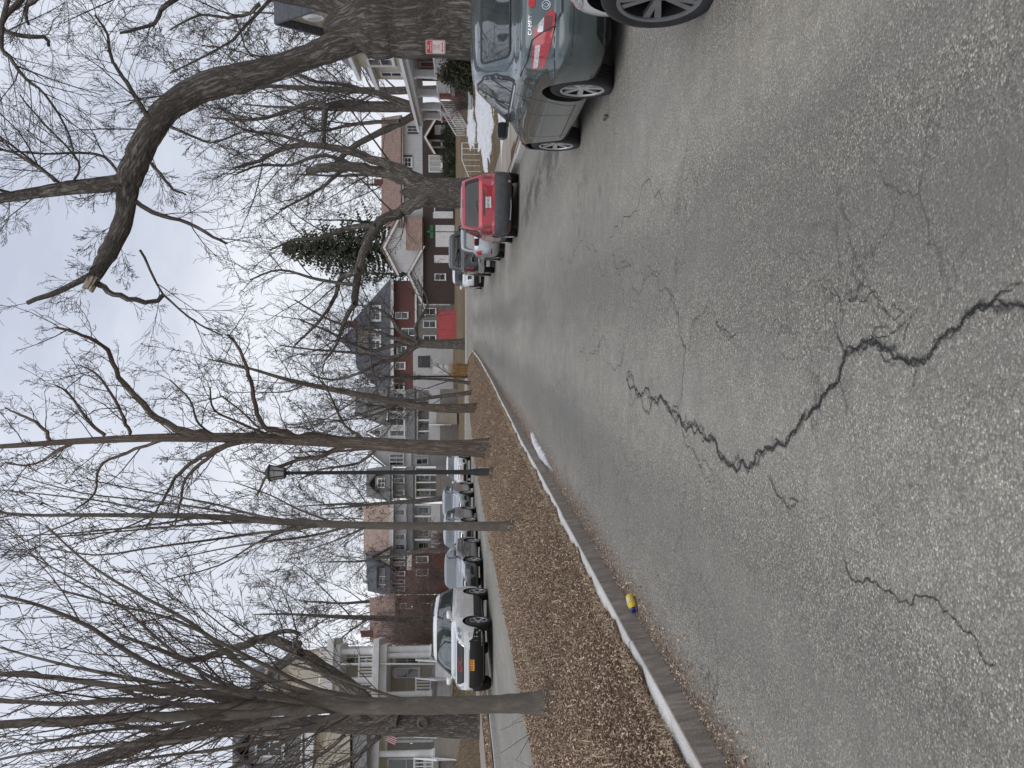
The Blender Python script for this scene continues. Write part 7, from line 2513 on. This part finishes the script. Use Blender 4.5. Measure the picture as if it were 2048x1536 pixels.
# ---------------------------------------------------------------- dark brick house with gabled dormers
G = House('house', 90, 395, 895, 'dark brick house with dark roof and pale gabled dormers, behind the grey sedan')
G.box('wall', M_BRICKD, 348, 782, 430, 900, 0, 9, down=1)
G.slab('roof', M_SLATE, [(344, 784, -0.8), (436, 784, -0.8), (430, 734, 5), (354, 738, 5)])
G.box('eaves_board', M_DARKTRIM, 345, 781, 435, 785, -0.85, 0.4)
G.poly('dormer_gable', M_CREAM2, [(404, 781), (438, 781), (421, 748)], -0.7, 4)
for q in ([(400, 784, -1.0), (421, 744, -1.0), (421, 744, 4), (400, 784, 4)], [(442, 784, -1.0), (421, 744, -1.0), (421, 744, 4), (442, 784, 4)]):
    G.slab('dormer_roof', M_SLATE, q, 0.14)
G.win(416, 764, 427, 778, -0.7)
G.box('dormer', M_GREYSID, 362, 752, 400, 780, 0.4, 3)
G.win(366, 758, 384, 773, 0.4, cols=3)
G.slab('dormer_roof', M_SLATE, [(358, 756, 0.0), (404, 756, 0.0), (400, 742, 4), (362, 742, 4)])
for u0 in (354, 368, 384, 404, 418):
    G.win(u0, 787, u0 + 9, 809, 0)
G.box('porch_band', M_WPAINT, 396, 814, 434, 823, -1.5, 0.3)
G.win(358, 832, 372, 856, 0); G.win(384, 832, 398, 856, 0); G.win(410, 832, 424, 856, 0)

K = House('house', 88, 300, 895, 'plain brick house with brown roof half hidden by reddish shrubs')
K.box('wall', M_BRICKD, 250, 790, 344, 900, 0, 9, down=1)
K.slab('roof', M_BROOF, [(246, 792, -0.8), (350, 792, -0.8), (340, 742, 5), (256, 742, 5)])
K.box('chimney', M_BRICKD, 262, 722, 274, 760, 4, 1.1)
for u0 in (268, 292, 318):
    K.win(u0, 800, u0 + 12, 824, 0); K.win(u0, 840, u0 + 12, 864, 0)

# ---------------------------------------------------------------- white two-storey porch house
Hh = House('house', 47, 235, 888, 'tan house with white two-storey columned porch, behind the white sport-utility car')
Hh.box('wall', M_CREAM2, 120, 600, 232, 880, 3.0, 9, down=2)
Hh.box('tall_wall', M_CREAM, 150, 530, 208, 660, 4.5, 5)
Hh.slab('roof', M_SLATE, [(140, 560, 4.0), (216, 560, 4.0), (200, 505, 8), (156, 505, 8)])
Hh.box('chimney', M_BRICKD, 196, 520, 210, 590, 6.5, 1.0)
def HR(u0, v0, u1, v1, dy): return Hh.rect(u0, v0, u1, v1, dy)
for (v0, v1, nm, dz) in ((656, 664, 'top_cornice', 0.3), (664, 676, 'top_beam', 0.0), (748, 756, 'middle_cornice', 0.3), (756, 771, 'middle_beam', 0.0)):
    x0, x1, z0, z1, y = HR(110, v0, 246, v1, 0)
    MB().box(x0, x1 + dz, y - dz, 3.4, z0, z1 + (0.0 if dz else -0.002)).build(nm, M_WPAINT, Hh.root)
x0, x1, z0, z1, y = HR(110, 640, 246, 656, 0)
railing(Hh.root, (x0, y + 0.3, z0), (x1 - 0.2, y + 0.3, z0), 0.55, M_WPAINT, 0.16)
x0, x1, zf1, zt1, y = HR(110, 676, 246, 748, 0)
MB().box(x0, x1, y, 3.3, zf1 - 0.0, zf1 + 0.06).build('upper_floor', M_PORCHFL, Hh.root)
for u in (118, 176, 233):
    p = Hh.P(u, 748, 0.3); column(Hh.root, p.x, p.y, zf1 + 0.06, zt1, 0.16, M_WPAINT)
railing(Hh.root, (x0, y + 0.3, zf1 + 0.06), (x1 - 0.3, y + 0.3, zf1 + 0.06), 0.8, M_WPAINT, 0.15, 0.05)
railing(Hh.root, (x1 - 0.2, y + 0.3, zf1 + 0.06), (x1 - 0.2, y + 2.9, zf1 + 0.06), 0.8, M_WPAINT, 0.15, 0.05)
x0, x1, zf0, zt0, y = HR(110, 771, 246, 864, 0)
MB().box(x0, x1, y, 3.3, zf0 - 0.15, zf0).build('porch_floor', M_PORCHFL, Hh.root)
for u in (118, 148, 226, 238):
    p = Hh.P(u, 864, 0.3); column(Hh.root, p.x, p.y, zf0 + 0.0, zt0, 0.17, M_WPAINT)
railing(Hh.root, (x0, y + 0.3, zf0), (Hh.P(178, 864, 0).x, y + 0.3, zf0), 0.85, M_WPAINT, 0.15, 0.05)
railing(Hh.root, (Hh.P(216, 864, 0).x, y + 0.3, zf0), (x1 - 0.3, y + 0.3, zf0), 0.85, M_WPAINT, 0.15, 0.05)
x0, x1, zs0, zs1, y = HR(110, 866, 246, 890, 0)
for i in range(4):
    h = (zs1 + 0.02 - zs0 + 1.2) / 4
    MB().box(x0 + 0.1, x1 - 0.1, y + 0.12, y + 0.18, zs0 - 1.2 + i * h + 0.015, zs0 - 1.2 + (i + 1) * h).build('skirt_board', M_WPAINT, Hh.root)
sx0, sx1 = Hh.P(182, 864, 0).x, Hh.P(214, 864, 0).x
steps(Hh.root, sx0, sx1, y, zf0, zs0 - 0.6, M_WPAINT, 0.3)
for x in (sx0 - 0.05, sx1 + 0.05):
    railing(Hh.root, (x, y, zf0), (x, y - 1.9, zs0 - 0.5), 0.85, M_WPAINT, name='stair_rail')
for (u0, v0, u1, v1) in ((180, 792, 200, 838), (132, 792, 152, 838), (160, 690, 176, 732), (205, 690, 222, 732), (208, 790, 224, 838)):
    x0, x1, z0, z1, yy = HR(u0, v0, u1, v1, 3.0)
    w_ = window(Hh.root, x0, x1, z0, z1, yy)
    r_ = (x1 - x0) / 2
    arch = [((x0 + x1) / 2 + r_ * math.cos(a), yy - 0.06, z1 + r_ * 0.7 * math.sin(a)) for a in [math.pi * i / 12 for i in range(13)]]
    MB().prism(arch, (0, 0.05, 0)).build('arch_head', M_WPAINT, w_)
p = Hh.P(208, 676, -0.1); q_ = Hh.P(208, 870, -0.1)
MB().tube([(p.x, p.y, p.z), (q_.x, q_.y, q_.z)], 0.05, 8).build('downspout', M_WPAINT, Hh.root, 50)

# ---------------------------------------------------------------- cream house at the left edge
I = House('house', 37, 40, 905, 'cream house with grey roofs, small flag and railed porch behind the many-stemmed tree')
I.box('wall', M_CREAM, -160, 600, 92, 900, 2.6, 9, down=2)
I.slab('roof', M_SLATE2, [(-170, 612, 2.0), (100, 612, 2.0), (86, 470, 6), (-150, 470, 6)])
I.box('eaves_board', M_WPAINT, -168, 604, 99, 616, 1.95, 0.4)
I.box('dormer', M_GREYSID, 10, 500, 66, 580, 2.8, 3)
I.win(22, 512, 54, 566, 2.8, cols=2)
I.slab('dormer_roof', M_SLATE, [(2, 506, 2.4), (38, 470, 2.4), (38, 470, 6), (2, 506, 6)], 0.14)
I.slab('dormer_roof', M_SLATE, [(74, 506, 2.4), (38, 470, 2.4), (38, 470, 6), (74, 506, 6)], 0.14)
I.poly('side_gable', M_CREAM, [(-60, 700), (70, 700), (70, 655), (-20, 620)], 1.6, 1.2)
I.win(44, 664, 66, 718, 2.6); I.win(-6, 664, 16, 718, 2.6)
x0, x1, z0, z1, y = I.rect(-160, 738, 98, 752, 0.2)
MB().box(x0, x1, y, y + 0.3, z0, z1).build('porch_beam', M_WPAINT, I.root)
I.slab('porch_roof', M_SLATE2, [(-170, 740, -0.2), (104, 740, -0.2), (94, 700, 2.6), (-160, 700, 2.6)])
x0, x1, z0, z1, y = I.rect(-160, 752, 98, 868, 0.2)
MB().box(x0, x1, y, y + 2.4, z0 - 0.15, z0).build('porch_floor', M_PORCHFL, I.root)
for u in (-80, -20, 30, 92):
    p = I.P(u, 868, 0.4); column(I.root, p.x, p.y, z0, z1, 0.14, M_WPAINT)
railing(I.root, (x0, y + 0.2, z0), (I.P(18, 868, 0.2).x, y + 0.2, z0), 0.85, M_WPAINT, 0.14, 0.045)
railing(I.root, (I.P(66, 868, 0.2).x, y + 0.2, z0), (x1 - 0.2, y + 0.2, z0), 0.85, M_WPAINT, 0.14, 0.045)
MB().box(x0, x1, y + 0.1, y + 0.2, z0 - 1.8, z0 - 0.16).build('porch_skirt', M_STONE, I.root)
steps(I.root, I.P(22, 868, 0.2).x, I.P(62, 868, 0.2).x, y, z0, z0 - 1.1, M_CONC, 0.3)
for u in (20, 64):
    x = I.P(u, 868, 0.2).x
    railing(I.root, (x, y, z0), (x, y - 1.6, z0 - 1.0), 0.85, M_WPAINT, 0.3, name='stair_rail')
I.win(-10, 775, 20, 850, 2.6); I.win(60, 775, 84, 850, 2.6)
x0, x1, z0, z1, yy = I.rect(28, 775, 50, 866, 2.6); door(I.root, x0, x1, z0, z1, yy, M_OLIVE)
# flag hung on the porch
p = I.P(70, 784, 0.1)
flag = empty('flag', I.o + I.ax * p.x + I.ay * p.y + Vector((0, 0, p.z)), 0, 'small red and white striped flag hanging on the porch of the cream house', 'flag')
flag.scale = (0.7, 0.7, 0.62)
flag.rotation_euler = (0, R(24), R(10))
MB().tube([(0, 0.25, 0.1), (-0.3, -0.5, 0.35)], 0.014, 6).build('pole', M_WPAINT, flag)
for i in range(9):
    MB().prism([(-0.08 - 0.045 * i, -0.12 - 0.03 * i, 0.22), (-0.125 - 0.045 * i, -0.15 - 0.03 * i, 0.235), (-0.125 - 0.045 * i, -0.15 - 0.03 * i, -0.45 - 0.02 * (i % 2)), (-0.08 - 0.045 * i, -0.12 - 0.03 * i, -0.45)], (0.006, 0.006, 0)).build('stripe', M_REDINK if i % 2 == 0 else M_WHITEINK, flag)

# ================================================================== street furniture and small things
def lamp_post(x, y, g, H, label):
    root = empty('street_lamp', (x, y, g), 0, label, 'street lamp', 'lamp posts on the median')
    MB().lathe([(0.15, -0.2), (0.15, 0.06), (0.11, 0.12), (0.105, 0.5), (0.085, 0.6), (0.07, 0.75), (0.048, H - 0.77), (0.07, H - 0.72), (0.05, H - 0.68), (0.07, H - 0.62)], 16).build('post', M_IRON, root, 40)
    zb, zt = H - 0.62, H - 0.20
    n = 6
    def ring(r, z, a0=0.0): return [(math.cos(a0 + 2 * math.pi * k / n) * r, math.sin(a0 + 2 * math.pi * k / n) * r, z) for k in range(n)]
    hd = MB()
    for z, r in ((zb, 0.14), (zt, 0.225)):
        A_ = ring(r, z); 
        for k in range(n):
            hd.beam(A_[k], A_[(k + 1) % n], 0.035, 0.035)
    for k in range(n):
        hd.beam(ring(0.14, zb)[k], ring(0.225, zt)[k], 0.025, 0.025)
    hd.lathe([(0.08, zb - 0.04), (0.15, zb - 0.01), (0.15, zb + 0.005)], 12)
    lan = hd.build('lantern', M_IRON, root)
    gl = MB()
    a, b = ring(0.13, zb + 0.02), ring(0.213, zt - 0.01)
    for k in range(n):
        k2 = (k + 1) % n
        MB().add([a[k], a[k2], b[k2], b[k]], [(0, 1, 2, 3)]).build('glass_pane', M_FROST, lan)
    cap = MB()
    cap.lathe([(0.265, zt + 0.012), (0.26, zt + 0.03), (0.13, zt + 0.11), (0.05, zt + 0.15), (0.025, zt + 0.165), (0.03, zt + 0.185), (0.0, zt + 0.21)], 6, 'Z', False)
    cap.build('roof_cap', M_IRON, lan)
    return root


M_FROST = plain('frosted_glass', (0.30, 0.30, 0.30), 0.35, var=0.2, scale=3)
lp_ = img(968, 944, 26.5)
g_ = zmed(lp_.x, 26.5)
lamp_post(lp_.x, 26.5, g_, img(526, 944, 26.5).z - g_, 'black six-sided lantern lamp post on the median, near the tall straight tree')
l2 = img(940, 753, 63.0)
g_ = zmed(max(-3.6, l2.x), 63)
lamp_post(l2.x, 63.0, g_ - 0.05, img(750, 755, 63.0).z - g_, 'slim dark lamp post near the far end of the median')

# parking sign on the big tree
sp = img(871, 94, s1 - 0.60)
sgn = empty('parking_sign', sp, R(-12), 'small white sign with red lettering nailed to the big tree trunk', 'sign')
sw_, sh2 = 0.105, 0.155
M_SIGNW = plain('sign_white', (0.62, 0.58, 0.57), 0.5, var=0.08, scale=10)
bd = MB().prism([(x, -0.004, z) for x, z in round_poly([(-sw_, -sh2), (sw_, -sh2), (sw_, sh2), (-sw_, sh2)], 0.018)], (0, 0.006, 0)).build('board', M_SIGNW, sgn)
fr_ = MB()
ou = round_poly([(-sw_ + .006, -sh2 + .006), (sw_ - .006, -sh2 + .006), (sw_ - .006, sh2 - .006), (-sw_ + .006, sh2 - .006)], 0.014)
inn = round_poly([(-sw_ + .012, -sh2 + .012), (sw_ - .012, -sh2 + .012), (sw_ - .012, sh2 - .012), (-sw_ + .012, sh2 - .012)], 0.011)
n = len(ou)
fr_.add([(x, -0.0065, z) for x, z in ou + inn], [(i, (i + 1) % n, n + (i + 1) % n, n + i) for i in range(n)]).build('border', M_REDINK, bd)
MB().box(-sw_ + .016, sw_ - .016, -0.0066, -0.0045, sh2 - 0.105, sh2 - 0.02).build('header', M_REDINK, bd)


def flat_word(name, body, x, z, size, mat, parent, y=-0.0085, sq=1.0):
    V, F = text_verts(body, size)
    me = bpy.data.meshes.new(name)
    me.from_pydata([(x + a * sq, y, z + b) for a, b in V], [], F)
    return link_mesh(name, me, mat, parent)


flat_word('lettering', 'NO', 0, sh2 - 0.042, 0.042, M_WHITEINK, bd)
flat_word('lettering', 'PARKING', 0, sh2 - 0.083, 0.036, M_WHITEINK, bd)
for k, (tx, zz) in enumerate((('8 AM', 0.02), ('TO', -0.018), ('4 PM', -0.056))):
    flat_word('lettering', tx, 0, zz, 0.038, M_REDINK, bd)
ar = MB().box(-0.05, 0.05, -0.0075, -0.0055, -0.112, -0.102)
for sg in (-1, 1):
    ar.prism([(sg * 0.05, -0.0075, -0.125), (sg * 0.075, -0.0075, -0.107), (sg * 0.05, -0.0075, -0.089)], (0, 0.002, 0))
ar.build('arrow', M_REDINK, bd)
for z in (-0.13, 0.13):
    MB().lathe([(0.006, -0.012), (0.006, 0.1)], 8, 'Y', True, (0, 0, z)).build('nail', M_IRON, sgn)

# street-name sign beyond the row of cars
ss = img(945, 464, 66.0)
gs_ = zlawn(6.0, 66)
sg_ = empty('street_sign', (ss.x, 66.0, zr(66) + 0.1), 0, 'green street name sign on a thin post at the far corner', 'sign')
hz = img(866, 464, 66).z - zr(66) - 0.1
MB().tube([(0, 0, -0.1), (0, 0, hz + 0.15)], 0.03, 8).build('post', M_IRON, sg_, 40)
MB().box(-0.45, 0.45, -0.012, 0.012, hz, hz + 0.2).build('name_board', M_GREEN, sg_)
MB().box(-0.012, 0.012, -0.45, 0.45, hz + 0.22, hz + 0.42).build('name_board', M_GREEN, sg_)

# utility pole with transformer far behind
up_ = img(860, 371, 122)
pole = empty('utility_pole', (up_.x, 122, zlawn(up_.x, 122)), 0, 'utility pole with crossarm and dark transformer can behind the brown roof', 'utility pole')
ph_ = img(731, 371, 122).z - zlawn(up_.x, 122)
MB().tube([(0, 0, -0.3), (0, 0, ph_)], [0.17, 0.11], 10).build('pole', M_BARK_S, pole, 50)
MB().box(-1.1, 1.1, -0.15, -0.06, ph_ - 0.4, ph_ - 0.26).build('crossarm', M_BARK_S, pole)
MB().lathe([(0.26, ph_ - 2.3), (0.3, ph_ - 2.25), (0.3, ph_ - 1.35), (0.2, ph_ - 1.25)], 14, 'Z', True, (0.4, 0, 0)).build('transformer', M_IRON, pole, 40)

# white handrail on the path to the brown house, low black iron fence by the cream house
hr = img(940, 320, 50)
hz0 = zlawn(8.8, 50)
hrl = empty('handrail', (hr.x, 50.0, zlawn(hr.x, 50.0)), 0, 'white metal stair handrail on the lawn beyond the red car', 'railing')
rr_ = MB()
for i in range(7):
    x = -0.9 + i * 0.3
    rr_.tube([(x, 0, -0.15), (x, 0, 0.95 - (0.0 if i > 2 else 0.12 * (3 - i)))], 0.015, 6)
rr_.tube([(-0.9, 0, 0.59), (0.0, 0, 0.95), (0.9, 0, 0.95)], 0.022, 6)
rr_.build('bars', M_WPAINT, hrl)
ir = empty('iron_fence', (11.9, 48.6, zlawn(11.9, 50)), R(90), 'low black iron fence on the snowy lawn below the porch steps', 'fence')
for i in range(16):
    MB().tube([(i * 0.22, 0, -0.2), (i * 0.22, 0, 0.85)], 0.012, 6).build('bar', M_IRON, ir)
for z in (0.15, 0.75):
    MB().tube([(0, 0, z), (15 * 0.22, 0, z)], 0.014, 6).build('rail', M_IRON, ir)

# yellow bottle with blue cap in the gutter
bp_ = gi(1272, 1206)
bt = empty('plastic_bottle', (bp_.x, bp_.y, zroad(bp_.x, bp_.y) + 0.04), R(160), 'yellow plastic bottle with blue cap lying in the gutter', 'bottle')
bt.scale = (0.95, 0.95, 0.95)
M_YEL = plain('yellow_plastic', (0.72, 0.52, 0.03), 0.35, var=0.12, scale=20, coat=0.4)
M_BLU = plain('blue_cap_plastic', (0.012, 0.02, 0.27), 0.35, var=0.15, coat=0.3)
m = MB()
prof = [(0.0, -0.10), (0.030, -0.10), (0.040, -0.094), (0.042, -0.07), (0.041, 0.0), (0.042, 0.03), (0.036, 0.055), (0.022, 0.075), (0.018, 0.085), (0.018, 0.09)]
m.lathe(prof, 24, 'Y', False)
bt_b = m.build('body', M_YEL, bt, 40)
MB().lathe([(0.0, 0.122), (0.021, 0.122), (0.023, 0.118), (0.024, 0.086), (0.022, 0.084)], 20, 'Y', False).build('cap', M_BLU, bt, 40)
lb_ = MB()
V, F = [], []
for j, yy in enumerate((-0.055, 0.02)):
    for i in range(9):
        a = R(20 + 140 * i / 8)
        V.append((math.cos(a) * 0.0428, yy, math.sin(a) * 0.0428))
F = [(i, i + 1, 9 + i + 1, 9 + i) for i in range(8)]
lbl = lb_.add(V, F).build('label', plain('bottle_label', (0.75, 0.66, 0.3), 0.4), bt_b)
V2 = []
for j, yy in enumerate((-0.04, -0.005)):
    for i in range(7):
        a = R(60 + 50 * i / 6)
        V2.append((math.cos(a) * 0.0432, yy, math.sin(a) * 0.0432))
MB().add(V2, [(i, i + 1, 7 + i + 1, 7 + i) for i in range(6)]).build('label_print', plain('label_lilac', (0.5, 0.42, 0.6), 0.4), lbl)
# chips of bark and twig lying on the road by the sedan
cp = gi(1213, 236)
o = MB().tube([(0, -0.16, 0.012), (0.015, -0.05, 0.018), (-0.01, 0.06, 0.014), (0.005, 0.17, 0.012)], [0.012, 0.02, 0.018, 0.008], 6).build('bark_chip', M_BARK, None, 60, (cp.x, cp.y, zroad(cp.x, cp.y)))
o.rotation_euler = (0, 0, R(-8))
tag(o, 'dark strip of bark lying on the road beside the grey sedan', 'bark chip')
